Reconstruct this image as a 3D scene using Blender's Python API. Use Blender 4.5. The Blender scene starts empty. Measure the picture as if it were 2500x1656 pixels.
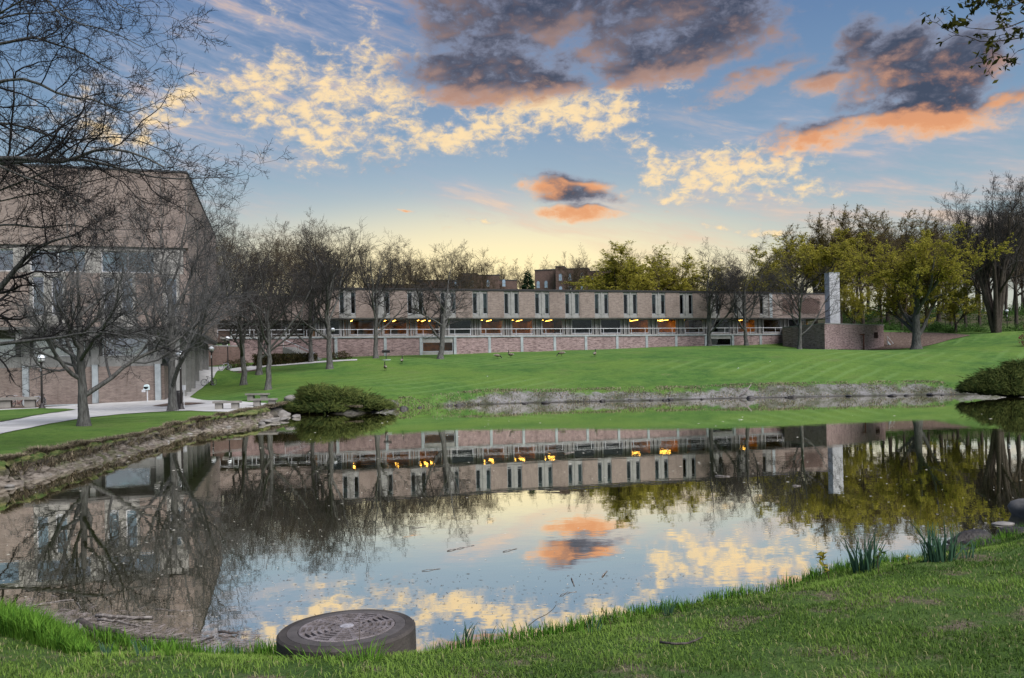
import bpy, bmesh, math, random
import numpy as np
from mathutils import Vector, Matrix, geometry

R = math.radians
SC = bpy.context.scene
COL = SC.collection

# ------------------------------------------------------------------ camera
F = 2000.0            # focal length in photograph pixels (photograph 2500 x 1656)
CZ = 2.8              # eye height above the pond
CX0, HY = 1250.0, 906.0
ROLL = 0.019

cam_d = bpy.data.cameras.new("camera")
cam = bpy.data.objects.new("camera", cam_d)
COL.objects.link(cam)
cam.location = (0, 0, CZ)
cam.rotation_euler = (R(90), ROLL, 0)
cam_d.sensor_width = 36.0
cam_d.lens = F / 2500.0 * 36.0
cam_d.shift_y = (HY - 828.0) / 2500.0
cam_d.clip_start = 0.1
cam_d.clip_end = 5000
SC.camera = cam


def ray(px, py):
    u, v = px - CX0, py - HY
    return (u - ROLL * v) / F, -(v + ROLL * u) / F     # x/depth , (z-CZ)/depth


def at(px, py, d):
    a, b = ray(px, py)
    return Vector((a * d, d, CZ + b * d))


def azel(px, py):
    a, b = ray(px, py)
    return math.atan2(a, 1.0), math.atan2(b, math.hypot(1.0, a))


# ------------------------------------------------------------------ colour management
SC.view_settings.view_transform = 'Standard'
SC.view_settings.look = 'None'
SC.view_settings.gamma = 1.0
SC.view_settings.exposure = 0.15
SC.view_settings.use_curve_mapping = False
SC.render.engine = 'CYCLES'
SC.cycles.use_denoising = True
SC.cycles.max_bounces = 7
SC.cycles.diffuse_bounces = 3
SC.cycles.glossy_bounces = 3
SC.cycles.transparent_max_bounces = 12
SC.cycles.caustics_reflective = False
SC.cycles.caustics_refractive = False
SC.cycles.sample_clamp_indirect = 6.0


# ------------------------------------------------------------------ node helpers
class NT:
    def __init__(self, tree):
        self.t = tree
        self.n = tree.nodes
        self.l = tree.links

    def put(self, sock, val):
        if hasattr(val, 'links') or isinstance(val, bpy.types.NodeSocket):
            self.l.new(val, sock)
        elif isinstance(val, (tuple, list)) and len(val) == 3 and sock.type == 'RGBA':
            sock.default_value = (*val, 1.0)
        else:
            sock.default_value = val

    def node(self, typ, **kw):
        n = self.n.new(typ)
        for k, v in kw.items():
            setattr(n, k, v)
        return n

    def math(self, op, a, b=None, c=None, clamp=False):
        n = self.node('ShaderNodeMath', operation=op, use_clamp=clamp)
        self.put(n.inputs[0], a)
        if b is not None:
            self.put(n.inputs[1], b)
        if c is not None:
            self.put(n.inputs[2], c)
        return n.outputs[0]

    def vmath(self, op, a, b=None):
        n = self.node('ShaderNodeVectorMath', operation=op)
        self.put(n.inputs[0], a)
        if b is not None:
            self.put(n.inputs[1], b)
        return n.outputs[0]

    def mix(self, fac, a, b, blend='MIX'):
        n = self.node('ShaderNodeMix', data_type='RGBA', blend_type=blend)
        self.put(n.inputs[0], fac)
        self.put(n.inputs[6], a)
        self.put(n.inputs[7], b)
        return n.outputs[2]

    def smooth(self, x, lo, hi, o0=0.0, o1=1.0):
        n = self.node('ShaderNodeMapRange', interpolation_type='SMOOTHSTEP')
        self.put(n.inputs[0], x)
        for i, v in enumerate((lo, hi, o0, o1)):
            n.inputs[i + 1].default_value = v
        return n.outputs[0]

    def noise(self, vec, scale, detail=4.0, rough=0.55, dist=0.0, dims='3D'):
        n = self.node('ShaderNodeTexNoise', noise_dimensions=dims)
        if vec is not None:
            self.put(n.inputs['Vector'], vec)
        n.inputs['Scale'].default_value = scale
        n.inputs['Detail'].default_value = detail
        n.inputs['Roughness'].default_value = rough
        n.inputs['Distortion'].default_value = dist
        return n.outputs[0]

    def ramp(self, x, stops):
        n = self.node('ShaderNodeValToRGB')
        self.put(n.inputs[0], x)
        e = n.color_ramp.elements
        while len(e) < len(stops):
            e.new(0.5)
        for el, (p, c) in zip(e, stops):
            el.position = p
            el.color = (*c, 1.0) if len(c) == 3 else c
        return n.outputs[0]

    def mapping(self, vec, loc=(0, 0, 0), rot=(0, 0, 0), scale=(1, 1, 1), typ='POINT'):
        n = self.node('ShaderNodeMapping', vector_type=typ)
        self.put(n.inputs[0], vec)
        n.inputs['Location'].default_value = loc
        n.inputs['Rotation'].default_value = rot
        n.inputs['Scale'].default_value = scale
        return n.outputs[0]


# ------------------------------------------------------------------ sky
SUN_AZ, SUN_EL = azel(1180, 690)[0], R(5.0)
world = bpy.data.worlds.new("World")
SC.world = world
world.use_nodes = True
wt = NT(world.node_tree)
wt.n.clear()
gen = wt.node('ShaderNodeTexCoord').outputs['Generated']
sep = wt.node('ShaderNodeSeparateXYZ')
wt.l.new(gen, sep.inputs[0])
el_ = wt.math('ARCSINE', sep.outputs[2])
az_ = wt.math('ARCTAN2', sep.outputs[0], sep.outputs[1])
cmb = wt.node('ShaderNodeCombineXYZ')
wt.l.new(az_, cmb.inputs[0])
wt.l.new(el_, cmb.inputs[1])
AE = cmb.outputs[0]
# gentle domain warp so that no cloud keeps an elliptical outline
flat = wt.vmath('MULTIPLY', gen, (1.0, 1.0, 2.2))
wn = wt.node('ShaderNodeTexNoise')
wt.l.new(flat, wn.inputs['Vector'])
wn.inputs['Scale'].default_value = 7.0
wn.inputs['Detail'].default_value = 3.0
wn.inputs['Roughness'].default_value = 0.6
warp = wt.vmath('MULTIPLY', wt.vmath('SUBTRACT', wn.outputs[1], (0.5, 0.5, 0.5)), (0.12, 0.055, 0.0))
AEW = wt.vmath('ADD', AE, warp)


def blobs(coord, lst):
    out = None
    for (px, py, hx, hy, rot, amp) in lst:
        a, e = azel(px, py)
        m = wt.mapping(coord, (a, e, 0), (0, 0, R(-rot)), (hx / F, hy / F, 1.0), 'TEXTURE')
        g = wt.node('ShaderNodeTexGradient', gradient_type='SPHERICAL')
        wt.l.new(m, g.inputs[0])
        v = g.outputs[1]
        if amp != 1.0:
            v = wt.math('MULTIPLY', v, amp)
        out = v if out is None else wt.math('SMOOTH_MAX', out, v, 0.12)
    return out


sky = wt.node('ShaderNodeTexSky', sky_type='NISHITA')
sky.sun_disc = False
sky.sun_elevation = SUN_EL
sky.sun_rotation = SUN_AZ
sky.air_density = 1.0
sky.dust_density = 0.8
sky.ozone_density = 4.0
sky.altitude = 200
nish = wt.vmath('MULTIPLY', sky.outputs[0], (0.085, 0.085, 0.085))
elr = wt.math('MULTIPLY', el_, 2.0 / math.pi)            # 0 horizon .. 1 zenith
cool = wt.ramp(elr, [(0.0, (0.58, 0.58, 0.50)), (0.06, (0.50, 0.58, 0.58)), (0.115, (0.42, 0.54, 0.60)),
                     (0.18, (0.235, 0.365, 0.53)), (0.27, (0.125, 0.225, 0.43)), (0.45, (0.10, 0.19, 0.42)),
                     (1.0, (0.07, 0.14, 0.34))])
clear = wt.mix(0.80, nish, cool)
glow = blobs(AE, [(1210, 760, 1500, 345, 0, 1.0)])
glow = wt.math('POWER', wt.smooth(glow, 0.0, 1.0), 1.05)
clear = wt.mix(glow, clear, (1.0, 0.84, 0.50))
glow2 = wt.smooth(blobs(AE, [(1230, 700, 860, 240, 0, 1.0)]), 0.0, 1.0)
clear = wt.mix(wt.math('MULTIPLY', glow2, 0.9), clear, (1.10, 0.93, 0.52))

# --- thin streaks of high cloud, fanning up to the right
stv = wt.mapping(wt.vmath('ADD', AE, wt.vmath('MULTIPLY', warp, (0.3, 0.3, 0.3))), (0, 0, 0), (0, 0, R(-13)), (1, 1, 1), 'TEXTURE')
stv = wt.vmath('MULTIPLY', stv, (4.0, 22.0, 1.0))
st = wt.noise(stv, 1.6, 5.0, 0.66, 0.1)
stm = blobs(AEW, [(2250, 470, 900, 230, 13, 1.0), (1750, 560, 560, 90, 14, 0.9), (620, 130, 700, 420, -50, 0.85),
                  (1250, 520, 600, 90, 16, 0.7)])
std = wt.math('MULTIPLY', wt.smooth(st, 0.38, 0.68), wt.smooth(stm, 0.0, 0.7))
streak_col = wt.mix(wt.smooth(el_, R(7), R(15)), (0.86, 0.56, 0.40), (0.42, 0.45, 0.58))
streak_col = wt.mix(wt.smooth(st, 0.5, 0.75), streak_col, (0.92, 0.62, 0.42))
c1 = wt.mix(wt.math('MULTIPLY', std, 0.62), clear, streak_col)

# --- small bright puffs of altocumulus
puff_blobs = [(840, 260, 520, 260, -8, 1.05), (1380, 285, 480, 170, 4, 1.05), (1500, 215, 240, 80, 0, 0.8),
              (620, 200, 330, 180, -30, 0.9), (450, 280, 280, 140, -26, 0.9), (230, 310, 400, 150, -10, 0.8),
              (1790, 412, 400, 95, 14, 1.3), (1650, 448, 170, 70, 16, 1.3), (1950, 385, 190, 60, 10, 0.95), (1560, 340, 220, 80, 20, 0.9), (1100, 330, 260, 120, 10, 0.85),
              (690, 60, 190, 140, -60, 0.7), (900, 60, 120, 150, -60, 0.75), (1640, 215, 90, 60, -20, 0.95),
              (1830, 548, 300, 34, 14, 0.9), (640, 395, 80, 35, 0, 0.9),
              (960, 525, 90, 22, 6, 0.9), (1180, 548, 220, 24, 14, 0.65)]
pm = blobs(AEW, puff_blobs)
pv = wt.vmath('MULTIPLY', gen, (1.0, 1.0, 1.7))
pn = wt.noise(pv, 58.0, 5.0, 0.64, 0.3)
pn2 = wt.noise(pv, 15.0, 2.0, 0.55, 0.0)
pfield = wt.math('ADD', wt.math('MULTIPLY', pn, 0.80), wt.math('MULTIPLY', pn2, 0.55))
pfield = wt.math('ADD', pfield, wt.math('MULTIPLY', wt.smooth(pm, 0.0, 0.9), 0.46))
pd = wt.smooth(pfield, 0.92, 1.26)
pbright = wt.smooth(pfield, 0.93, 1.20)
puff_col = wt.mix(pbright, (0.50, 0.47, 0.52), (1.02, 0.76, 0.42))
c2 = wt.mix(wt.math('MULTIPLY', pd, 0.90), c1, puff_col)

# --- larger dark clouds with the last light on their undersides
dark_blobs = [(1440, 20, 720, 190, 0, 1.5), (1170, 70, 340, 150, 8, 1.2), (1660, 110, 400, 130, -6, 1.25),
              (1190, 190, 380, 95, 3, 1.35), (1010, 150, 230, 70, 10, 0.8), (1370, 195, 190, 55, -18, 0.85),
              (2070, 110, 130, 85, -20, 1.1), (2170, 180, 230, 130, -25, 1.3), (2320, 160, 230, 135, 0, 1.2), (2240, 265, 200, 85, -10, 1.2),
              (2050, 322, 370, 62, -4, 1.02), (2290, 300, 250, 80, 4, 0.98), (2460, 255, 170, 44, -6, 1.0),
              (1850, 190, 220, 52, -16, 1.0), (2005, 215, 140, 70, 10, 1.0),
              (1420, 458, 200, 44, 4, 1.2), (1440, 507, 200, 40, 4, 1.25), (965, 526, 44, 12, 0, 0.85)]
lit_blobs = dark_blobs[:5] + dark_blobs[7:9] + dark_blobs[10:12] + dark_blobs[15:17]
dv = wt.vmath('MULTIPLY', gen, (1.0, 1.0, 1.8))


def dark_density(shift, lst, detail):
    m = blobs(wt.vmath('ADD', AEW, shift) if any(shift) else AEW, lst)
    v = wt.vmath('ADD', dv, (shift[0], 0.0, shift[1] * 1.8)) if any(shift) else dv
    n = wt.noise(v, 11.0, detail, 0.62, 0.25)
    return wt.math('ADD', wt.math('MULTIPLY', wt.smooth(m, 0.0, 1.0), 0.62), wt.math('MULTIPLY', n, 1.25))


f0 = dark_density((0.0, 0.0, 0.0), dark_blobs, 6.0)
f0 = wt.math('ADD', f0, wt.math('MULTIPLY', wt.math('SUBTRACT', pn, 0.5), 0.55))
f1 = dark_density((-0.005, -0.017, 0.0), dark_blobs, 3.0)       # sampled towards the low sun
dd = wt.smooth(f0, 0.80, 1.24)
core = wt.smooth(f0, 0.92, 1.36)
lit = wt.smooth(wt.math('SUBTRACT', f0, f1), -0.06, 0.34)
high = wt.smooth(el_, R(14), R(21))
dark_col = wt.mix(core, (0.30, 0.29, 0.36), (0.048, 0.060, 0.098))
hot = wt.mix(high, wt.mix(core, (0.98, 0.60, 0.34), (0.78, 0.34, 0.15)), (0.48, 0.30, 0.235))
dcol = wt.mix(wt.math('MULTIPLY', lit, wt.smooth(el_, R(13), R(24), 1.0, 0.55)), dark_col, hot)
c3 = wt.mix(wt.math('MULTIPLY', dd, 0.93), c2, dcol)

# the rest of the sky, out of the picture: the same clear sky with the same kind of broken cloud
bn = wt.noise(flat, 3.2, 5.0, 0.6, 0.3)
rest = wt.mix(wt.smooth(bn, 0.50, 0.70, 0.0, 0.8), clear, (0.36, 0.35, 0.42))
wbg = wt.node('ShaderNodeBackground')
wout = wt.node('ShaderNodeOutputWorld')
wt.l.new(c3, wbg.inputs[0])
wbg.inputs[1].default_value = 0.94
wbg2 = wt.node('ShaderNodeBackground')
wt.l.new(rest, wbg2.inputs[0])
wbg2.inputs[1].default_value = 0.94
wmx = wt.node('ShaderNodeMixShader')
wt.put(wmx.inputs[0], wt.math('MULTIPLY', wt.smooth(wt.math('ABSOLUTE', az_), R(42), R(60), 1.0, 0.0), wt.smooth(el_, R(28), R(42), 1.0, 0.0)))
wt.l.new(wbg2.outputs[0], wmx.inputs[1])
wt.l.new(wbg.outputs[0], wmx.inputs[2])
wt.l.new(wmx.outputs[0], wout.inputs[0])
world.cycles.sampling_method = 'MANUAL'
world.cycles.sample_map_resolution = 512

# ------------------------------------------------------------------ added soft fill lamp standing in for the open evening sky
sky_fill_d = bpy.data.lights.new("sun", 'SUN')
sun = bpy.data.objects.new("sun", sky_fill_d)
COL.objects.link(sun)
sky_fill_d.energy = 5.0
sky_fill_d.angle = R(50)
sky_fill_d.color = (1.0, 0.97, 0.95)
_sd = Vector((0.52, -0.55, 0.88)).normalized()
sun.rotation_euler = _sd.to_track_quat('Z', 'Y').to_euler()

# ------------------------------------------------------------------ object helpers
def link(o, parent=None):
    COL.objects.link(o)
    if parent is not None:
        o.parent = parent
    return o


def tag(o, label=None, cat=None, group=None, kind=None):
    if label:
        o['label'] = label
    if cat:
        o['category'] = cat
    if group:
        o['group'] = group
    if kind:
        o['kind'] = kind
    return o


def thing(name, label, cat, loc=(0, 0, 0), rz=0.0, group=None, scale=1.0):
    o = bpy.data.objects.new(name, None)
    o.empty_display_size = 0.2
    COL.objects.link(o)
    o.location = loc
    o.rotation_euler = (0, 0, rz)
    if scale != 1.0:
        o.scale = (scale,) * 3
    return tag(o, label, cat, group)


def copy_tree(o, parent=None):
    c = o.copy()
    COL.objects.link(c)
    c.parent = parent
    for ch in list(o.children):
        copy_tree(ch, c)
    return c


def mesh_arrays(name, V, Fq, mats=None, smooth=False, attr=None):
    """V (n,3), Fq (m,k) index array with constant k"""
    V = np.asarray(V, dtype=np.float32)
    Fq = np.asarray(Fq, dtype=np.int32)
    me = bpy.data.meshes.new(name)
    m, k = Fq.shape
    me.vertices.add(len(V))
    me.vertices.foreach_set('co', V.ravel())
    me.loops.add(m * k)
    me.loops.foreach_set('vertex_index', Fq.ravel())
    me.polygons.add(m)
    me.polygons.foreach_set('loop_start', np.arange(0, m * k, k, dtype=np.int32))
    me.polygons.foreach_set('loop_total', np.full(m, k, dtype=np.int32))
    if smooth:
        me.polygons.foreach_set('use_smooth', np.ones(m, dtype=bool))
    if attr:
        for an, arr in attr.items():
            a = me.attributes.new(an, 'FLOAT', 'POINT')
            a.data.foreach_set('value', np.asarray(arr, dtype=np.float32))
    me.update(calc_edges=True)
    if mats is not None:
        for mm in (mats if isinstance(mats, (list, tuple)) else [mats]):
            me.materials.append(mm)
    return me


class MB:
    """collects boxes, tubes, prisms ... and links them as one mesh object"""

    def __init__(self):
        self.v = []
        self.f = []
        self.mi = []
        self.cur = 0

    def add(self, verts, faces):
        b = len(self.v)
        self.v.extend([tuple(p) for p in verts])
        for f in faces:
            self.f.append([i + b for i in f])
            self.mi.append(self.cur)
        return self

    def box(self, x0, x1, y0, y1, z0, z1):
        vs = [(x0, y0, z0), (x1, y0, z0), (x1, y1, z0), (x0, y1, z0), (x0, y0, z1), (x1, y0, z1), (x1, y1, z1), (x0, y1, z1)]
        return self.add(vs, [(0, 3, 2, 1), (4, 5, 6, 7), (0, 1, 5, 4), (1, 2, 6, 5), (2, 3, 7, 6), (3, 0, 4, 7)])

    def prism(self, pts, z0, z1):
        n = len(pts)
        a = sum(pts[i][0] * pts[(i + 1) % n][1] - pts[(i + 1) % n][0] * pts[i][1] for i in range(n))
        if a < 0:
            pts = pts[::-1]
        vs = [(p[0], p[1], z0) for p in pts] + [(p[0], p[1], z1) for p in pts]
        fs = [tuple(range(n))[::-1], tuple(range(n, 2 * n))]
        for i in range(n):
            j = (i + 1) % n
            fs.append((i, j, n + j, n + i))
        return self.add(vs, fs)

    def tube(self, pts, rad, sides=8, cap=True):
        pts = [Vector(p) for p in pts]
        if not isinstance(rad, (list, tuple)):
            rad = [rad] * len(pts)
        vs, fs = [], []
        ref = None
        for i, p in enumerate(pts):
            t = (pts[min(i + 1, len(pts) - 1)] - pts[max(i - 1, 0)]).normalized()
            if ref is None:
                ref = Vector((0, 0, 1)) if abs(t.z) < 0.9 else Vector((1, 0, 0))
            a = t.cross(ref).normalized()
            b = t.cross(a).normalized()
            ref = a.cross(t)
            for k in range(sides):
                th = 2 * math.pi * k / sides
                vs.append(p + (a * math.cos(th) + b * math.sin(th)) * rad[i])
        n = len(pts)
        for i in range(n - 1):
            for k in range(sides):
                k2 = (k + 1) % sides
                fs.append((i * sides + k, i * sides + k2, (i + 1) * sides + k2, (i + 1) * sides + k))
        if cap:
            fs.append(tuple(range(sides))[::-1])
            fs.append(tuple(range((n - 1) * sides, n * sides)))
        return self.add(vs, fs)

    def lathe(self, prof, sides=24, c=(0, 0, 0), axis=None):
        """prof list of (r,z)"""
        vs, fs = [], []
        for (r, z) in prof:
            for k in range(sides):
                th = 2 * math.pi * k / sides
                vs.append((c[0] + r * math.cos(th), c[1] + r * math.sin(th), c[2] + z))
        n = len(prof)
        for i in range(n - 1):
            for k in range(sides):
                k2 = (k + 1) % sides
                fs.append((i * sides + k, i * sides + k2, (i + 1) * sides + k2, (i + 1) * sides + k))
        fs.append(tuple(range(sides))[::-1])
        fs.append(tuple(range((n - 1) * sides, n * sides)))
        return self.add(vs, fs)

    def torus(self, R0, r, n=32, k=8, c=(0, 0, 0), plane='xz'):
        vs, fs = [], []
        for i in range(n):
            th = 2 * math.pi * i / n
            for j in range(k):
                ph = 2 * math.pi * j / k
                rr = R0 + r * math.cos(ph)
                h = r * math.sin(ph)
                a, b = rr * math.cos(th), rr * math.sin(th)
                p = (a, h, b) if plane == 'xz' else (a, b, h)
                vs.append((p[0] + c[0], p[1] + c[1], p[2] + c[2]))
        for i in range(n):
            for j in range(k):
                i2, j2 = (i + 1) % n, (j + 1) % k
                fs.append((i * k + j, i2 * k + j, i2 * k + j2, i * k + j2))
        return self.add(vs, fs)

    def mesh(self, name, mats, smooth=False):
        me = bpy.data.meshes.new(name)
        me.from_pydata(self.v, [], self.f)
        for mm in (mats if isinstance(mats, (list, tuple)) else [mats]):
            me.materials.append(mm)
        if any(self.mi):
            me.polygons.foreach_set('material_index', self.mi)
        if smooth:
            me.polygons.foreach_set('use_smooth', np.ones(len(me.polygons), dtype=bool))
        me.update()
        return me

    def build(self, name, mats, parent=None, smooth=False, bevel=0.0):
        me = self.mesh(name, mats, smooth)
        if bevel:
            bm = bmesh.new()
            bm.from_mesh(me)
            bmesh.ops.bevel(bm, geom=bm.edges[:], offset=bevel, segments=1, affect='EDGES')
            bm.to_mesh(me)
            bm.free()
        o = bpy.data.objects.new(name, me)
        return link(o, parent)


def part(name, me, parent, loc=None):
    o = bpy.data.objects.new(name, me)
    link(o, parent)
    if loc is not None:
        o.location = loc
    return o


# ------------------------------------------------------------------ materials
MATS = {}


def mat(name, builder=None, col=(0.5, 0.5, 0.5), rough=0.8, spec=0.3, var=0.0, vscale=3.0, bump=0.0, bscale=20.0, metal=0.0, coord='Object'):
    if name in MATS:
        return MATS[name]
    m = bpy.data.materials.new(name)
    m.use_nodes = True
    t = NT(m.node_tree)
    t.n.clear()
    out = t.node('ShaderNodeOutputMaterial')
    p = t.node('ShaderNodeBsdfPrincipled')
    t.l.new(p.outputs[0], out.inputs[0])
    p.inputs['Roughness'].default_value = rough
    p.inputs['Specular IOR Level'].default_value = spec
    p.inputs['Metallic'].default_value = metal
    p.inputs['Base Color'].default_value = (*col, 1)
    if builder:
        builder(t, p, out)
    elif var > 0 or bump > 0:
        co = t.node('ShaderNodeTexCoord').outputs[coord]
        if var > 0:
            n = t.noise(co, vscale, 6.0, 0.6)
            lo = tuple(max(0, c * (1 - var)) for c in col)
            hi = tuple(min(1, c * (1 + var)) for c in col)
            t.put(p.inputs['Base Color'], t.mix(t.smooth(n, 0.3, 0.7), lo, hi))
        if bump > 0:
            b = t.node('ShaderNodeBump')
            b.inputs['Strength'].default_value = 1.0
            b.inputs['Distance'].default_value = bump
            t.put(b.inputs['Height'], t.noise(co, bscale, 5.0, 0.6))
            t.l.new(b.outputs[0], p.inputs['Normal'])
    MATS[name] = m
    return m


def brick_builder(c1, c2, mortar, bw=0.21, bh=0.075, streak=0.5, stain=0.35):
    def f(t, p, out):
        co = t.node('ShaderNodeTexCoord').outputs['Object']
        s = t.node('ShaderNodeSeparateXYZ')
        t.l.new(co, s.inputs[0])
        c = t.node('ShaderNodeCombineXYZ')
        t.put(c.inputs[0], t.math('ADD', s.outputs[0], s.outputs[1]))
        t.put(c.inputs[1], s.outputs[2])
        v = c.outputs[0]
        b = t.node('ShaderNodeTexBrick')
        t.l.new(v, b.inputs['Vector'])
        b.inputs['Color1'].default_value = (*c1, 1)
        b.inputs['Color2'].default_value = (*c2, 1)
        b.inputs['Mortar'].default_value = (*mortar, 1)
        b.inputs['Scale'].default_value = 1.0
        b.inputs['Mortar Size'].default_value = 0.009
        b.inputs['Mortar Smooth'].default_value = 0.2
        b.inputs['Bias'].default_value = 0.1
        b.inputs['Brick Width'].default_value = bw
        b.inputs['Row Height'].default_value = bh
        sv = t.vmath('MULTIPLY', v, (1.3, 5.0, 1.0))
        n = t.noise(sv, 1.1, 6.0, 0.75)
        n2 = t.noise(v, 0.30, 4.0, 0.6)
        dark = tuple(x * 0.45 for x in c1)
        colr = t.mix(t.math('MULTIPLY', t.smooth(n, 0.5, 0.66), streak), b.outputs[0], dark)
        lite = tuple(min(1, x * 1.5 + 0.02) for x in c2)
        colr = t.mix(t.math('MULTIPLY', t.smooth(n, 0.5, 0.34), streak * 0.8), colr, lite)
        colr = t.mix(t.math('MULTIPLY', t.smooth(n2, 0.45, 0.7), stain), colr, tuple(x * 0.6 for x in c1))
        n3 = t.noise(t.vmath('MULTIPLY', v, (2.2, 0.16, 1.0)), 1.0, 5.0, 0.65)
        colr = t.mix(t.math('MULTIPLY', t.smooth(n3, 0.52, 0.74), 0.45), colr, tuple(x * 0.5 for x in c1))
        t.put(p.inputs['Base Color'], colr)
        bp = t.node('ShaderNodeBump')
        bp.inputs['Distance'].default_value = 0.012
        t.put(bp.inputs['Height'], t.math('SUBTRACT', n, b.outputs[1]))
        t.l.new(bp.outputs[0], p.inputs['Normal'])
    return f


BRICK = mat('brick', brick_builder((0.215, 0.160, 0.138), (0.30, 0.235, 0.205), (0.32, 0.285, 0.26)), rough=0.9, spec=0.2)
BRICK_RED = mat('brick_purple', brick_builder((0.225, 0.145, 0.142), (0.36, 0.255, 0.25), (0.38, 0.32, 0.315), streak=1.0), rough=0.9, spec=0.2)
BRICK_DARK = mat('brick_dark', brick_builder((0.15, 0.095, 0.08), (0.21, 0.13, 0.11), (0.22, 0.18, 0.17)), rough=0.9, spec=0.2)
BRICK_FAR = mat('brick_far', brick_builder((0.115, 0.072, 0.062), (0.15, 0.095, 0.080), (0.14, 0.11, 0.10), stain=0.5), rough=0.9, spec=0.2)


def concrete_builder(col, var=0.25, streaks=True):
    def f(t, p, out):
        co = t.node('ShaderNodeTexCoord').outputs['Object']
        n = t.noise(co, 1.4, 6.0, 0.65)
        n2 = t.noise(t.vmath('MULTIPLY', co, (7.0, 7.0, 0.7)), 1.0, 4.0, 0.6)
        n3 = t.noise(co, 40.0, 3.0, 0.6)
        c = t.mix(t.smooth(n, 0.3, 0.7), tuple(x * (1 - var) for x in col), tuple(min(1, x * (1 + var)) for x in col))
        if streaks:
            c = t.mix(t.math('MULTIPLY', t.smooth(n2, 0.52, 0.75), 0.55), c, tuple(x * 0.5 for x in col))
        c = t.mix(t.math('MULTIPLY', t.smooth(n3, 0.5, 0.7), 0.25), c, tuple(x * 0.7 for x in col))
        t.put(p.inputs['Base Color'], c)
        b = t.node('ShaderNodeBump')
        b.inputs['Distance'].default_value = 0.006
        t.put(b.inputs['Height'], n3)
        t.l.new(b.outputs[0], p.inputs['Normal'])
    return f


CONC = mat('concrete', concrete_builder((0.30, 0.285, 0.265)), rough=0.9, spec=0.2)
CONC_PALE = mat('concrete_pale', concrete_builder((0.33, 0.36, 0.375), 0.18), rough=0.9, spec=0.2)
CONC_GREY = mat('concrete_grey', concrete_builder((0.27, 0.265, 0.255), 0.15), rough=0.9, spec=0.2)
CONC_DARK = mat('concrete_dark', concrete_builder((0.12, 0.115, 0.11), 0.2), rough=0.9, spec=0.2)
CHIM = mat('chimney_concrete', concrete_builder((0.45, 0.46, 0.485), 0.14), rough=0.85, spec=0.2)
ROOFM = mat('roof_membrane', col=(0.06, 0.06, 0.065), rough=0.9, var=0.3)
FRAME = mat('aluminium_frame', col=(0.42, 0.43, 0.46), rough=0.45, spec=0.5, var=0.1)
WHITE = mat('white_paint', col=(0.56, 0.56, 0.58), rough=0.5, spec=0.4, var=0.08)
DARKM = mat('dark_metal', col=(0.025, 0.022, 0.022), rough=0.5, spec=0.4, var=0.3, vscale=9)
BLACK = mat('black_interior', col=(0.012, 0.012, 0.013), rough=0.9, spec=0.1)
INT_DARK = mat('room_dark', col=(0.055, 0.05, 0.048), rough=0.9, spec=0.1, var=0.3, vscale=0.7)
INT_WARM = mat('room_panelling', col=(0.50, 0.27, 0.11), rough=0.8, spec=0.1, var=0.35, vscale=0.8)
BLIND = mat('window_blind', col=(0.40, 0.46, 0.47), rough=0.8, spec=0.2, var=0.12)
BLIND_DIM = mat('window_blind_dim', col=(0.10, 0.14, 0.145), rough=0.8, spec=0.2, var=0.2)
RUBBER = mat('rubber', col=(0.02, 0.02, 0.021), rough=0.7, spec=0.3)
STEEL = mat('steel', col=(0.55, 0.56, 0.58), rough=0.35, spec=0.5, metal=0.7)


def glass_builder(tint, refl):
    def f(t, p, out):
        g = t.node('ShaderNodeBsdfGlossy')
        g.inputs['Roughness'].default_value = 0.015
        g.inputs['Color'].default_value = (0.85, 0.9, 0.95, 1)
        tr = t.node('ShaderNodeBsdfTransparent')
        tr.inputs['Color'].default_value = (*tint, 1)
        fr = t.node('ShaderNodeFresnel')
        fr.inputs['IOR'].default_value = refl
        mx = t.node('ShaderNodeMixShader')
        t.l.new(fr.outputs[0], mx.inputs[0])
        t.l.new(tr.outputs[0], mx.inputs[1])
        t.l.new(g.outputs[0], mx.inputs[2])
        t.l.new(mx.outputs[0], out.inputs[0])
        co = t.node('ShaderNodeTexCoord').outputs['Object']
        b = t.node('ShaderNodeBump')
        b.inputs['Distance'].default_value = 0.02
        t.put(b.inputs['Height'], t.noise(co, 0.6, 2.0, 0.5))
        t.l.new(b.outputs[0], g.inputs['Normal'])
    return f


GLASS = mat('window_glass', glass_builder((0.85, 0.86, 0.86), 1.45))
GLASS_BRIGHT = mat('window_glass_reflective', glass_builder((0.6, 0.63, 0.65), 5.5))


def emit_builder(col, strength):
    def f(t, p, out):
        p.inputs['Base Color'].default_value = (*col, 1)
        p.inputs['Emission Color'].default_value = (*col, 1)
        p.inputs['Emission Strength'].default_value = strength
    return f


TUBE_LIGHT = mat('fluorescent_tube', emit_builder((1.0, 0.50, 0.07), 20.0))

# ------------------------------------------------------------------ the lie of the land
def onplane(px, py, z=0.0):
    a, b = ray(px, py)
    d = (z - CZ) / b
    return (a * d, d)


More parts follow.
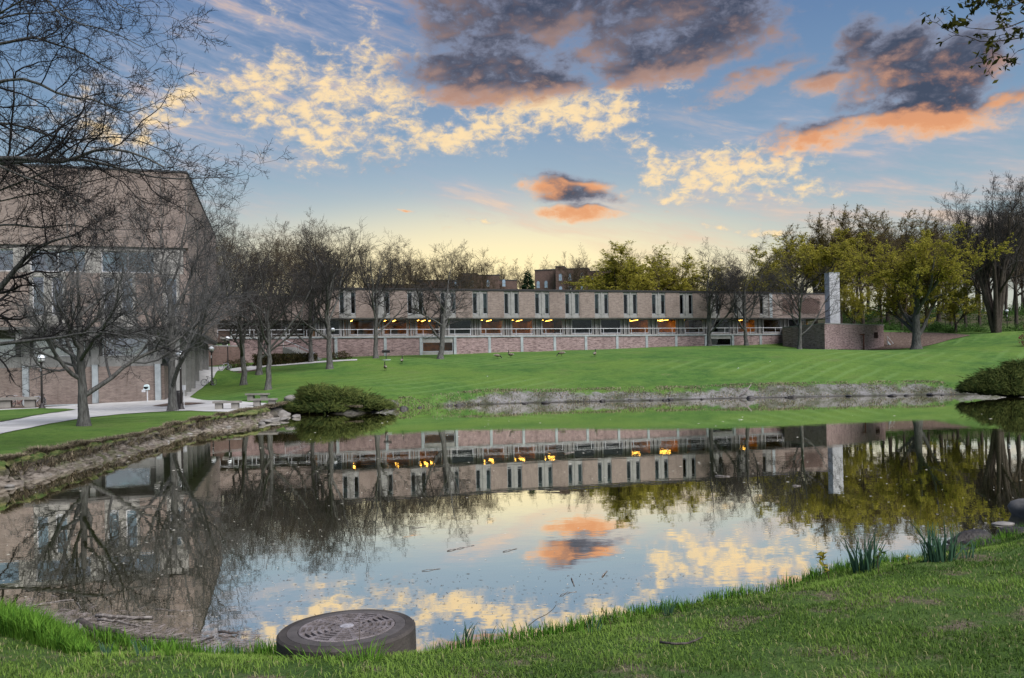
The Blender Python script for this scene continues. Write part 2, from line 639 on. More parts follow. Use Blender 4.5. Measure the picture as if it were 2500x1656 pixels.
# shoreline, followed with the water on one side: (pixel on the waterline, bank width, bank height factor)
SHORE = []
for (px, py, w) in [(0, 1187, .26), (100, 1160, .26), (205, 1131, .26), (300, 1104, .26), (390, 1078, .28), (460, 1058, .3), (530, 1045, .45),
                    (600, 1035, .9), (660, 1022, 1.0), (715, 1011, 1.2), (790, 1010, 1.2), (870, 1012, 1.2), (950, 1001, 1.2), (1050, 993, 1.3), (1180, 988, 1.5), (1300, 984, 1.8),
                    (1450, 981, 2.0), (1600, 978, 2.2), (1750, 974, 2.2), (1900, 971, 2.2), (2050, 968, 2.2), (2200, 966, 2.0), (2310, 964, 1.6), (2420, 963, 1.4), (2500, 960, 1.4)]:
    x, y = onplane(px, py)
    SHORE.append((x, y, w))
SHORE += [(56, 76, 1.5), (64, 68, 1.5), (66, 56, 1.5), (60, 44, 1.5), (48, 35, 1.5), (34, 28, 1.5), (22, 21.5, 1.4), (14.5, 17.2, 1.2)]
for (px, py, w) in [(2500, 1296, 1.0), (2440, 1322, 1.0), (2350, 1346, 1.0), (2200, 1374, 1.0), (2050, 1406, 1.0), (1900, 1440, 1.0), (1750, 1472, 1.0),
                    (1600, 1502, 1.0), (1400, 1545, 1.0), (1250, 1566, 1.0), (1130, 1585, 1.0), (1020, 1606, 1.0), (900, 1640, 1.0), (780, 1640, 1.0), (690, 1622, 1.0), (600, 1612, 1.0),
                    (420, 1596, 1.0), (240, 1566, 1.0), (100, 1528, 1.0), (0, 1512, 1.0)]:
    x, y = onplane(px, py)
    SHORE.append((x, y, w))
SHORE += [(-8.6, 10.3, 1.0), (-13, 11.2, 1.0), (-17, 13.5, 1.0), (-17.5, 16.5, .5), (-15.8, 19.2, .26)]
SH = np.array(SHORE)

_K = []      # control points of the land surface


def kp(px, py, d):
    p = at(px, py, d)
    _K.append((p.x, p.y, p.z))


for q in [(205, 1087, 27.9), (60, 1112, 23.6), (330, 1066, 33.2), (205, 1040, 38.6), (103, 996, 62), (0, 1058, 33), (330, 1050, 36), (422, 1003, 54), (550, 1003, 50),
          (300, 985, 66), (470, 975, 68), (517, 940, 84), (556, 907, 95), (595, 940, 80), (633, 915, 88), (655, 952, 71),
          (760, 885, 100), (805, 901, 91), (918, 875, 100), (1075, 877, 102), (1250, 860, 116), (1500, 852, 121), (1732, 845, 120), (1822, 844, 124), (1952, 853, 114),
          (2013, 853, 113), (2157, 852, 120), (2237, 853, 112), (1700, 946, 74.5), (2050, 938, 74.5), (1300, 958, 72), (1000, 975, 66), (2250, 930, 75),
          (2000, 873, 91), (1700, 876, 91), (2300, 868, 95), (1400, 890, 91), (1000, 905, 86), (1200, 920, 80), (2350, 905, 82), (700, 960, 66), (850, 950, 68),
          (2430, 812, 122), (2459, 812, 140), (2350, 812, 128), (2308, 806, 150), (2480, 850, 100), (2600, 880, 90), (2240, 811, 130), (2100, 810, 132), (2500, 770, 175), (2300, 765, 170),
          (540, 892, 103), (450, 905, 86), (700, 905, 92), (20, 990, 70)]:
    kp(*q)
_K += [(-17, 25, .58), (-30, 40, .75), (-24, 30, .65), (-45, 66, .8), (-60, 90, 1.5), (-60, 60, .9), (-40, 110, 4.6), (-30, 128, 5.4), (0, 135, 6.2), (40, 150, 7.0), (-50, 140, 6), (0, 180, 11),
       (-60, 200, 10), (50, 190, 12), (100, 190, 14), (0, 240, 15.5), (-100, 260, 14), (120, 260, 18), (0, 330, 17), (-180, 330, 14), (180, 330, 18), (0, 520, 18), (-300, 500, 15), (300, 500, 18),
       (90, 100, 6.5), (120, 60, 6), (70, 45, 2.2), (90, 20, 3), (40, 20, 1.4), (60, 60, 1.2), (-100, 60, 2), (-100, 0, 2), (-30, 15, .7), (-22, 8, .7),
       (-60, -40, 3), (60, -40, 3), (0, -40, 3.2), (0, 0, 1.15), (5, 2, 1.2), (-5, 2, .95), (3.5, 5.6, .62), (0, 5.6, .50), (-3.5, 5.8, .44),
       (-5, 8.4, .22), (-3, 7.5, .30), (-0.3, 7.4, .26), (-1.6, 6.3, .54), (-0.9, 6.35, .54), (-2.3, 6.4, .52), (-1.4, 6.75, .50), (1.0, 7.7, .26), (3, 8.6, .30), (5, 9.6, .34), (7, 11.2, .36), (9, 12.6, .42), (12, 13, .6), (14, 8, 1.1), (8, 6, .85), (7, 8.5, .6),
       (-8, 6, .5), (-12, 8, .55), (20, 15, .9), (-200, 150, 6), (250, 150, 14)]
K = np.array(_K)


def _tps(r2):
    r2 = np.maximum(r2, 1e-9)
    return 0.5 * r2 * np.log(r2)


_n = len(K)
_A = _tps(((K[:, None, :2] - K[None, :, :2]) ** 2).sum(-1)) + np.eye(_n) * 2.0
_P = np.c_[np.ones(_n), K[:, :2]]
_M = np.block([[_A, _P], [_P.T, np.zeros((3, 3))]])
_S = np.linalg.solve(_M, np.r_[K[:, 2], np.zeros(3)])


def land(x, y):
    x = np.asarray(x, float).ravel()
    y = np.asarray(y, float).ravel()
    out = np.empty_like(x)
    for i in range(0, len(x), 40000):
        s = slice(i, i + 40000)
        r2 = (x[s, None] - K[None, :, 0]) ** 2 + (y[s, None] - K[None, :, 1]) ** 2
        out[s] = _tps(r2) @ _S[:_n] + _S[_n] + _S[_n + 1] * x[s] + _S[_n + 2] * y[s]
    return out


def shore_info(x, y):
    """signed distance to the pond (positive on land) and the bank width there"""
    x = np.asarray(x, float).ravel()
    y = np.asarray(y, float).ravel()
    best = np.full(len(x), 1e9)
    wid = np.ones(len(x))
    inside = np.zeros(len(x), bool)
    m = len(SH)
    for i in range(m):
        a, b = SH[i], SH[(i + 1) % m]
        dx, dy = b[0] - a[0], b[1] - a[1]
        t = np.clip(((x - a[0]) * dx + (y - a[1]) * dy) / (dx * dx + dy * dy), 0, 1)
        d = np.hypot(x - a[0] - t * dx, y - a[1] - t * dy)
        w = a[2] + t * (b[2] - a[2])
        k = d < best
        best[k] = d[k]
        wid[k] = w[k]
        c = ((a[1] > y) != (b[1] > y))
        xi = (b[0] - a[0]) * (y - a[1]) / (b[1] - a[1] + 1e-12) + a[0]
        inside ^= c & (x < xi)
    return np.where(inside, -best, best), wid


def vnoise(x, y, s):
    x = np.asarray(x) * s
    y = np.asarray(y) * s
    xi, yi = np.floor(x).astype(int), np.floor(y).astype(int)
    fx, fy = x - xi, y - yi
    fx, fy = fx * fx * (3 - 2 * fx), fy * fy * (3 - 2 * fy)

    def h(a, b):
        n = np.sin(a * 127.1 + b * 311.7) * 43758.5453
        return n - np.floor(n)
    return (h(xi, yi) * (1 - fx) + h(xi + 1, yi) * fx) * (1 - fy) + (h(xi, yi + 1) * (1 - fx) + h(xi + 1, yi + 1) * fx) * fy


def ground(x, y):
    x = np.asarray(x, float).ravel()
    y = np.asarray(y, float).ravel()
    L = land(x, y)
    sd, w = shore_info(x, y)
    jit = np.where((y > 15) & (y < 58), 0.12, 1.0)
    sdw = sd + ((vnoise(x, y, 0.9) - 0.5) * 0.35 + (vnoise(x, y, 2.6) - 0.5) * 0.18 * np.where(y < 15, 1, 0.3)) * jit
    L = np.maximum(L, 0.16)
    t = np.clip(sdw / w, 0, 1)
    up = 0.06 + (L - 0.06) * (t * t * (3 - 2 * t))
    far = np.clip((y - 50) / 20, 0, 1)
    up = up + far * t * (1 - t) * 4 * 0.05 * (vnoise(x, y, 1.3) - 0.5)
    fade = np.clip((y - 20) / 40, 0.25, 1)
    up = up + np.where(t >= 1, (vnoise(x, y, 0.25) - 0.5) * 0.08 + (vnoise(x, y, 1.1) - 0.5) * 0.03, 0) * fade
    dn = -np.minimum(0.05 - sdw * np.where((y > 15) & (y < 50) & (x < 0), 0.9, 0.35), 1.3)
    return np.where(sdw > 0, np.where(sdw < 0.15, 0.06 * sdw / 0.15 + (up - 0.06) * sdw / 0.15, up), dn)


def gz(x, y):
    return float(ground([x], [y])[0])


_DS = np.concatenate([np.arange(4, 30, 0.1), np.arange(30, 200, 0.25)])


def hit(px, py):
    """where the line of sight through that point of the photograph meets the ground"""
    a, b = ray(px, py)
    z = CZ + b * _DS
    g = np.maximum(ground(a * _DS, _DS), 0.0)
    k = np.argmax(z < g)
    if z[k] >= g[k]:
        k = len(_DS) - 1
    d = _DS[k]
    return Vector((a * d, d, float(g[k])))


def spaced(segs):
    out = []
    for a, b, s in segs:
        n = max(1, int(round((b - a) / s)))
        out += list(np.linspace(a, b, n, endpoint=False))
    return np.array(out + [segs[-1][1]])


GX = np.concatenate([-spaced([(13, 34, .32), (34, 46, .5), (46, 90, 1.2), (90, 500, 14)])[::-1], spaced([(-13, 13, .24)])[1:-1], spaced([(13, 62, .45), (62, 120, 1.5), (120, 500, 14)])])
GY = spaced([(-60, 3, 4), (3, 14, .2), (14, 17, .42), (17, 52, .32), (52, 60, .4), (60, 78, .25), (78, 130, .8), (130, 220, 2.5), (220, 700, 16)])
gx, gy = np.meshgrid(GX, GY)
gzv = ground(gx.ravel(), gy.ravel())
sdv, wv = shore_info(gx.ravel(), gy.ravel())
nx, ny = len(GX), len(GY)
idx = np.arange(nx * ny).reshape(ny, nx)
quads = np.stack([idx[:-1, :-1], idx[:-1, 1:], idx[1:, 1:], idx[1:, :-1]], -1).reshape(-1, 4)
fx_, fy_ = gx.ravel(), gy.ravel()
bankn = vnoise(fx_, fy_, 0.5) * 0.6 + vnoise(fx_, fy_, 2.1) * 0.4
mud = np.clip(1.25 - sdv / (wv * 1.05) + (bankn - 0.5) * 0.9, 0, 1)
mud = np.where((fy_ >= 15) & (fy_ < 46) & (fx_ < 0), np.clip(1.1 - sdv / 0.24, 0, 1), mud)
mud = np.where(fy_ < 15, np.clip(1.2 - sdv / 0.25, 0, 1), mud)
mud = np.where((fx_ < 0) & (fx_ > -9) & (fy_ > 60), mud * np.clip((fx_ + 9) / 6, 0.35, 1), mud)
near = np.clip((16 - fy_) / 3, 0, 1)
wood = np.clip((fx_ * 0.6 + fy_ - 190) / 20, 0, 1) * np.clip((fx_ - 20) / 20, 0, 1)


def lawn_builder(t, p, out):
    geo = t.node('ShaderNodeNewGeometry')
    P = geo.outputs['Position']

    def A(nm):
        a = t.node('ShaderNodeAttribute', attribute_name=nm)
        return a.outputs['Fac']
    big = t.noise(P, 0.08, 4.0, 0.6)
    mid = t.noise(P, 0.7, 5.0, 0.65)
    fine = t.noise(P, 9.0, 4.0, 0.7)
    patch = t.noise(P, 0.22, 5.0, 0.7)
    c = t.mix(t.smooth(mid, 0.3, 0.7), (0.052, 0.118, 0.026), (0.098, 0.190, 0.038))
    c = t.mix(t.math('MULTIPLY', t.smooth(big, 0.40, 0.62), 0.55), c, (0.145, 0.222, 0.040))
    c = t.mix(t.math('MULTIPLY', t.smooth(patch, 0.52, 0.70), 0.55), c, (0.130, 0.165, 0.055))
    c = t.mix(t.math('MULTIPLY', t.smooth(patch, 0.48, 0.30), 0.50), c, (0.028, 0.080, 0.024))
    c = t.mix(t.math('MULTIPLY', t.smooth(fine, 0.42, 0.72), 0.55), c, (0.030, 0.072, 0.018))
    clumps = t.noise(P, 2.4, 5.0, 0.75)
    c = t.mix(t.math('MULTIPLY', t.smooth(clumps, 0.50, 0.72), 0.6), c, (0.155, 0.215, 0.060))
    c = t.mix(t.math('MULTIPLY', t.smooth(clumps, 0.47, 0.28), 0.6), c, (0.026, 0.066, 0.020))
    worn = t.math('MULTIPLY', t.smooth(t.noise(P, 0.35, 4.0, 0.6), 0.64, 0.74), t.smooth(clumps, 0.45, 0.6))
    c = t.mix(t.math('MULTIPLY', worn, 0.7), c, (0.17, 0.145, 0.085))
    # faint mowing stripes
    m = t.mapping(P, (0, 0, 0), (0, 0, R(38)), (1, 1, 1))
    s = t.node('ShaderNodeSeparateXYZ')
    t.l.new(m, s.inputs[0])
    wv_ = t.math('SINE', t.math('ADD', t.math('MULTIPLY', s.outputs[0], 3.2), t.math('MULTIPLY', mid, 3.5)))
    stripe = t.math('MULTIPLY', t.smooth(wv_, 0.2, 1.0), t.smooth(t.noise(P, 0.05, 2.0, 0.5), 0.45, 0.6))
    c = t.mix(t.math('MULTIPLY', stripe, 0.42), c, (0.150, 0.245, 0.075))
    # white specks (daisies, litter)
    # worn soil under the grass by the photographer
    nearm = A('near')
    soil = t.mix(t.smooth(t.noise(P, 30.0, 4.0, 0.7), 0.3, 0.7), (0.07, 0.058, 0.038), (0.21, 0.175, 0.12))
    soilmask = t.math('MULTIPLY', nearm, t.smooth(t.noise(P, 1.6, 5.0, 0.6), 0.52, 0.66))
    under = t.mix(0.5, c, (0.045, 0.068, 0.020))
    c = t.mix(nearm, c, under)
    c = t.mix(soilmask, c, soil)
    # eroded bank
    mudc = t.mix(t.smooth(t.noise(P, 1.2, 5.0, 0.7), 0.35, 0.65), (0.060, 0.048, 0.038), (0.15, 0.125, 0.10))
    mudf = t.mix(t.smooth(t.noise(P, 0.6, 5.0, 0.65), 0.35, 0.62), (0.085, 0.090, 0.062), (0.25, 0.238, 0.235))
    mudc = t.mix(A('farbank'), mudc, mudf)
    mudc = t.mix(t.math('MULTIPLY', t.smooth(t.noise(P, 5.0, 4.0, 0.7), 0.45, 0.7), 0.7), mudc, (0.055, 0.065, 0.030))
    mudc = t.mix(A('wet'), mudc, (0.030, 0.026, 0.022))
    mk = t.math('ADD', A('mud'), t.math('MULTIPLY', t.math('SUBTRACT', t.noise(P, 2.5, 5.0, 0.7), 0.5), 0.8))
    c = t.mix(t.smooth(mk, 0.35, 0.65), c, mudc)
    woodc = t.mix(t.smooth(mid, 0.35, 0.65), (0.055, 0.07, 0.025), (0.09, 0.075, 0.05))
    c = t.mix(A('wood'), c, woodc)
    t.put(p.inputs['Base Color'], c)
    b = t.node('ShaderNodeBump')
    b.inputs['Distance'].default_value = 0.06
    t.put(b.inputs['Height'], t.math('ADD', fine, t.math('MULTIPLY', t.noise(P, 40.0, 3.0, 0.7), 0.5)))
    t.l.new(b.outputs[0], p.inputs['Normal'])


LAWN = mat('lawn', lawn_builder, rough=0.95, spec=0.1)
gme = mesh_arrays('ground', np.c_[fx_, fy_, gzv], quads, LAWN, smooth=True, attr={'mud': mud, 'near': near, 'wood': wood, 'farbank': np.clip((fy_ - 54) / 6, 0, 1), 'wet': np.clip(1.0 - np.maximum(gzv, 0) / 0.14, 0, 1)})
ground_o = tag(link(bpy.data.objects.new('ground', gme)), kind='structure')


# ------------------------------------------------------------------ the pond
def water_builder(t, p, out):
    geo = t.node('ShaderNodeNewGeometry')
    P = geo.outputs['Position']
    g = t.node('ShaderNodeBsdfGlossy')
    g.inputs['Roughness'].default_value = 0.012
    g.inputs['Color'].default_value = (1.0, 0.985, 0.93, 1)
    d = t.node('ShaderNodeBsdfDiffuse')
    dn = t.noise(P, 0.25, 3.0, 0.5)
    t.put(d.inputs['Color'], t.mix(t.smooth(dn, 0.35, 0.65), (0.055, 0.052, 0.017), (0.075, 0.070, 0.026)))
    fr = t.node('ShaderNodeFresnel')
    fr.inputs['IOR'].default_value = 4.0
    fac = t.smooth(fr.outputs[0], 0.0, 0.50, 0.25, 0.965)
    b = t.node('ShaderNodeBump')
    b.inputs['Strength'].default_value = 1.0
    b.inputs['Distance'].default_value = 0.0012
    rip = t.math('ADD', t.noise(t.vmath('MULTIPLY', P, (1.0, 1.6, 1.0)), 1.1, 3.0, 0.5), t.math('MULTIPLY', t.noise(P, 6.0, 2.0, 0.5), 0.12))
    # rings where insects touch the water
    rings = None
    for (px, py, rad) in [(1840, 1300, 0.5), (2110, 1305, 0.35), (1970, 1330, 0.25)]:
        x, y = onplane(px, py)
        v = t.vmath('SUBTRACT', P, (x, y, 0.0))
        ln = t.node('ShaderNodeVectorMath', operation='LENGTH')
        t.l.new(v, ln.inputs[0])
        r_ = ln.outputs['Value']
        w_ = t.math('MULTIPLY', t.math('SINE', t.math('MULTIPLY', r_, 52.0)), t.smooth(r_, rad * 0.4, rad * 2.4, 1.0, 0.0))
        rings = w_ if rings is None else t.math('ADD', rings, w_)
    rip = t.math('ADD', rip, t.math('MULTIPLY', rings, 0.06))
    t.put(b.inputs['Height'], rip)
    t.l.new(b.outputs[0], g.inputs['Normal'])
    mx = t.node('ShaderNodeMixShader')
    t.put(mx.inputs[0], fac)
    t.l.new(d.outputs[0], mx.inputs[1])
    t.l.new(g.outputs[0], mx.inputs[2])
    t.l.new(mx.outputs[0], out.inputs[0])


WATER = mat('water', water_builder)
wm = MB()
wm.add([(-24, 3, 0), (72, 3, 0), (72, 82, 0), (-24, 82, 0)], [(0, 1, 2, 3)])
tag(wm.build('water', WATER), kind='structure')


# ------------------------------------------------------------------ paths and beds laid over the ground
def draped(name, outline, mats, dz=0.03, step=0.5, kind='structure', jitter=0.0):
    pts = []
    m = len(outline)
    rng = random.Random(5)
    for i in range(m):
        a, b = outline[i], outline[(i + 1) % m]
        L = math.hypot(b[0] - a[0], b[1] - a[1])
        n = max(1, int(L / step))
        for k in range(n):
            t = k / n
            pts.append((a[0] + (b[0] - a[0]) * t + rng.uniform(-jitter, jitter), a[1] + (b[1] - a[1]) * t + rng.uniform(-jitter, jitter)))
    nb = len(pts)
    xs = [p[0] for p in pts]
    ys = [p[1] for p in pts]

    def inside(x, y):
        c = False
        for i in range(nb):
            x1, y1 = pts[i]
            x2, y2 = pts[(i + 1) % nb]
            if (y1 > y) != (y2 > y) and x < (x2 - x1) * (y - y1) / (y2 - y1) + x1:
                c = not c
        return c
    verts = [Vector(p) for p in pts]
    x = min(xs) + step / 2
    while x < max(xs):
        y = min(ys) + step / 2
        while y < max(ys):
            if inside(x, y):
                verts.append(Vector((x, y)))
            y += step
        x += step
    v2, e2, f2, *_ = geometry.delaunay_2d_cdt(verts, [(i, (i + 1) % nb) for i in range(nb)], [list(range(nb))], 1, 1e-4)
    vx = np.array([(v.x, v.y) for v in v2])
    z = ground(vx[:, 0], vx[:, 1]) + dz
    tris = np.array([f for f in f2 if len(f) == 3])
    a, b, c = vx[tris[:, 0]], vx[tris[:, 1]], vx[tris[:, 2]]
    flip = ((b[:, 0] - a[:, 0]) * (c[:, 1] - a[:, 1]) - (b[:, 1] - a[:, 1]) * (c[:, 0] - a[:, 0])) < 0
    tris[flip] = tris[flip][:, ::-1]
    me = mesh_arrays(name, np.c_[vx, z], tris, mats, smooth=True)
    return tag(link(bpy.data.objects.new(name, me)), kind=kind)


def outline(pxs):
    return [tuple(hit(*p)[:2]) for p in pxs]


def path_builder(t, p, out):
    P = t.node('ShaderNodeNewGeometry').outputs['Position']
    n = t.noise(P, 0.5, 5.0, 0.6)
    w = t.noise(t.vmath('MULTIPLY', P, (0.5, 2.2, 1.0)), 0.9, 5.0, 0.65)
    c = t.mix(t.smooth(n, 0.3, 0.7), (0.40, 0.39, 0.375), (0.52, 0.51, 0.50))
    c = t.mix(t.math('MULTIPLY', t.smooth(w, 0.54, 0.68), 0.55), c, (0.24, 0.235, 0.235))
    c = t.mix(t.math('MULTIPLY', t.smooth(t.noise(P, 14.0, 3.0, 0.6), 0.5, 0.7), 0.2), c, (0.3, 0.29, 0.28))
    t.put(p.inputs['Base Color'], c)


def mulch_builder(t, p, out):
    P = t.node('ShaderNodeNewGeometry').outputs['Position']
    n = t.noise(P, 3.5, 5.0, 0.75)
    n2 = t.noise(P, 0.6, 4.0, 0.6)
    c = t.mix(t.smooth(n, 0.35, 0.65), (0.075, 0.050, 0.040), (0.22, 0.165, 0.135))
    c = t.mix(t.math('MULTIPLY', t.smooth(n2, 0.45, 0.7), 0.4), c, (0.15, 0.11, 0.085))
    t.put(p.inputs['Base Color'], c)
    b = t.node('ShaderNodeBump')
    b.inputs['Distance'].default_value = 0.25
    t.put(b.inputs['Height'], n)
    t.l.new(b.outputs[0], p.inputs['Normal'])


PATH = mat('path_concrete', path_builder, rough=0.85, spec=0.25)
MULCH = mat('mulch', mulch_builder, rough=0.95, spec=0.1)
draped('path', outline([(-90, 1082), (0, 1062), (60, 1049), (120, 1036), (200, 1023), (300, 1012), (420, 1004.5), (500, 1006), (575, 1009), (640, 1003), (672, 994),
                        (650, 986), (560, 980.5), (500, 978.5), (474, 974), (463, 971), (482, 956), (500, 943), (523, 923), (552, 896),
                        (500, 897), (452, 900), (436, 930), (412, 958), (388, 969), (321, 978.5), (187, 990), (48, 998), (-60, 1003), (-90, 1010)]), PATH, 0.035, 0.6)
draped('lawn_island', outline([(-80, 1052), (0, 1033), (60, 1022), (120, 1011), (185, 1002.5), (160, 1000), (100, 999.5), (0, 1004), (-80, 1008)]), LAWN, 0.075, 0.7)
draped('mulch_island', outline([(372, 993), (400, 988), (425, 984.5), (470, 984.5), (503, 986), (470, 990), (425, 992.5), (395, 994.5)]), MULCH, 0.06, 0.6)
draped('mulch_bed', outline([(-60, 1003), (48, 998), (187, 990), (321, 978.5), (388, 969), (412, 958), (395, 957), (300, 967), (240, 974), (100, 981), (-60, 988)]), MULCH, 0.055, 0.6)
draped('leaf_bed', outline([(2050, 813), (2130, 812), (2200, 812), (2290, 813.5), (2340, 816), (2372, 820), (2330, 829), (2285, 840), (2245, 849), (2190, 853), (2110, 854), (2050, 855)]), MULCH, 0.06, 1.2, jitter=0.2)
draped('gravel_walk', outline([(560, 902), (640, 891), (760, 884), (872, 878), (872, 881.5), (760, 888), (650, 896), (570, 908)]), PATH, 0.05, 0.8)
draped('worn_earth', outline([(575, 912), (610, 903), (640, 900), (625, 906), (595, 912)]), MULCH, 0.03, 0.8, jitter=0.15)

# ------------------------------------------------------------------ the cut bank of the left shore
_bk = [SH[-1]] + [q for q in SH[:9]]
_bp = np.array([(q[0], q[1]) for q in _bk])
_bc = np.r_[0, np.cumsum(np.linalg.norm(np.diff(_bp, axis=0), axis=1))]
_bu = np.arange(0, _bc[-1], 0.10)
_bx = np.c_[np.interp(_bu, _bc, _bp[:, 0]), np.interp(_bu, _bc, _bp[:, 1])]
_bt = np.gradient(_bx, axis=0)
for _ in range(40):
    _bt[1:-1] = (_bt[:-2] + _bt[1:-1] + _bt[2:]) / 3
_bt /= np.linalg.norm(_bt, axis=1, keepdims=True)
_bn = np.c_[-_bt[:, 1], _bt[:, 0]]
_rs = np.random.RandomState(3)
_wob = np.interp(_bu, np.arange(0, _bc[-1] + 1, 0.35), _rs.normal(0, 0.06, len(np.arange(0, _bc[-1] + 1, 0.35)))) + np.interp(_bu, np.arange(0, _bc[-1] + 2, 1.6), _rs.normal(0, 0.09, len(np.arange(0, _bc[-1] + 2, 1.6))))
_top = np.maximum(land(_bx[:, 0] + _bn[:, 0] * 0.4, _bx[:, 1] + _bn[:, 1] * 0.4), 0.25)
_prof = [(-0.75, -0.30), (-0.42, 0.0), (-0.30, 0.10), (-0.20, 0.18), (-0.12, 0.27), (-0.05, 0.36), (0.00, 0.48), (0.03, 0.62), (0.01, 0.78), (-0.04, 0.90), (0.02, 1.00), (0.14, 1.04), (0.30, 1.03), (0.60, 0.95)]
_V = []
_k = np.arange(0, _bc[-1] + 1, 0.22)
for (o_, h_) in _prof:
    j1 = _rs.normal(0, 0.03, len(_bu)) + np.interp(_bu, _k, _rs.normal(0, 0.06, len(_k)))
    j2 = _rs.normal(0, 0.02, len(_bu)) + np.interp(_bu, _k, _rs.normal(0, 0.03, len(_k)))
    off_ = o_ + _wob * (1.3 if o_ < 0.3 else 0.2) + j1 * (1.0 if o_ < 0.25 else 0.3)
    _V.append(np.c_[_bx + _bn * off_[:, None], np.where(h_ > 0, h_ * _top, h_) + j2])
_V = np.array(_V)
_m, _l = _V.shape[:2]
_i = np.arange(_m * _l).reshape(_m, _l)
_Q = np.stack([_i[:-1, :-1], _i[:-1, 1:], _i[1:, 1:], _i[1:, :-1]], -1).reshape(-1, 4)


def bank_builder(t, p, out):
    P = t.node('ShaderNodeNewGeometry').outputs['Position']
    n = t.noise(t.vmath('MULTIPLY', P, (1.0, 1.0, 4.0)), 3.0, 6.0, 0.7)
    n2 = t.noise(P, 1.1, 4.0, 0.6)
    c = t.mix(t.smooth(n, 0.35, 0.65), (0.070, 0.057, 0.046), (0.26, 0.225, 0.19))
    c = t.mix(t.math('MULTIPLY', t.smooth(n2, 0.48, 0.66), 0.7), c, (0.085, 0.095, 0.040))
    nz = t.node('ShaderNodeSeparateXYZ')
    t.l.new(t.node('ShaderNodeNewGeometry').outputs['True Normal'], nz.inputs[0])
    sp = t.node('ShaderNodeSeparateXYZ')
    t.l.new(P, sp.inputs[0])
    turf = t.math('ADD', sp.outputs[2], t.math('MULTIPLY', t.math('SUBTRACT', n, 0.5), 0.5))
    c = t.mix(t.smooth(turf, 0.42, 0.52), c, t.mix(t.smooth(n, 0.4, 0.6), (0.055, 0.10, 0.026), (0.17, 0.165, 0.07)))
    t.put(p.inputs['Base Color'], c)
    b = t.node('ShaderNodeBump')
    b.inputs['Distance'].default_value = 0.08
    t.put(b.inputs['Height'], n)
    t.l.new(b.outputs[0], p.inputs['Normal'])


BANK = mat('cut_bank', bank_builder, rough=0.95, spec=0.1)
tag(link(bpy.data.objects.new('bank', mesh_arrays('bank', _V.reshape(-1, 3), _Q, BANK))), kind='structure')

# ------------------------------------------------------------------ the long brick building
TH = R(16.0)
LB = thing('long_brick_building', 'long low two storey brick building with paired slit windows behind the lawn', 'building', (-5.317, 115.18, 0), TH)
BAY = 4.60
ZR, ZO, ZT, ZB = 14.42, 10.37, 7.9, 4.4
S0, S1 = -21.6, 10 * BAY + 1.7            # facade ends


def box_part(name, m, parent, x0, x1, y0, y1, z0, z1, bevel=0.0):
    return MB().box(x0, x1, y0, y1, z0, z1).build(name, m, parent, bevel=bevel)


rng = random.Random(11)
PW = 2.15            # width of the recessed window pair
# body behind the face
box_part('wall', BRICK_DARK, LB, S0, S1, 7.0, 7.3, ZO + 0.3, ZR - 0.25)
box_part('end_wall', BRICK, LB, S0, S0 + 0.3, 0.36, 7.0, ZO + 0.3, ZR - 0.25)
box_part('upper_floor', CONC_GREY, LB, S0, S1, 0.02, 7.3, ZO, ZO + 0.3)
box_part('roof', ROOFM, LB, S0 - 0.05, S1 + 0.05, -0.08, 16.0, ZR - 0.25, ZR)
box_part('coping', DARKM, LB, S0 - 0.07, S1 + 0.07, -0.12, -0.08, ZR - 0.14, ZR + 0.04)
pair_x = [i * BAY for i in range(-4, 11)]
last = S0
for i, x in enumerate(pair_x):
    one = (i == len(pair_x) - 1)
    box_part('brick_panel', BRICK, LB, last, x - 0.06, 0.0, 0.35, ZO + 0.02, ZR - 0.25)
    w = PW if not one else 1.55
    c0, c1 = x - 0.06, x + w
    # concrete surround of the pair of windows
    box_part('window_head', CONC_GREY, LB, c0, c1, 0.10, 0.35, 13.84, ZR - 0.25)
    box_part('window_apron', CONC_GREY, LB, c0, c1, 0.10, 0.35, ZO + 0.02, 10.95)
    ww = 0.60
    xs = [x, x + w - 0.06 - ww] if not one else [x]
    segs = [(c0, xs[0])] + ([(xs[0] + ww, xs[1])] if not one else []) + [(xs[-1] + ww, c1)]
    for (a, b) in segs:
        box_part('mullion', CONC_GREY, LB, a, b, 0.06, 0.35, 10.95, 13.84)
    if not one:
        xm = (xs[0] + ww + xs[1]) / 2
        box_part('rib', CONC_GREY, LB, xm - 0.09, xm + 0.09, 0.0, 0.06, ZO + 0.02, ZR - 0.27)
    for xx in xs:
        win = box_part('window', GLASS, LB, xx + 0.05, xx + ww - 0.05, 0.22, 0.23, 11.0, 13.79)
        f = MB()
        f.box(xx, xx + 0.05, 0.16, 0.26, 10.95, 13.84).box(xx + ww - 0.05, xx + ww, 0.16, 0.26, 10.95, 13.84)
        f.box(xx + 0.05, xx + ww - 0.05, 0.16, 0.26, 10.95, 11.0).box(xx + 0.05, xx + ww - 0.05, 0.16, 0.26, 13.79, 13.84)
        f.build('frame', FRAME, win)
        h = rng.choice([0, 0, 0.9, 1.3, 2.0, 2.79, 0.5])
        if h:
            MB().box(xx + 0.05, xx + ww - 0.05, 0.30, 0.32, 13.79 - h, 13.79).build('blind', BLIND_DIM, win)
    last = c1
box_part('brick_panel', BRICK, LB, last, S1, 0.0, 0.35, ZO + 0.02, ZR - 0.25)
box_part('corner_post', CONC_PALE, LB, S1 - 0.02, S1 + 0.5, -0.03, 0.5, ZO - 0.02, ZR - 0.3)
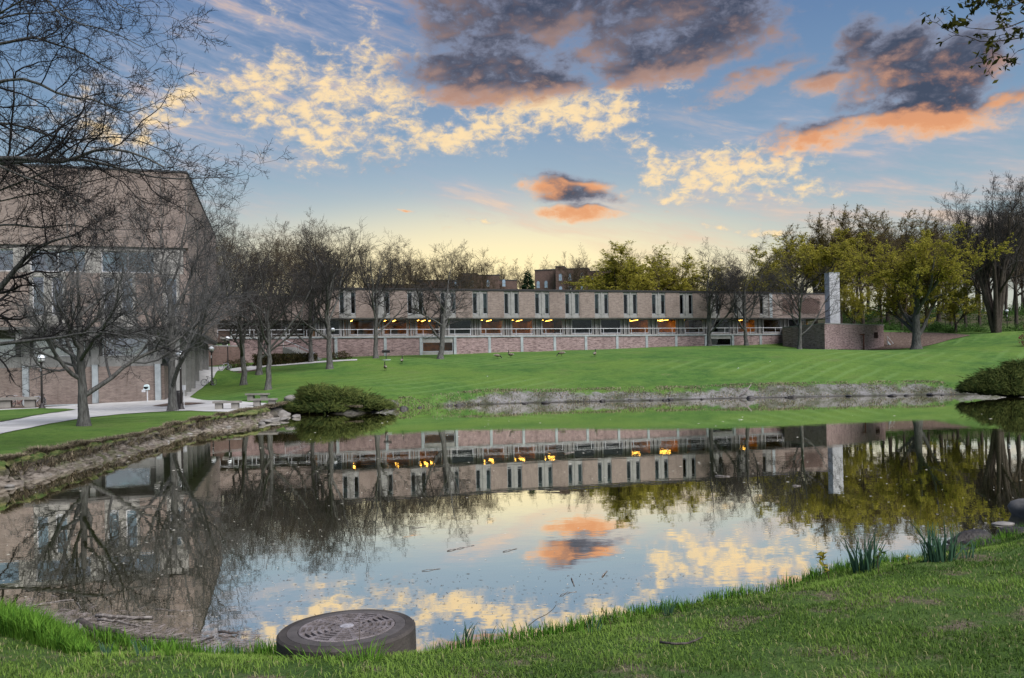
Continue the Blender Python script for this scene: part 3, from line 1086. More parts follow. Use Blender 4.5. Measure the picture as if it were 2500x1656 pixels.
# upstairs rooms
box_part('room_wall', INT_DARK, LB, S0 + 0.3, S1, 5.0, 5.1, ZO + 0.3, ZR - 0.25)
xx = -1 * BAY
TUBE2 = mat('fluorescent_tube_upper', emit_builder((1.0, 0.62, 0.10), 5.0))
box_part('ceiling_light', TUBE2, LB, xx + 1.30, xx + 1.5, 0.6, 2.6, 13.55, 13.6)

# ground floor, set back under the overhang
RY = 1.45
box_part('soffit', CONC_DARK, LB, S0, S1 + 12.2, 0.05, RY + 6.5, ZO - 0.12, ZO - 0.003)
box_part('terrace', CONC, LB, S0 - 12.0, S1 + 6.0, -0.55, RY + 6.5, ZT - 0.28, ZT)
box_part('room_wall', INT_WARM, LB, S0, S1 + 12, RY + 5.6, RY + 5.7, ZT, ZO - 0.12)
lit = {-4: 1, -3: 2, -2: 3, 0: 2, 1: 2, 2: 2, 5: 2, 6: 3, 7: 1, 9: 2, 10: 1}
for i in range(-5, 12):
    x0 = i * BAY + 0.10 if i > -5 else S0
    # cluster of concrete fins between the windows
    for k, fx in enumerate((0.0, 0.38, 0.74, 1.08)):
        if x0 + fx + 0.26 < S1 + 8:
            box_part('fin', CONC_GREY, LB, x0 + fx, x0 + fx + (0.28 if k % 2 == 0 else 0.22), RY - (0.22 if k % 2 else 0.0), RY + 0.3, ZT + 0.003, ZO - 0.123)
    wx0, wx1 = x0 + 1.36, (i + 1) * BAY + 0.10 - 0.06
    if i == -5:
        wx1 = -4 * BAY + 0.04
    win = box_part('large_window', GLASS, LB, wx0 + 0.06, wx1 - 0.06, RY + 0.1, RY + 0.115, ZT + 0.36, ZO - 0.2)
    f = MB()
    f.box(wx0, wx0 + 0.06, RY + 0.04, RY + 0.16, ZT + 0.3, ZO - 0.14).box(wx1 - 0.06, wx1, RY + 0.04, RY + 0.16, ZT + 0.3, ZO - 0.14)
    f.box(wx0, wx1, RY + 0.03, RY + 0.17, ZT + 0.26, ZT + 0.34).box(wx0 + 0.06, wx1 - 0.06, RY + 0.05, RY + 0.15, ZO - 0.2, ZO - 0.14)
    f.build('frame', FRAME, win)
    box_part('sill_wall', CONC_GREY, LB, wx0, wx1, RY, RY + 0.3, ZT + 0.003, ZT + 0.26)
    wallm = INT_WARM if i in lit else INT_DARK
    for px_ in (wx0 - 0.35, wx1 + 0.25):
        pass
    box_part('partition', INT_DARK if i not in lit or (i - 1) not in lit else INT_WARM, LB, x0 + 0.5, x0 + 0.6, RY + 0.32, RY + 5.6, ZT + 0.01, ZO - 0.13)  # wall coloured darker beside unlit bays, their shade put into the colour
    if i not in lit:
        box_part('shade_sheet', INT_DARK, LB, wx0 - 0.6, wx1 + 0.5, RY + 2.2, RY + 2.25, ZT + 0.01, ZO - 0.13)  # dark sheet standing in for the shade of an unlit room
    else:
        for k in range(lit[i]):
            xl = wx0 + 0.35 + k * (wx1 - wx0 - 0.5) / max(lit[i], 1)
            box_part('ceiling_light', TUBE_LIGHT, LB, xl, xl + 0.09, RY + 0.7, RY + 3.6, ZO - 0.20, ZO - 0.17)
        if rng.random() < 0.6:
            xd = wx0 + rng.uniform(0.6, 1.8)
            box_part('cabinet', INT_DARK, LB, xd, xd + 1.1, RY + 4.9, RY + 5.5, ZT + 0.01, ZT + 1.3)

# terrace wall with concrete pilasters
WY = -0.55
WX0, WX1 = S0 - 11.0, S1 + 3.2


def s_of(px, py, yoff):
    """distance along the facade for a pixel column, on the plane yoff behind the facade"""
    a, _ = ray(px, py)
    ox = -5.317 - yoff * math.sin(TH)
    oy = 115.18 + yoff * math.cos(TH)
    return (a * oy - ox) / (math.cos(TH) - a * math.sin(TH))


pil = [s_of(p, 840, WY) for p in (820, 940, 1027, 1110, 1194, 1273, 1353, 1429, 1505, 1577, 1649, 1721, 1787, 1855)]
cuts = [(s_of(1031, 840, WY), s_of(1105, 840, WY), 1), (s_of(1724, 840, WY), s_of(1783, 840, WY), 2)]
edges = [WX0] + pil + [WX1]
for a, b in zip(edges[:-1], edges[1:]):
    op = [c for c in cuts if abs((c[0] + c[1]) / 2 - (a + b) / 2) < 0.9]
    if op:
        continue
    box_part('wall_panel', BRICK_RED, LB, a + 0.17, b - 0.17, WY - 0.25, WY, ZB - 1.2, ZT - 0.28)
for x in pil:
    box_part('pilaster', CONC_PALE, LB, x - 0.19, x + 0.19, WY - 0.32, WY + 0.02, ZB - 1.2, ZT - 0.28)
for (a, b, kind) in cuts:
    zb = ZT - 1.25 if kind == 1 else ZT - 1.05
    z0 = 5.72 if kind == 1 else 6.15
    box_part('lintel', CONC_GREY, LB, a, b, WY - 0.22, WY, zb + 0.25, ZT - 0.28)
    box_part('area_wall', CONC_GREY, LB, a, b, WY - 0.22, WY, ZB - 1.2, z0 - 0.05)
    win = box_part('basement_window', GLASS, LB, a + 0.05, b - 0.05, WY - 0.08, WY - 0.07, z0, zb + 0.2)
    f = MB()
    f.box(a, a + 0.06, WY - 0.2, WY - 0.04, z0, zb + 0.25).box(b - 0.06, b, WY - 0.2, WY - 0.04, z0, zb + 0.25)
    f.box(a + 0.06, b - 0.06, WY - 0.24, WY - 0.03, z0 - 0.05, z0 + 0.02)
    f.build('frame', CONC_PALE if kind == 2 else FRAME, win)
    box_part('basement_room', INT_WARM if kind == 1 else BLACK, LB, a - 1, b + 1, WY + 4.5, WY + 4.6, z0 - 1, ZT - 0.3)
    box_part('basement_partition', BLACK, LB, a - 1.0, a - 0.9, WY + 0.02, WY + 4.5, z0 - 1, ZT - 0.3)
    box_part('basement_partition', BLACK, LB, b + 0.9, b + 1.0, WY + 0.02, WY + 4.5, z0 - 1, ZT - 0.3)
    if kind == 1:
        for k in (0.6, 1.9):
            box_part('ceiling_light', TUBE_LIGHT, LB, a + k, a + k + 0.5, WY + 1.6, WY + 1.9, ZT - 0.75, ZT - 0.72)
box_part('wall_cap', CONC_PALE, LB, WX0, WX1, WY - 0.36, WY + 0.02, ZT - 0.28, ZT - 0.14)
# railing along the terrace
RL = thing('terrace_railing', 'long white pipe railing along the edge of the terrace', 'railing', (-5.317, 115.18, 0), TH)
rl0, rl1 = S0 - 14.5, S1 + 3.6
MB().tube([(rl0, WY - 0.05, ZT + 0.86), (rl1, WY - 0.05, ZT + 0.86)], 0.045, 6).build('top_rail', WHITE, RL)
x = rl0
_post = MB().tube([(0, WY - 0.05, ZT - 0.06), (0, WY - 0.05, ZT + 0.86)], 0.035, 6).mesh('post', WHITE)
while x <= rl1 + 0.01:
    part('post', _post, RL, (x, 0, 0))
    x += 2.22

# the windowless wing at the far end, with a pierced brick screen
EW0 = S1 + 0.5
EW1 = s_of(2022, 740, 0.9)
box_part('end_wing_wall', BRICK_DARK if False else BRICK, LB, EW0, EW1, 0.7, 12.0, ZO + 0.02, ZR - 0.22)
box_part('end_wing_roof', ROOFM, LB, EW0, EW1 + 0.05, 0.62, 12.2, ZR - 0.22, ZR - 0.05)
scr = MB()
zz, row = ZO + 0.75, 0
while zz < ZR - 0.9:
    xx = EW0 + 2.3 + (0.21 if row % 2 else 0)
    while xx < EW1 - 2.0:
        scr.box(xx, xx + 0.27, 0.60, 0.70, zz, zz + 0.13)
        xx += 0.46
    zz += 0.19
    row += 1
o = scr.build('brick_screen', BRICK_DARK, LB)
o['kind'] = 'stuff'

# ------------------------------------------------------------------ chimney and service block
cp = at(2033, 788, 127)
ch = thing('concrete_chimney', 'tall plain pale concrete chimney slab rising behind the service block', 'chimney', (cp.x, cp.y, 8.2), TH)
MB().box(-0.93, 0.93, -0.6, 0.6, 0.0, 8.75).build('shaft', CHIM, ch, bevel=0.03)
MB().box(-0.96, 0.96, -0.63, 0.63, 8.75, 8.87).build('cap', CONC_PALE, ch)
A_, B_, C_ = at(1911, 842, 123.5), at(2014, 853, 113.5), at(2158, 852, 121.5)
sb = thing('service_block', 'low plain brick service block with an angled corner in front of the chimney', 'building', (B_.x, B_.y, 0))
ins = lambda p: (p.x - B_.x, p.y - B_.y)
back = [(C_.x + 1.5 - B_.x, C_.y + 9 - B_.y), (A_.x + 3 - B_.x, A_.y + 9 - B_.y)]
MB().prism([ins(A_), ins(B_), ins(C_)] + back, 3.2, 8.5).build('wall', BRICK_RED, sb)
cop = [Vector((p[0], p[1])) for p in [ins(A_), ins(B_), ins(C_)] + back]
MB().prism([(p.x * 1.012, p.y * 1.012 - 0.05) for p in cop], 8.5, 8.62).build('coping', CONC_GREY, sb)
_al = (C_ - B_).normalized()
_nr = Vector((_al.y, -_al.x, 0))


def on_face(px, py, off=0.02):
    a, b = ray(px, py)
    # intersect with face B-C
    d = (B_.x * _nr.x + B_.y * _nr.y) / (a * _nr.x + _nr.y)
    return Vector((a * d, d, CZ + b * d)) + _nr * off


v0, v1 = on_face(2133.5, 826), on_face(2142.5, 811.5)
ven = MB()
q0 = v0 - Vector((B_.x, B_.y, 0))
q1 = v1 - Vector((B_.x, B_.y, 0))
w_ = Vector((q1.x - q0.x, q1.y - q0.y, 0))
vs = [q0, q0 + w_, Vector((q0.x, q0.y, q1.z)) + w_, Vector((q0.x, q0.y, q1.z))]
ven.add(vs + [p + _nr * 0.03 for p in vs], [(4, 5, 6, 7), (0, 1, 5, 4), (1, 2, 6, 5), (2, 3, 7, 6), (3, 0, 4, 7)])
ve = ven.build('vent', BLACK, sb)
lou = MB()
for k in range(6):
    z = q0.z + (q1.z - q0.z) * (k + 0.5) / 6
    p0 = Vector((q0.x, q0.y, z)) + _nr * 0.05
    lou.tube([p0, p0 + w_], 0.022, 4)
lou.build('louvre', mat('rust', col=(0.10, 0.035, 0.022), rough=0.8, var=0.4), ve)
pp = on_face(2103.5, 853, 0.35)
ps = thing('standpipe', 'dark rusty standpipe with a side outlet by the service block', 'standpipe', (pp.x, pp.y, gz(pp.x, pp.y)))
hh = on_face(2100, 817, 0.35).z - gz(pp.x, pp.y)
RUST = MATS['rust']
MB().tube([(0, 0, -0.1), (0, 0, hh)], 0.10, 8).build('pipe', RUST, ps, smooth=True)
e_ = -_al * 0.95
MB().tube([(0, 0, hh - 0.05), (e_.x * .5, e_.y * .5, hh - 0.02), (e_.x, e_.y, hh - 0.02)], [0.12, 0.09, 0.05], 8).build('outlet', RUST, ps, smooth=True)
MB().lathe([(0.14, hh - 0.14), (0.16, hh - 0.1), (0.16, hh + 0.06), (0.1, hh + 0.1)], 10).build('cap', RUST, ps)
st = on_face(2163, 853, 0.0)
steps = thing('concrete_steps', 'short concrete steps with a white handrail beside the service block', 'steps', (st.x, st.y - 0.3, 0), math.atan2(_al.y, _al.x))
for k in range(7):
    box_part('step', CONC, steps, 0.05, 1.85 - k * 0.26, 0.0 + k * 0.002, 1.3, 4.2 + k * 0.17, 4.42 + k * 0.17)
sr = MB().tube([(0.0, -0.05, 6.9), (1.75, -0.05, 5.75)], 0.04, 6).tube([(1.4, -0.05, 4.5), (1.4, -0.05, 5.98)], 0.035, 6).tube([(0.1, -0.05, 5.6), (0.1, -0.05, 6.83)], 0.035, 6)
sr.build('handrail', WHITE, steps)
sl = at(2150, 838, 119)
MB().add([(0, -0.12, 5.95), (2.15, -0.12, 4.55), (2.15, -0.12, 4.85), (0, -0.12, 6.25), (0, 0.0, 5.95), (2.15, 0.0, 4.55), (2.15, 0.0, 4.85), (0, 0.0, 6.25)],
         [(0, 1, 2, 3), (7, 6, 5, 4), (3, 2, 6, 7), (1, 0, 4, 5), (0, 3, 7, 4), (2, 1, 5, 6)]).build('stringer', CONC_PALE, steps)

# ------------------------------------------------------------------ link wing between the two buildings
LK = thing('link_building', 'brick link wing with tall fins set back behind the bare trees', 'building', (-5.317, 115.18, 0), TH)
LY = 14.0
box_part('wall', BRICK, LK, S0 - 14.0, S0 + 2, LY, LY + 10, ZO + 0.6, ZR)
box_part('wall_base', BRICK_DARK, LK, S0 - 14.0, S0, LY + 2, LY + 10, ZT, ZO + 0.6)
for k in range(9):
    xk = S0 - 33.5 + k * 2.15
    box_part('fin', BRICK, LK, xk, xk + 1.15, LY - 0.5, LY + 0.4, 5.0, ZR - 0.05)
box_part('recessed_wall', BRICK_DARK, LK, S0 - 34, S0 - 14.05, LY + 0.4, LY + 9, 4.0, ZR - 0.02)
box_part('roof', ROOFM, LK, S0 - 34.1, S0 + 2, LY - 0.55, LY + 10.1, ZR, ZR + 0.15)
gf = MB()
for k in range(5):
    xk = S0 - 11.5 + k * 2.6
    gf.box(xk, xk + 0.14, LY + 1.2, LY + 1.34, ZT, ZT + 3.0)
gf.box(S0 - 11.5, S0 - 0.96, LY + 1.15, LY + 1.4, ZT + 2.45, ZT + 2.75)
gf.box(S0 - 11.5, S0 - 0.96, LY + 1.16, LY + 1.3, ZT + 1.0, ZT + 1.1)
gf.build('entrance_frame', WHITE, LK)
box_part('entrance_glass', GLASS, LK, S0 - 11.4, S0 - 1.1, LY + 1.26, LY + 1.27, ZT, ZT + 2.45)
rw0, rw1 = at(486, 870, 101), at(640, 870, 108)
rw = thing('retaining_wall', 'dark brick retaining wall at the top of the ramp below the link wing', 'wall', (rw0.x, rw0.y, 0))
_rd = Vector((rw1.x - rw0.x, rw1.y - rw0.y, 0))
_rn = Vector((-_rd.y, _rd.x, 0)).normalized() * 0.5
MB().prism([(0, 0), (_rd.x, _rd.y), (_rd.x + _rn.x, _rd.y + _rn.y), (_rn.x, _rn.y)], 1.5, 6.6).build('wall', BRICK_DARK, rw)
MB().prism([(-0.05, -0.06), (_rd.x, _rd.y - 0.06), (_rd.x + _rn.x, _rd.y + _rn.y + 0.05), (_rn.x, _rn.y + 0.05)], 6.6, 6.75).build('coping', CONC_GREY, rw)
# outdoor stair going down in front of the terrace wall
sp0, sp1 = at(690, 828, 106), at(768, 862, 103)
stair = thing('terrace_stair', 'outdoor stair with a pale sloping handrail below the terrace', 'stair', (sp0.x, sp0.y, 0))
dv_ = Vector((sp1.x - sp0.x, sp1.y - sp0.y, 0))
zt0, zt1 = sp0.z - 0.9, gz(sp1.x, sp1.y) + 0.05
ns = 14
for k in range(ns):
    p = dv_ * (k / ns)
    q = dv_ * ((k + 1) / ns)
    n_ = Vector((-dv_.y, dv_.x, 0)).normalized() * 2.0
    MB().prism([(p.x, p.y), (q.x, q.y), (q.x + n_.x, q.y + n_.y), (p.x + n_.x, p.y + n_.y)], zt1 - 1.2, zt0 + (zt1 - zt0) * (k + 1) / ns).build('step', CONC_GREY, stair)
MB().tube([(0, 0, sp0.z), (dv_.x, dv_.y, sp1.z)], 0.055, 6).build('handrail', WHITE, stair)
for k in (0.02, 0.5, 0.97):
    MB().tube([(dv_.x * k, dv_.y * k, zt0 + (zt1 - zt0) * k - 0.2), (dv_.x * k, dv_.y * k, sp0.z + (sp1.z - sp0.z) * k)], 0.04, 6).build('post', WHITE, stair)

# ------------------------------------------------------------------ tall brick building at the left
TB = thing('tall_brick_building', 'tall brick building with overhanging upper floors at the end of the pond', 'building', (-26.3, 67.0, 0), TH)
XL = -34.0
HT, HO = 19.5, 6.95
bays = [-5.05 * k - 5.3 for k in range(6)]
# front face between window bays
fz = [(HO, 7.3, 'band'), ]
box_part('roof', ROOFM, TB, XL, 0.06, -0.06, 33.06, HT, HT + 0.14)
box_part('upper_wall', BRICK, TB, XL, 0, 0.0, 0.4, 13.35, HT)
box_part('upper_wall', BRICK, TB, -0.4, 0, 0.4, 33.0, HO, HT)
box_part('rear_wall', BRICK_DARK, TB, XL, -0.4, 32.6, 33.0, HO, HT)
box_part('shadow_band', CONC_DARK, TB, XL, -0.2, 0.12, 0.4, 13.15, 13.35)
box_part('control_joint', CONC_DARK, TB, -2.02, -1.97, -0.004, 0.01, 13.4, HT - 0.02)
box_part('floor_slab', CONC_DARK, TB, XL, -0.41, 0.41, 32.6, 10.9, 11.2)
edges_ = []
prev = 0.0
pairs = [(-1.35, 1)] + [(b, 2) for b in bays]
for (xc, n) in pairs:
    if n == 1:
        a, b = -2.0, -0.7
    else:
        a, b = xc - 1.3, xc + 1.3
    box_part('brick_panel', BRICK, TB, b, prev, 0.0, 0.4, HO, 11.2)
    prev = a
    box_part('window_apron', CONC, TB, a, b, 0.12, 0.4, HO, 7.85)
    box_part('window_head', CONC, TB, a, b, 0.12, 0.4, 10.9, 11.2)
    xs = [xc - 1.08, xc + 0.26] if n == 2 else [-1.75]
    cur = a
    for x in xs:
        if x > cur:
            box_part('mullion', CONC, TB, cur, x, 0.08, 0.4, 7.85, 10.9)
        cur = x + 0.82
        win = box_part('window', GLASS_BRIGHT, TB, x + 0.06, x + 0.76, 0.25, 0.26, 7.92, 10.84)
        f = MB()
        f.box(x, x + 0.06, 0.18, 0.3, 7.85, 10.9).box(x + 0.76, x + 0.82, 0.18, 0.3, 7.85, 10.9)
        f.box(x + 0.06, x + 0.76, 0.18, 0.3, 7.85, 7.92).box(x + 0.06, x + 0.76, 0.18, 0.3, 10.84, 10.9)
        f.build('frame', WHITE, win)
        MB().box(x + 0.06, x + 0.76, 0.34, 0.36, 7.92, 10.84).build('blind', BLIND, win)
    box_part('mullion', CONC, TB, cur, b, 0.08, 0.4, 7.85, 10.9)
box_part('brick_panel', BRICK, TB, XL, prev, 0.0, 0.4, HO, 11.2)
# ribbon windows
xr = -2.6
box_part('ribbon_pier', CONC, TB, xr, -0.4, 0.05, 0.4, 11.2, 13.15)
while xr > XL + 5:
    win = box_part('ribbon_window', GLASS_BRIGHT, TB, xr - 3.84, xr - 0.06, 0.28, 0.29, 11.36, 12.9)
    f = MB()
    f.box(xr - 3.9, xr - 3.84, 0.2, 0.34, 11.3, 13.0).box(xr - 0.06, xr, 0.2, 0.34, 11.3, 13.0).box(xr - 3.84, xr - 0.06, 0.2, 0.34, 11.3, 11.36).box(xr - 3.84, xr - 0.06, 0.2, 0.34, 12.9, 13.0)
    f.box(xr - 1.98, xr - 1.92, 0.22, 0.32, 11.36, 12.9)
    f.build('frame', WHITE, win)
    MB().box(xr - 3.84, xr - 0.06, 0.38, 0.4, 11.36, 12.9).build('blind', BLIND, win)
    box_part('ribbon_sill', CONC, TB, xr - 3.9, xr, 0.1, 0.4, 11.2, 11.3)
    box_part('ribbon_head', CONC, TB, xr - 3.9, xr, 0.1, 0.4, 13.0, 13.15)
    box_part('ribbon_pier', CONC, TB, xr - 5.05, xr - 3.9, 0.05, 0.4, 11.2, 13.15)
    xr -= 5.05
# soffit and ground floor
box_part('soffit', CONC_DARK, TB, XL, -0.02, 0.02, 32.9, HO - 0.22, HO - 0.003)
GYY = 2.3
cols = [-2.75, -7.5, -12.55, -17.6, -22.7, -27.8]
for i, x in enumerate(cols):
    box_part('pilaster', CONC_PALE, TB, x - 0.22, x + 0.22, GYY - 0.25, GYY + 0.1, -0.6, 3.95)
    box_part('column', CONC_GREY, TB, x - 0.3, x + 0.3, GYY - 0.1, GYY + 0.3, 3.95, HO - 0.22)
    box_part('bracket', CONC_GREY, TB, x - 0.2, x + 0.2, 0.5, GYY - 0.1, 5.9, HO - 0.22)
    x2 = cols[i + 1] if i + 1 < len(cols) else XL
    box_part('brick_panel', BRICK, TB, x2 + 0.23, x - 0.23, GYY, GYY + 0.35, -0.6, 3.8)
    box_part('spandrel', CONC_GREY, TB, x2 + 0.3, x - 0.3, GYY + 0.06, GYY + 0.35, 3.8, 4.66)
    a, b = x2 + 0.55, x - 0.75
    win = box_part('window', GLASS_BRIGHT, TB, a + 0.06, b - 0.06, GYY + 0.22, GYY + 0.23, 4.74, 6.1)
    f = MB()
    f.box(a, a + 0.06, GYY + 0.12, GYY + 0.27, 4.68, 6.16).box(b - 0.06, b, GYY + 0.12, GYY + 0.27, 4.68, 6.16)
    f.box(a + 0.06, b - 0.06, GYY + 0.12, GYY + 0.27, 4.68, 4.74).box(a + 0.06, b - 0.06, GYY + 0.12, GYY + 0.27, 6.1, 6.16)
    f.build('frame', WHITE, win)
    box_part('window_back', INT_DARK, TB, x2 + 0.3, x - 0.3, GYY + 1.2, GYY + 1.25, 4.66, HO - 0.25)
    box_part('transom_panel', CONC_DARK, TB, x2 + 0.3, x - 0.3, GYY + 0.12, GYY + 0.3, 6.16, HO - 0.23)
    box_part('jamb', CONC_DARK, TB, b, x - 0.3, GYY + 0.1, GYY + 0.3, 4.66, 6.16)
    box_part('jamb', CONC_DARK, TB, x2 + 0.3, a, GYY + 0.1, GYY + 0.3, 4.66, 6.16)
# side return of the ground floor with its colonnade
box_part('side_wall', BRICK, TB, -2.6, -2.3, GYY + 0.36, 32.0, -0.6, 3.8)
box_part('side_wall_upper', CONC_DARK, TB, -3.2, -2.9, GYY + 0.36, 32.0, 3.8, HO - 0.22)
for k in range(8):
    y = 1.2 + k * 4.2
    box_part('side_column', CONC_GREY, TB, -1.5, -0.9, y, y + 0.45, -0.6, HO - 0.22)

# ------------------------------------------------------------------ far halls of residence on the hill
ARCH = mat('far_window', col=(0.25, 0.33, 0.42), rough=0.15, spec=0.8)


def hall(name, label, px, d, boxes, rz, wins):
    p = at(px, 700, d)
    t = thing(name, label, 'building', (p.x, p.y, 0), rz)
    for (x0, x1, y0, y1, z1) in boxes:
        wl = box_part('wall', BRICK_FAR, t, x0, x1, y0, y1, 10, z1)
        MB().box(x0 - 0.1, x1 + 0.1, y0 - 0.1, y1 + 0.1, z1, z1 + 0.25).build('parapet', ROOFM, wl)
    for (x, y, z, face) in wins:
        prof = [(-0.42, 0.0), (0.42, 0.0), (0.42, 1.5), (0.28, 1.78), (0.0, 1.9), (-0.28, 1.78), (-0.42, 1.5)]
        m = MB()
        if face == 'f':
            vs = [(x + a, y - 0.03, z + b) for a, b in prof] + [(x + a, y + 0.1, z + b) for a, b in prof]
        else:
            vs = [(x - 0.03, y + a, z + b) for a, b in prof[::-1]] + [(x + 0.1, y + a, z + b) for a, b in prof[::-1]]
        n = len(prof)
        m.add(vs, [tuple(range(n))] + [(i, i + n, (i + 1) % n + n, (i + 1) % n) for i in range(n)])
        wn_ = m.build('window', ARCH, t)
        if face == 'f':
            MB().box(x - 0.5, x + 0.5, y - 0.12, y - 0.031, z - 0.12, z).box(x - 0.42, x + 0.42, y - 0.06, y - 0.031, z + 0.75, z + 0.85).build('sill', CONC_GREY, wn_)
    return t


w1 = []
for r_ in range(4):
    for c_ in range(3):
        w1.append((1.3 + c_ * 2.6 + (0.6 if c_ > 1 else 0), 0.0, 27.0 - r_ * 3.4, 'f'))
for r_ in range(4):
    for c_ in range(4):
        w1.append((10.0 + c_ * 2.3, 1.2, 25.6 - r_ * 3.4, 'f'))
for r_ in range(4):
    for c_ in range(2):
        w1.append((-5.3 + c_ * 2.2, 3.4, 25.6 - r_ * 3.4, 'f'))
hall('residence_hall', 'dark brick residence hall with arched windows beyond the long roof', 1357, 222,
     [(0, 2.4, 0.0, 9, 30.7), (2.4, 8.8, 0.02, 9, 30.0), (8.8, 17.0, 1.2, 9, 29.2), (17.0, 22, 3.0, 9, 28.3), (-6.2, 0, 3.4, 9, 30.4)], R(-10), w1)
w2 = []
for r_ in range(4):
    for c_ in range(4):
        w2.append((-3.0 + c_ * 4.4, 0.0, 26.2 - r_ * 3.5, 'f'))
hall('residence_hall', 'broad stepped dark brick hall half hidden by bare trees above the roof', 1140, 225,
     [(-46, -28, 3.0, 12, 26.2), (-28, -14, 2.0, 12, 27.0), (-14, -2, 1.0, 12, 28.0), (-2, 3, 0.0, 12, 29.6), (3, 9, 0.02, 12, 29.2), (9, 14, 1.2, 12, 27.9), (14, 24, 3.0, 12, 20.5)], R(6), w2)
dm = at(1008, 703, 128)
dome = thing('roof_vent', 'small white domed ventilator on the long flat roof', 'vent', (dm.x, dm.y, ZR))
MB().lathe([(0.42, -0.1), (0.45, 0.25), (0.4, 0.45), (0.25, 0.58), (0.05, 0.63)], 12).build('dome', WHITE, dome, smooth=True)
MB().lathe([(0.6, -0.05), (0.6, 0.02), (0.44, 0.06)], 12).build('base', CONC_GREY, dome)

# ------------------------------------------------------------------ trees
def bark_builder(c0, c1, moss=0.0):
    def f(t, p, out):
        co = t.node('ShaderNodeTexCoord').outputs['Object']
        n = t.noise(t.vmath('MULTIPLY', co, (9.0, 9.0, 1.6)), 1.5, 5.0, 0.65)
        n2 = t.noise(co, 0.8, 3.0, 0.5)
        c = t.mix(t.smooth(n, 0.35, 0.65), c0, c1)
        c = t.mix(t.math('MULTIPLY', t.smooth(n2, 0.4, 0.7), 0.4), c, tuple(x * 0.7 for x in c0))
        t.put(p.inputs['Base Color'], c)
        b = t.node('ShaderNodeBump')
        b.inputs['Distance'].default_value = 0.03
        t.put(b.inputs['Height'], n)
        t.l.new(b.outputs[0], p.inputs['Normal'])
    return f


BARK = mat('bark_grey', bark_builder((0.060, 0.058, 0.054), (0.145, 0.142, 0.134)), rough=0.95, spec=0.1)
BARK_BROWN = mat('bark_brown', bark_builder((0.040, 0.033, 0.028), (0.10, 0.083, 0.070)), rough=0.95, spec=0.1)
TWIG = mat('twig', col=(0.050, 0.046, 0.044), rough=0.95, spec=0.08, var=0.35, vscale=0.6)
TWIG_BROWN = mat('twig_brown', col=(0.085, 0.066, 0.044), rough=0.95, spec=0.08, var=0.35, vscale=0.5)
TWIG_PALE = mat('twig_pale', col=(0.10, 0.098, 0.096), rough=0.95, spec=0.08, var=0.4, vscale=0.5)
TWIG_DARK = mat('twig_dark', col=(0.026, 0.024, 0.024), rough=0.95, spec=0.08, var=0.3, vscale=0.8)


def leaf_builder(c0, c1, trans=0.3):
    def f(t, p, out):
        g = t.node('ShaderNodeNewGeometry')
        n = t.noise(g.outputs['Position'], 1.1, 4.0, 0.6)
        r_ = g.outputs['Random Per Island']
        c = t.mix(t.smooth(t.math('ADD', t.math('MULTIPLY', n, 0.7), t.math('MULTIPLY', r_, 0.4)), 0.3, 0.75), c0, c1)
        d = t.node('ShaderNodeBsdfDiffuse')
        tr = t.node('ShaderNodeBsdfTranslucent')
        t.put(d.inputs[0], c)
        t.put(tr.inputs[0], c)
        mx = t.node('ShaderNodeMixShader')
        mx.inputs[0].default_value = trans
        t.l.new(d.outputs[0], mx.inputs[1])
        t.l.new(tr.outputs[0], mx.inputs[2])
        t.l.new(mx.outputs[0], out.inputs[0])
    return f


LEAF_OLIVE = mat('leaf_olive', leaf_builder((0.19, 0.18, 0.028), (0.45, 0.40, 0.07), 0.45))
LEAF_GREEN = mat('leaf_green', leaf_builder((0.045, 0.085, 0.018), (0.11, 0.17, 0.035)))
LEAF_BROWNISH = mat('leaf_bud', leaf_builder((0.11, 0.085, 0.03), (0.21, 0.17, 0.055)))
LEAF_YOUNG = mat('leaf_young', leaf_builder((0.030, 0.036, 0.010), (0.075, 0.075, 0.018)))
LEAF_PINK = mat('leaf_magenta', leaf_builder((0.11, 0.015, 0.035), (0.26, 0.05, 0.09)))
CONIFER = mat('conifer', leaf_builder((0.012, 0.026, 0.014), (0.030, 0.055, 0.026), 0.1))
JUNIPER = mat('juniper', leaf_builder((0.035, 0.060, 0.020), (0.14, 0.165, 0.050), 0.2))
HEDGE = mat('hedge_leaf', leaf_builder((0.030, 0.036, 0.014), (0.075, 0.060, 0.028), 0.15))


def norm(v):
    return v / np.maximum(np.linalg.norm(v, axis=-1, keepdims=True), 1e-9)


def tubes(P, Rr, sides, base=0):
    """P (N,K,3) polylines, Rr (N,K) radii"""
    N, Kk, _ = P.shape
    T = np.empty_like(P)
    T[:, 1:-1] = P[:, 2:] - P[:, :-2]
    T[:, 0] = P[:, 1] - P[:, 0]
    T[:, -1] = P[:, -1] - P[:, -2]
    T = norm(T)
    m = norm(P[:, -1] - P[:, 0])
    ref = np.where(np.abs(m[:, 2:3]) < 0.8, np.array([[0, 0, 1.0]]), np.array([[1.0, 0, 0]]))
    A = norm(np.cross(T, ref[:, None, :]))
    B = np.cross(T, A)
    th = np.arange(sides) * 2 * math.pi / sides
    V = P[:, :, None, :] + Rr[:, :, None, None] * (A[:, :, None, :] * np.cos(th)[None, None, :, None] + B[:, :, None, :] * np.sin(th)[None, None, :, None])
    V = V.reshape(-1, 3)
    i = np.arange(N)[:, None, None] * (Kk * sides)
    j = np.arange(Kk - 1)[None, :, None] * sides
    k = np.arange(sides)[None, None, :]
    k2 = (k + 1) % sides
    Q = np.stack([i + j + k, i + j + k2, i + j + sides + k2, i + j + sides + k], -1).reshape(-1, 4)
    return V, Q + base


def join_tubes(levels):
    Vs, Qs, b = [], [], 0
    for P, Rr, s in levels:
        V, Q = tubes(P, Rr, s, b)
        Vs.append(V)
        Qs.append(Q)
        b += len(V)
    return np.concatenate(Vs), np.concatenate(Qs)


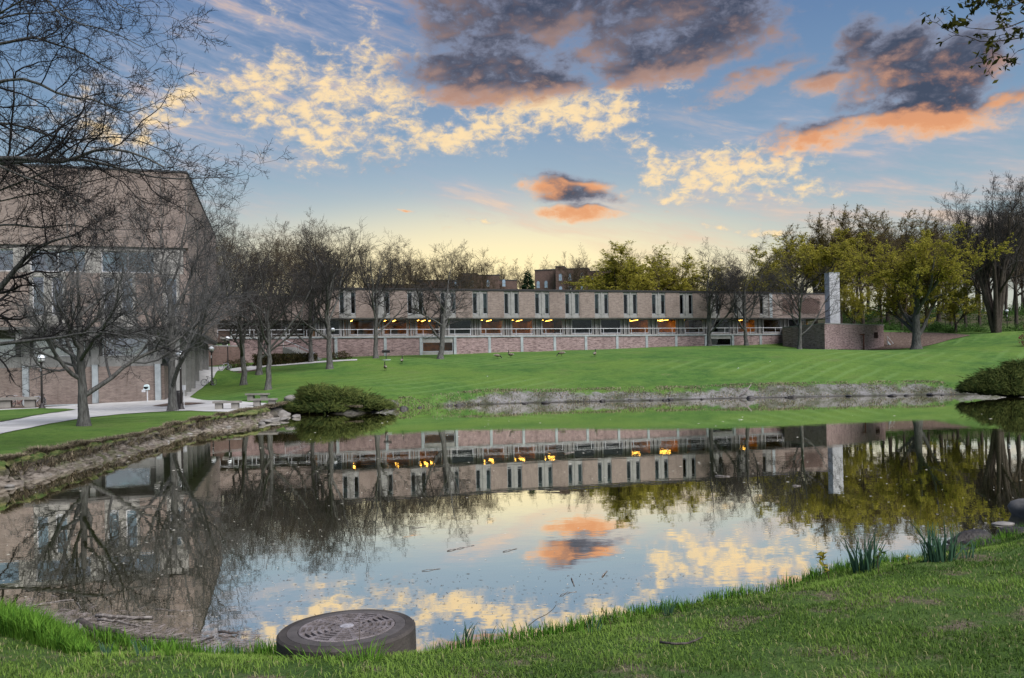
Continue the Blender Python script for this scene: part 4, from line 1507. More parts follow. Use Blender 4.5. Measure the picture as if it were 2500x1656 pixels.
def sample_line(P, t):
    """P (N,K,3), t (N,n) in 0..1"""
    Kk = P.shape[1]
    f = np.clip(t, 0, 0.9999) * (Kk - 1)
    i = f.astype(int)
    w = (f - i)[..., None]
    r = np.arange(P.shape[0])[:, None]
    return P[r, i] * (1 - w) + P[r, i + 1] * w, norm(P[r, i + 1] - P[r, i])


def children(rs, P, Rr, n, f0, ang, asd, lens, Kk, curv, up, rr, rmin, taper=0.35, tip=True):
    """n children on every branch"""
    N = P.shape[0]
    t = f0 + (1 - f0) * (np.arange(n)[None, :] + rs.uniform(0, 1, (N, n))) / n
    if tip:
        t[:, -1] = 1.0
    pos, dr = sample_line(P, t)
    Kp = Rr.shape[1]
    fi = np.clip(t, 0, 0.9999) * (Kp - 1)
    ii = fi.astype(int)
    r_ = np.arange(N)[:, None]
    prad = Rr[r_, ii] * (1 - (fi - ii)) + Rr[r_, ii + 1] * (fi - ii)
    a = np.abs(rs.normal(ang, asd, (N, n)))
    if tip:
        a[:, -1] *= 0.35
    rnd = rs.normal(size=(N, n, 3))
    perp = norm(np.cross(dr, rnd))
    d = norm(dr * np.cos(a)[..., None] + perp * np.sin(a)[..., None])
    plen = np.linalg.norm(np.diff(P, axis=1), axis=2).sum(1)
    L = (plen[:, None] * lens * rs.uniform(0.65, 1.25, (N, n)) * (1.15 - 0.45 * t))
    M = N * n
    pos, d, L = pos.reshape(M, 3), d.reshape(M, 3), L.reshape(M)
    r0 = np.maximum(prad.reshape(M) * rr, rmin)
    C = np.empty((M, Kk, 3))
    C[:, 0] = pos
    step = (L / (Kk - 1))[:, None]
    upv = np.array([0, 0, 1.0])
    for k in range(1, Kk):
        d = norm(d + rs.normal(0, curv, (M, 3)) + upv * up)
        C[:, k] = C[:, k - 1] + d * step
    w = np.linspace(1, taper, Kk)[None, :]
    return C, np.maximum(r0[:, None] * w, rmin * 0.7)


def trunk_line(rs, H, r0, lean=(0, 0), wob=0.05, Kk=12, top=0.55):
    z = np.concatenate([[0.0, 0.18, 0.5], np.linspace(1.2, H * top, Kk - 3)])
    P = np.zeros((1, Kk, 3))
    P[0, :, 2] = z
    wb = np.where(z > 0.6, 1.0, 0.0)
    P[0, :, 0] = lean[0] * z + np.cumsum(rs.normal(0, wob, Kk) * wb)
    P[0, :, 1] = lean[1] * z + np.cumsum(rs.normal(0, wob, Kk) * wb)
    P[0, 0, :] = (0, 0, -0.25)
    w = np.interp(z, [0, H * top], [1, 0.45])
    w[0], w[1], w[2] = 1.75, 1.28, 1.06
    return P, (r0 * w)[None, :]


def tree_meshes(name, seed, H, r0, fork=0.22, spread=0.62, ang1=0.85, up1=0.10, n=(9, 7, 6, 6, 4), lean=(0, 0), twig=0.012,
                bark=None, twigm=None, leaf=None, leaf_n=0, leaf_size=0.15, curv=0.16, top=0.55, multi=0, droop=0.0, wob=0.05):
    rs = np.random.RandomState(seed)
    lv = []
    if multi:
        P = np.zeros((multi, 10, 3))
        z = np.linspace(0, 1, 10)
        Rr = np.zeros((multi, 10))
        for m in range(multi):
            az = 2 * math.pi * (m + rs.uniform(-0.3, 0.3)) / multi
            s = rs.uniform(0.12, 0.42) * spread
            h = H * rs.uniform(0.55, 0.72)
            prof = z ** 1.25
            P[m, :, 0] = math.cos(az) * (0.5 * r0 + prof * h * s) + np.cumsum(rs.normal(0, wob, 10))
            P[m, :, 1] = math.sin(az) * (0.5 * r0 + prof * h * s) + np.cumsum(rs.normal(0, wob, 10))
            P[m, :, 2] = z * h - 0.25
            Rr[m] = r0 * rs.uniform(0.5, 0.72) * np.linspace(1, 0.28, 10)
        T0, R0 = P, Rr
    else:
        T0, R0 = trunk_line(rs, H, r0, lean, wob, top=top)
    f0 = fork / top
    C1, R1 = children(rs, T0, R0, n[0], min(f0, 0.75), ang1, 0.16, spread * (0.95 if not multi else 0.5), 9, curv * 0.75, up1, 0.62, twig, 0.3)
    C2, R2 = children(rs, C1, R1, n[1], 0.22, 0.72, 0.20, 0.55, 7, curv, 0.06 - droop, 0.66, twig, 0.35)
    C3, R3 = children(rs, C2, R2, n[2], 0.18, 0.75, 0.22, 0.55, 5, curv * 1.2, 0.05 - droop, 0.66, twig, 0.45)
    C4, R4 = children(rs, C3, R3, n[3], 0.15, 0.75, 0.22, 0.56, 4, curv * 1.4, 0.03 - droop, 0.62, twig, 0.5)
    lv = [(C2, R2, 5), (C3, R3, 4), (C4, R4, 3)]
    ends = C4
    if n[4]:
        C5, R5 = children(rs, C4, R4, n[4], 0.1, 0.75, 0.25, 0.60, 3, curv * 1.5, 0.03 - droop, 0.7, twig * 0.8, 0.6)
        lv.append((C5, R5, 3))
        ends = C5
    V, Q = join_tubes([(T0, R0, 10), (C1, R1, 7)])
    me_t = mesh_arrays(name + '_trunk', V, Q, bark or BARK, smooth=True)
    V, Q = join_tubes(lv)
    me_c = mesh_arrays(name + '_crown', V, Q, twigm or TWIG, smooth=True)
    me_l = None
    if leaf is not None and leaf_n:
        E = ends.reshape(-1, 3)
        pick = rs.randint(0, len(E), leaf_n)
        me_l = leaf_mesh(rs, E[pick] + rs.normal(0, leaf_size * 0.6, (leaf_n, 3)), leaf_size, leaf, name + '_foliage')
    return me_t, me_c, me_l


def leaf_mesh(rs, C, size, m, name, flatness=0.5, long=1.3):
    N = len(C)
    a = norm(rs.normal(size=(N, 3)) * np.array([1, 1, flatness]))
    b = norm(np.cross(a, rs.normal(size=(N, 3))))
    s = (size * rs.uniform(0.5, 1.25, N))[:, None]
    V = np.stack([C - a * s * long * 0.5, C + b * s * 0.36, C + a * s * long * 0.5, C - b * s * 0.36], 1).reshape(-1, 3)
    Q = np.arange(N * 4).reshape(-1, 4)
    return mesh_arrays(name, V, Q, m)


def place_tree(name, label, meshes, base, rz=0.0, scale=1.0, group=None, cat='tree', sink=0.0):
    t = thing(name, label, cat, (base[0], base[1], base[2] - sink), rz, group, scale)
    part('trunk', meshes[0], t)
    part('crown', meshes[1], t)
    if meshes[2] is not None:
        o = part('foliage', meshes[2], t)
        o['kind'] = 'stuff'
    return t


# ---- the kinds of tree, grown once each
KN = dict(
    a=tree_meshes('locust_a', 1, 14.0, 0.21, fork=0.20, ang1=0.80, spread=0.95, n=(9, 6, 5, 5, 4), twig=0.009),
    b=tree_meshes('locust_b', 2, 14.0, 0.22, fork=0.24, ang1=0.68, spread=0.92, n=(9, 6, 5, 5, 4), twig=0.009),
    c=tree_meshes('locust_c', 3, 14.0, 0.24, fork=0.17, ang1=0.86, spread=1.00, n=(9, 6, 5, 5, 4), lean=(-0.05, 0), twig=0.009),
    d=tree_meshes('upright_d', 4, 17.0, 0.26, fork=0.28, ang1=0.52, spread=0.80, up1=0.13, n=(9, 6, 6, 5, 4), twig=0.011, bark=BARK_BROWN, twigm=TWIG_BROWN),
    e=tree_meshes('upright_e', 5, 17.0, 0.26, fork=0.32, ang1=0.58, spread=0.82, up1=0.10, n=(9, 6, 6, 5, 4), twig=0.011, bark=BARK_BROWN, twigm=TWIG_BROWN),
    m=tree_meshes('multi_m', 6, 22.0, 0.62, bark=BARK_BROWN, fork=0.20, ang1=0.42, spread=0.90, up1=0.14, multi=9, n=(6, 5, 5, 4, 3), twig=0.018, twigm=TWIG),
    o=tree_meshes('maple_o', 7, 15.0, 0.46, fork=0.16, ang1=1.0, spread=0.92, up1=0.10, n=(15, 6, 6, 5, 0), twig=0.014, bark=BARK, twigm=TWIG_BROWN,
                  leaf=LEAF_OLIVE, leaf_n=48000, leaf_size=0.15),
    p=tree_meshes('maple_p', 8, 14.0, 0.36, fork=0.20, ang1=0.85, spread=0.95, n=(11, 6, 6, 5, 0), twig=0.014, bark=BARK_BROWN, twigm=TWIG_BROWN,
                  leaf=LEAF_OLIVE, leaf_n=46000, leaf_size=0.16),
    q=tree_meshes('budding_q', 9, 18.0, 0.30, fork=0.30, ang1=0.55, spread=0.85, up1=0.13, n=(9, 6, 6, 6, 0), twig=0.016, bark=BARK_BROWN, twigm=TWIG_BROWN,
                  leaf=LEAF_BROWNISH, leaf_n=17000, leaf_size=0.13),
)


def top_scale(kind_h, base, top_py, px):
    a, b = ray(px, top_py)
    return (CZ + b * base[1] - base[2]) / kind_h


def mesh_height(me):
    co = np.empty(len(me.vertices) * 3, dtype=np.float32)
    me.vertices.foreach_get('co', co)
    return float(np.percentile(co[2::3], 99.3))


KH = {k: mesh_height(v[1]) for k, v in KN.items()}


def tree_px(kind, px, py, top, label, rz, group=None, name='bare_tree', sx=1.0):
    b = hit(px, py)
    s = top_scale(KH[kind], b, top, px)
    t = place_tree(name, label, KN[kind], b, rz, s, group)
    if sx != 1.0:
        t.scale = (s * sx, s * sx, s)
    return t


LG = 'bare trees on the lawn'
tree_px('b', 595, 940, 590, 'slim bare tree on the grass beside the ramp', 0.4, LG, sx=1.35)
tree_px('c', 633, 915, 600, 'bare tree with a dark forked trunk above the ramp lawn', 1.9, LG, sx=1.35)
tree_px('a', 655, 952, 590, 'bare tree with a pale forked trunk on the slope above the benches', 3.0, LG, sx=1.35)
tree_px('a', 760, 885, 600, 'bare tree with a thick dark trunk in front of the hedge end', 4.4, LG, sx=1.35)
tree_px('b', 805, 901, 545, 'tall bare tree with a pale trunk standing in the grass before the brick wall', 5.3, LG, sx=1.35)
tree_px('c', 797, 872, 590, 'leaning dark bare tree close to the brick terrace wall', 0.2, LG, sx=1.35)
tree_px('b', 918, 875, 590, 'leaning bare tree beside the small grill on the lawn', 2.6, LG, sx=1.35)
tree_px('c', 1075, 877, 600, 'spreading bare tree in front of the lit basement window', 3.5, LG, sx=1.5)
tree_px('c', 1732, 845, 600, 'bare tree with a pale trunk in front of the dark basement opening', 0.9, LG, sx=1.35)
tree_px('a', 1822, 844, 595, 'pale bare tree standing close to the terrace wall', 5.0, LG, sx=1.35)
tree_px('a', 1952, 853, 620, 'bare tree in front of the service block', 1.2, LG, sx=1.4)
tree_px('o', 2237, 853, 575, 'broad maple in yellow green young leaf beside the leaf bed', 2.2, name='maple_tree', sx=1.15)
tree_px('m', 2432, 812, 450, 'huge bare tree of many stems at the edge of the wood', 0.6, name='bare_tree', sx=0.95)


def far_tree(kind, px, top, d, label, rz, group, name='bare_tree', sx=1.0):
    p = at(px, 700, d)
    b = Vector((p.x, p.y, gz(p.x, p.y)))
    s = top_scale(KH[kind], b, top, px)
    t = place_tree(name, label, KN[kind], b, rz, s, group, sink=0.1)
    if sx != 1.0:
        t.scale = (s * sx, s * sx, s)
    return t


rg = random.Random(4)
G2 = 'bare trees behind the roofs'
for (px, top, d, k) in [(545, 540, 148, 'd'), (600, 548, 142, 'e'), (660, 560, 140, 'd'), (720, 545, 138, 'e'), (775, 538, 132, 'd'), (845, 560, 140, 'e'), (900, 590, 150, 'd'),
                        (955, 588, 152, 'e'), (1010, 590, 156, 'd'), (1070, 598, 160, 'e'), (1125, 596, 158, 'd'), (1180, 612, 165, 'e')]:
    far_tree(k, px, top, d, 'bare tree rising behind the finned link wing' if px < 740 else ('bare tree behind the near end of the long flat roof' if px < 930 else 'bare tree standing before the broad stepped hall'), rg.uniform(0, 6.28), G2, sx=1.25)
G3 = 'thin trees around the residence hall'
for (px, top, d, k) in [(1225, 640, 235, 'd'), (1270, 632, 240, 'e'), (1325, 635, 245, 'd'), (1392, 613, 205, 'e'), (1425, 640, 240, 'd'), (1440, 622, 200, 'd'), (1490, 608, 190, 'e'), (1530, 605, 185, 'd')]:
    far_tree(k, px, top, d, 'thin bare tree by the pointed conifer' if px < 1330 else 'thin bare tree showing over the roof of the arched window hall', rg.uniform(0, 6.28), G3, sx=1.05)
far_tree('q', 1600, 615, 170, 'budding brownish tree behind the long roof', 1.0, None, 'budding_tree', 1.3)
far_tree('p', 1560, 612, 150, 'rounded yellow green maple behind the long flat roof', 0.3, None, 'maple_tree', 1.75)
far_tree('p', 1500, 650, 158, 'smaller yellow green maple beside the residence hall', 3.3, None, 'maple_tree', 1.6)
far_tree('p', 1700, 660, 165, 'low yellow green tree behind the two pale bare trees', 1.3, None, 'maple_tree', 1.9)
far_tree('p', 1830, 655, 165, 'yellow green tree over the end of the long roof', 2.3, None, 'maple_tree', 1.8)
for (px, top, d, k, l) in [(1665, 605, 150, 'e', 'bare tree rising behind the long roof near its far end'),
                           (1790, 615, 158, 'd', 'bare tree rising behind the roof beside the yellow green tree')]:
    far_tree(k, px, top, d, l, rg.uniform(0, 6.28), None, sx=1.2)
far_tree('p', 1960, 575, 150, 'tall olive tree behind the chimney', 4.0, None, 'maple_tree', 1.5)
G4 = 'tall budding trees of the wood'
for (px, top, d) in [(1930, 560, 170), (1990, 530, 165), (2050, 512, 160), (2105, 515, 158), (2165, 528, 162), (2225, 525, 166), (2290, 520, 160)]:
    far_tree('q', px, top, d, 'tall slender budding tree in the wood behind the maple', rg.uniform(0, 6.28), G4, 'budding_tree', 1.1)
G5 = 'bare trunks of the wood'
for (px, top, d, k) in [(2150, 560, 150, 'd'), (2200, 545, 145, 'e'), (2260, 540, 150, 'd'), (2320, 520, 150, 'e'), (2355, 490, 140, 'd'), (2390, 500, 152, 'e'), (2480, 450, 138, 'd'), (2520, 440, 130, 'e'),
                        (2455, 480, 160, 'd'), (2300, 560, 180, 'e'), (2400, 540, 185, 'd'), (2560, 470, 150, 'e'), (2080, 590, 175, 'd'), (2240, 580, 190, 'e'), (2500, 520, 180, 'd')]:
    far_tree(k, px, top, d, 'tall bare tree in the wood near the many stemmed tree' if px > 2340 else 'tall bare tree in the wood behind the leaf bed', rg.uniform(0, 6.28), G5, sx=0.85)
G6 = 'distant trees deep in the wood'
for i in range(22):
    px = 2040 + i * 27 + rg.uniform(-9, 9)
    far_tree('qde'[i % 3], px, 575 + rg.uniform(-25, 25), 196 + rg.uniform(0, 34), 'distant tree deep in the wood, seen between the nearer trunks', rg.uniform(0, 6.28), G6, 'budding_tree' if i % 3 == 0 else 'bare_tree', 1.3)
far_tree('p', 2330, 690, 128, 'small bushy yellow green sapling at the edge of the wood', 2.0, None, 'sapling', 1.3)
far_tree('p', 2085, 700, 140, 'dark shrubby tree between the chimney and the maple', 5.0, None, 'shrubby_tree', 1.0)


# ---- the two near trees of the path
def near_tree(px, py, toppy, seed, r0, label, **kw):
    b = hit(px, py)
    a, c = ray(px, toppy)
    H = CZ + c * b[1] - b[2]
    me = tree_meshes('path_tree_%d' % seed, seed, H, r0, **kw)
    return place_tree('bare_tree', label, me, b, 0.0, 1.0, LG)


near_tree(205, 1041, 560, 21, 0.235, 'stout bare tree on the grass strip between the pond and the path', fork=0.16, ang1=1.0, spread=1.05, n=(12, 7, 6, 6, 4), twig=0.0055, curv=0.2, twigm=TWIG_PALE, top=0.6, wob=0.03)
near_tree(422, 1004, 500, 22, 0.27, 'stout bare tree beside the litter bin and the lamp post', fork=0.15, ang1=0.92, spread=0.92, n=(12, 7, 6, 6, 4), twig=0.007, curv=0.18, twigm=TWIG_PALE, top=0.6, wob=0.03)


# ---- overhanging trees whose trunks stand outside the picture, limbs laid out one by one
def guided_tree(name, label, base, trunk_top, limbs, seed, n, twig, r_lead, bark, twigm, leaf=None, leaf_n=0, leaf_size=0.06, lens=0.42, droop=0.0, curv=0.22, cat='tree', rt=0.3):
    rs = np.random.RandomState(seed)
    t = thing(name, label, cat, base)
    bx = np.array(base)
    Kk = 12
    TP = np.zeros((1, Kk, 3))
    s = np.linspace(0, 1, Kk)
    for k in range(3):
        TP[0, :, k] = s * (trunk_top[k] - base[k])
    TP[0, :, 0] += np.sin(s * 3.0) * 0.25
    TP[0, 0, 2] -= 0.3
    TR = (rt * np.linspace(1, 0.45, Kk))[None, :]
    LP, LR = [], []
    for (pts, r0, r1) in limbs:
        pw = np.array([at(*p) for p in pts]) - bx
        j = np.argmin(np.abs(TP[0, :, 2] - (pw[0, 2] - 0.6)))
        pw = np.vstack([TP[0, j], pw])
        # resample smoothly
        seg = np.r_[0, np.cumsum(np.linalg.norm(np.diff(pw, axis=0), axis=1))]
        u = np.linspace(0, seg[-1], 16)
        q = np.stack([np.interp(u, seg, pw[:, k]) for k in range(3)], 1)
        q[1:-1] = q[1:-1] * 0.6 + (q[:-2] + q[2:]) * 0.2
        LP.append(q)
        LR.append(np.linspace(r0, r1, 16))
    LP, LR = np.array(LP), np.array(LR)
    V, Q = join_tubes([(TP, TR, 12), (LP, LR, 8)])
    part('trunk', mesh_arrays(name + '_trunk', V, Q, bark, smooth=True), t)
    C2, R2 = children(rs, LP, LR, n[0], 0.22, 0.85, 0.25, lens, 9, curv * 0.8, 0.05 - droop, 0.55, twig, 0.4)
    C3, R3 = children(rs, C2, R2, n[1], 0.15, 0.85, 0.25, 0.45, 7, curv, 0.03 - droop, 0.6, twig, 0.5)
    C4, R4 = children(rs, C3, R3, n[2], 0.12, 0.85, 0.25, 0.45, 4, curv * 1.2, 0.03 - droop, 0.65, twig, 0.6)
    lv = [(C2, R2, 6), (C3, R3, 4), (C4, R4, 3)]
    ends = C4
    if len(n) > 3 and n[3]:
        C5, R5 = children(rs, C4, R4, n[3], 0.1, 0.8, 0.25, 0.5, 3, curv * 1.3, 0.02, 0.7, twig * 0.85, 0.6)
        lv.append((C5, R5, 3))
    V, Q = join_tubes(lv)
    part('crown', mesh_arrays(name + '_crown', V, Q, twigm, smooth=True), t)
    if leaf is not None:
        E = ends[:, 1:].reshape(-1, 3)
        pick = rs.randint(0, len(E), leaf_n)
        o = part('foliage', leaf_mesh(rs, E[pick] + rs.normal(0, leaf_size * 0.45, (leaf_n, 3)), leaf_size, leaf, name + '_leaves', 1.0, 1.8), t)
        o['kind'] = 'stuff'
    return t


D = 25.0
limbs = [
    ([(-60, 392, D), (0, 386, D), (71, 386, D - .3), (118, 398, D - .5), (161, 397, D - .7), (193, 384, D - .9), (221, 371, D - 1), (246, 354, D - 1.1), (279, 364, D - 1.2), (321, 371, D - 1.3), (360, 385, D - 1.4), (400, 408, D - 1.5)], .105, .022),
    ([(-40, 400, D + .2), (60, 395, D - .2), (193, 386, D - .9), (243, 400, D - .6), (286, 402, D - .5), (321, 421, D - .4), (357, 434, D - .3), (428, 439, D), (500, 434, D), (545, 433, D)], .085, .012),
    ([(-80, 120, D + 1), (0, 107, D + 1), (36, 102, D + 1), (82, 86, D + 1.2), (130, 110, D + 1.2), (190, 120, D + 1.3), (240, 155, D + 1.4), (290, 182, D + 1.5)], .07, .012),
    ([(-80, 230, D - 1), (0, 200, D - 1), (29, 187, D - 1), (71, 191, D - 1.2), (107, 207, D - 1.3), (136, 229, D - 1.4), (164, 246, D - 1.5), (200, 232, D - 1.6), (250, 246, D - 1.7), (304, 286, D - 1.8), (360, 262, D - 1.8)], .075, .012),
    ([(20, -60, D - 2), (129, 0, D - 2), (143, 43, D - 2), (186, 61, D - 2), (243, 64, D - 2), (279, 79, D - 2), (321, 100, D - 2), (352, 118, D - 2)], .05, .010),
    ([(180, -70, D - 2.5), (279, 0, D - 2.5), (296, 21, D - 2.5), (329, 36, D - 2.5), (372, 50, D - 2.5), (412, 40, D - 2.5)], .035, .008),
    ([(-60, 395, D - 1), (0, 400, D - 1), (29, 421, D - 1.2), (71, 439, D - 1.4), (107, 446, D - 1.5), (143, 471, D - 1.6), (190, 490, D - 1.7), (240, 540, D - 1.7)], .06, .012),
    ([(-40, 300, D + .5), (40, 300, D + .5), (110, 330, D + .5), (200, 345, D + .3), (280, 330, D + .2), (350, 345, D + .2), (410, 372, D + .2), (440, 395, D + .2)], .05, .009),
    ([(-60, 60, D), (20, 40, D), (60, 30, D), (110, 35, D), (170, 20, D), (230, 25, D)], .05, .010),
    ([(-60, 760, D + 3), (0, 705, D + 3), (40, 655, D + 3), (70, 620, D + 3), (120, 590, D + 3), (180, 575, D + 3)], .16, .03),
    ([(-80, 850, D + 2), (0, 840, D + 2), (80, 831, D + 2), (134, 826, D + 2), (174, 820, D + 2), (214, 808, D + 2), (308, 818, D + 2), (360, 840, D + 2)], .085, .014),
    ([(-60, 560, D + 1), (30, 545, D + 1), (100, 560, D + 1), (170, 545, D + 1), (240, 565, D + 1), (300, 560, D + 1)], .05, .010),
    ([(193, 388, D - .9), (204, 430, D - .9), (200, 470, D - .9), (180, 500, D - 1), (178, 540, D - 1), (190, 590, D - 1)], .045, .009),
    ([(321, 421, D - .4), (345, 470, D - .4), (350, 510, D - .4), (352, 560, D - .4)], .03, .008),
]
bx_ = (-19.0, 27.0, gz(-19.0, 27.0))
guided_tree('bare_tree', 'large bare tree whose crooked limbs hang in over the pond path', bx_, (-18.2, 25.8, 14.5), limbs, 31, (12, 7, 5, 3), 0.0065, 0.1, BARK, TWIG_DARK, lens=0.30, curv=0.26, rt=0.38)
D = 12.0
rl = [([(2620, 70, D), (2560, 75, D), (2500, 92, D), (2455, 100, D), (2420, 101, D), (2390, 106, D), (2370, 97, D), (2358, 88, D)], .022, .006),
      ([(2620, 20, D - .4), (2560, 30, D - .4), (2500, 50, D - .4), (2465, 68, D - .4), (2437, 80, D - .4), (2405, 72, D - .4), (2380, 70, D - .4)], .02, .006),
      ([(2620, -40, D + .3), (2550, -20, D + .3), (2500, 0, D + .3), (2470, 20, D + .3), (2445, 30, D + .3), (2430, 10, D + .3)], .02, .006),
      ([(2640, 60, D + .5), (2580, 90, D + .5), (2530, 110, D + .5), (2495, 120, D + .5), (2485, 125, D + .5)], .018, .006)]
bx_ = (10.4, 12.6, gz(10.4, 12.6))
guided_tree('oak_tree', 'overhanging oak branch with clusters of small young leaves', bx_, (9.6, 12.2, 9.6), rl, 32, (7, 5, 3), 0.004, 0.05, BARK_BROWN, TWIG_DARK, LEAF_YOUNG, 900, 0.075, lens=0.22, curv=0.25, rt=0.22)


# ------------------------------------------------------------------ evergreens and shrubs
def spray_mesh(rs, C, Dv, L, w, m, name):
    """tapered three sided sprays of needles from C along Dv"""
    N = len(C)
    a = norm(np.cross(Dv, rs.normal(size=(N, 3))))
    b = np.cross(Dv, a)
    L = L[:, None]
    w = w[:, None]
    V = np.stack([C + a * w, C - a * w * 0.5 + b * w * 0.87, C - a * w * 0.5 - b * w * 0.87, C + Dv * L], 1).reshape(-1, 3)
    i = np.arange(N)[:, None] * 4
    T = np.concatenate([i + np.array([[0, 1, 3]]), i + np.array([[1, 2, 3]]), i + np.array([[2, 0, 3]])], 0)
    return mesh_arrays(name, V, T, m)


def juniper(label, lobes, seed, base, rz=0.0, group='spreading junipers by the water'):
    """lobes: (x,y,z,rx,ry,rz) ellipsoids in local metres"""
    rs = np.random.RandomState(seed)
    t = thing('juniper_bush', label, 'bush', base, rz, group)
    Cs, Ds = [], []
    for (x, y, z, rx, ry, rz_) in lobes:
        n = int(1500 * (rx * ry + rx * rz_ + ry * rz_) / 3)
        d = norm(rs.normal(size=(n, 3)))
        d[:, 2] = np.abs(d[:, 2]) * 1.1 - 0.28
        d = norm(d)
        rad = (rs.uniform(0.62, 1.0, n) + np.where(rs.uniform(0, 1, n) < 0.12, rs.uniform(0.05, 0.22, n), 0) + 0.10 * np.sin(d[:, 0] * 9 + x) * np.sin(d[:, 1] * 7 + y))[:, None]
        p = d * np.array([rx, ry, rz_]) * rad
        # tiers: pull the sprays towards shelves
        shelf = 0.26
        p[:, 2] = 0.5 * p[:, 2] + 0.5 * (np.round((p[:, 2] + 0.1 * rs.normal(size=n)) / shelf) * shelf) + rs.normal(0, 0.05, n)
        Cs.append(p + np.array([x, y, z]))
        out = norm(np.c_[d[:, :2] * np.array([rx, ry]), np.zeros(n)] + 1e-6)
        Ds.append(norm(out + np.c_[np.zeros((n, 2)), rs.uniform(0.0, 0.55, n)] + rs.normal(0, 0.3, (n, 3))))
    C, Dv = np.concatenate(Cs), np.concatenate(Ds)
    g = 0.02
    C[:, 2] = np.maximum(C[:, 2], g)
    me = spray_mesh(rs, C, Dv, rs.uniform(0.22, 0.62, len(C)), rs.uniform(0.018, 0.045, len(C)), JUNIPER, 'juniper_foliage')
    o = part('foliage', me, t)
    o['kind'] = 'stuff'
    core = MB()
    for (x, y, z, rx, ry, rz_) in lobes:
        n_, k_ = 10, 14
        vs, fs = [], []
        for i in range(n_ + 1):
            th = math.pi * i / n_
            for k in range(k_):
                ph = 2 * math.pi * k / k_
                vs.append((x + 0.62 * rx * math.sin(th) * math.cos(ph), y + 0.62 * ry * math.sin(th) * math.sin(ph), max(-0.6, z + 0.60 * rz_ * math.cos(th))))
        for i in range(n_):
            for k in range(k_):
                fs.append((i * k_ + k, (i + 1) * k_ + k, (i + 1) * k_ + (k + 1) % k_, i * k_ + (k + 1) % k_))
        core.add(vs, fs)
    core.build('dark_core', mat('juniper_heart', col=(0.012, 0.018, 0.009), rough=1.0, spec=0.05, var=0.5), t)  # solid near-black lobes filling the inside of the bush
    st_ = MB()
    for k in range(7):
        a = k * 0.9
        st_.tube([(0, 0, -0.3), (0.6 * math.cos(a), 0.5 * math.sin(a), 0.4), (1.5 * math.cos(a), 1.0 * math.sin(a), 0.8)], [0.06, 0.05, 0.03], 5)
    st_.build('stem', BARK_BROWN, t)
    return t


jb = Vector((*onplane(830, 1000, 0.25), 0.12))
juniper('wide spreading juniper bush overhanging the pond beside the boulders',
        [(-1.6, 0.4, .95, 1.55, 1.3, 0.95), (0.0, 0.3, .75, 1.9, 1.4, 0.95), (1.6, -0.1, .45, 1.6, 1.2, 0.75), (2.7, -0.2, .25, 1.2, 0.9, .5), (-2.9, -0.1, .25, 1.0, 0.9, .45), (-0.6, -0.8, .15, 2.2, 0.8, .5), (-1.9, 0.2, 1.3, 1.0, 0.9, 0.55)], 41, jb)
jb = Vector((*onplane(2462, 960, 0.3), 0.2))
juniper('large rounded juniper bush on the pond bank below the wood',
        [(0.2, 0.4, 0.8, 3.0, 1.8, 1.3), (-1.9, 0.0, 0.5, 1.7, 1.3, .75), (2.6, 0.4, 1.1, 2.4, 1.8, 1.6), (1.2, 0.6, 1.75, 1.4, 1.0, .9), (-2.9, -0.2, .40, 1.0, 0.8, .45), (0.0, -0.7, 0.15, 2.6, 0.9, .6), (2.6, -0.6, 0.2, 2.2, 1.0, .7)], 42, jb)


def leaf_volume(name, label, cat, base, dims, n, size, m, seed, rz=0.0, group=None, stems=True, shape='ell', kind=None):
    rs = np.random.RandomState(seed)
    t = thing(name, label, cat, base, rz, group)
    if shape == 'box':
        p = rs.uniform(-1, 1, (n, 3)) * np.array(dims)
        p[:, 2] = p[:, 2] * 0.5 + dims[2] * 0.5
        p += rs.normal(0, 0.06, p.shape)
    else:
        d = norm(rs.normal(size=(n, 3)))
        p = d * (rs.uniform(0.35, 1.0, n) ** 0.5)[:, None] * np.array(dims)
        p[:, 2] += dims[2] * 0.85
        p[:, 2] = np.abs(p[:, 2])
        p += 0.12 * np.sin(p[:, [1, 2, 0]] * 4.0)
    o = part('foliage', leaf_mesh(rs, p, size, m, name + '_foliage', 0.8), t)
    o['kind'] = 'stuff'
    if stems:
        k = 14
        S = np.zeros((k, 5, 3))
        for i in range(k):
            e = rs.uniform(-0.8, 0.8, 2) * np.array(dims[:2])
            b0 = e * 0.5
            S[i, :, 0] = np.linspace(b0[0], e[0], 5) + rs.normal(0, 0.04, 5)
            S[i, :, 1] = np.linspace(b0[1], e[1], 5) + rs.normal(0, 0.04, 5)
            S[i, :, 2] = np.linspace(-0.1, dims[2] * rs.uniform(0.8, 1.5), 5)
        Rr = np.tile(np.linspace(0.03, 0.01, 5), (k, 1))
        C2, R2 = children(rs, S, Rr, 6, 0.2, 0.7, 0.2, 0.5, 4, 0.2, 0.05, 0.6, 0.008)
        V, Q = join_tubes([(S, Rr, 5), (C2, R2, 3)])
        part('stem', mesh_arrays(name + '_stem', V, Q, TWIG_BROWN), t)
    return t


h0, h1 = hit(612, 897), hit(768, 884)
hm = (h0 + h1) / 2
hl = (h1 - h0).length / 2
leaf_volume('clipped_hedge', 'low clipped dark hedge at the foot of the terrace stair', 'hedge', (hm.x, hm.y + 1.2, gz(hm.x, hm.y) - 0.1), (hl, 0.8, 1.5), 9000, 0.16, HEDGE, 51, math.atan2(h1.y - h0.y, h1.x - h0.x), shape='box')
for (px, py, lb) in [(830, 878, 'twiggy low shrub against the brick terrace wall'), (580, 898, 'low dark shrub at the top of the ramp')]:
    b = hit(px, py)
    leaf_volume('low_shrub', lb, 'shrub', (b.x, b.y, b.z), (1.5, 0.9, 0.55), 900, 0.13, HEDGE, px)
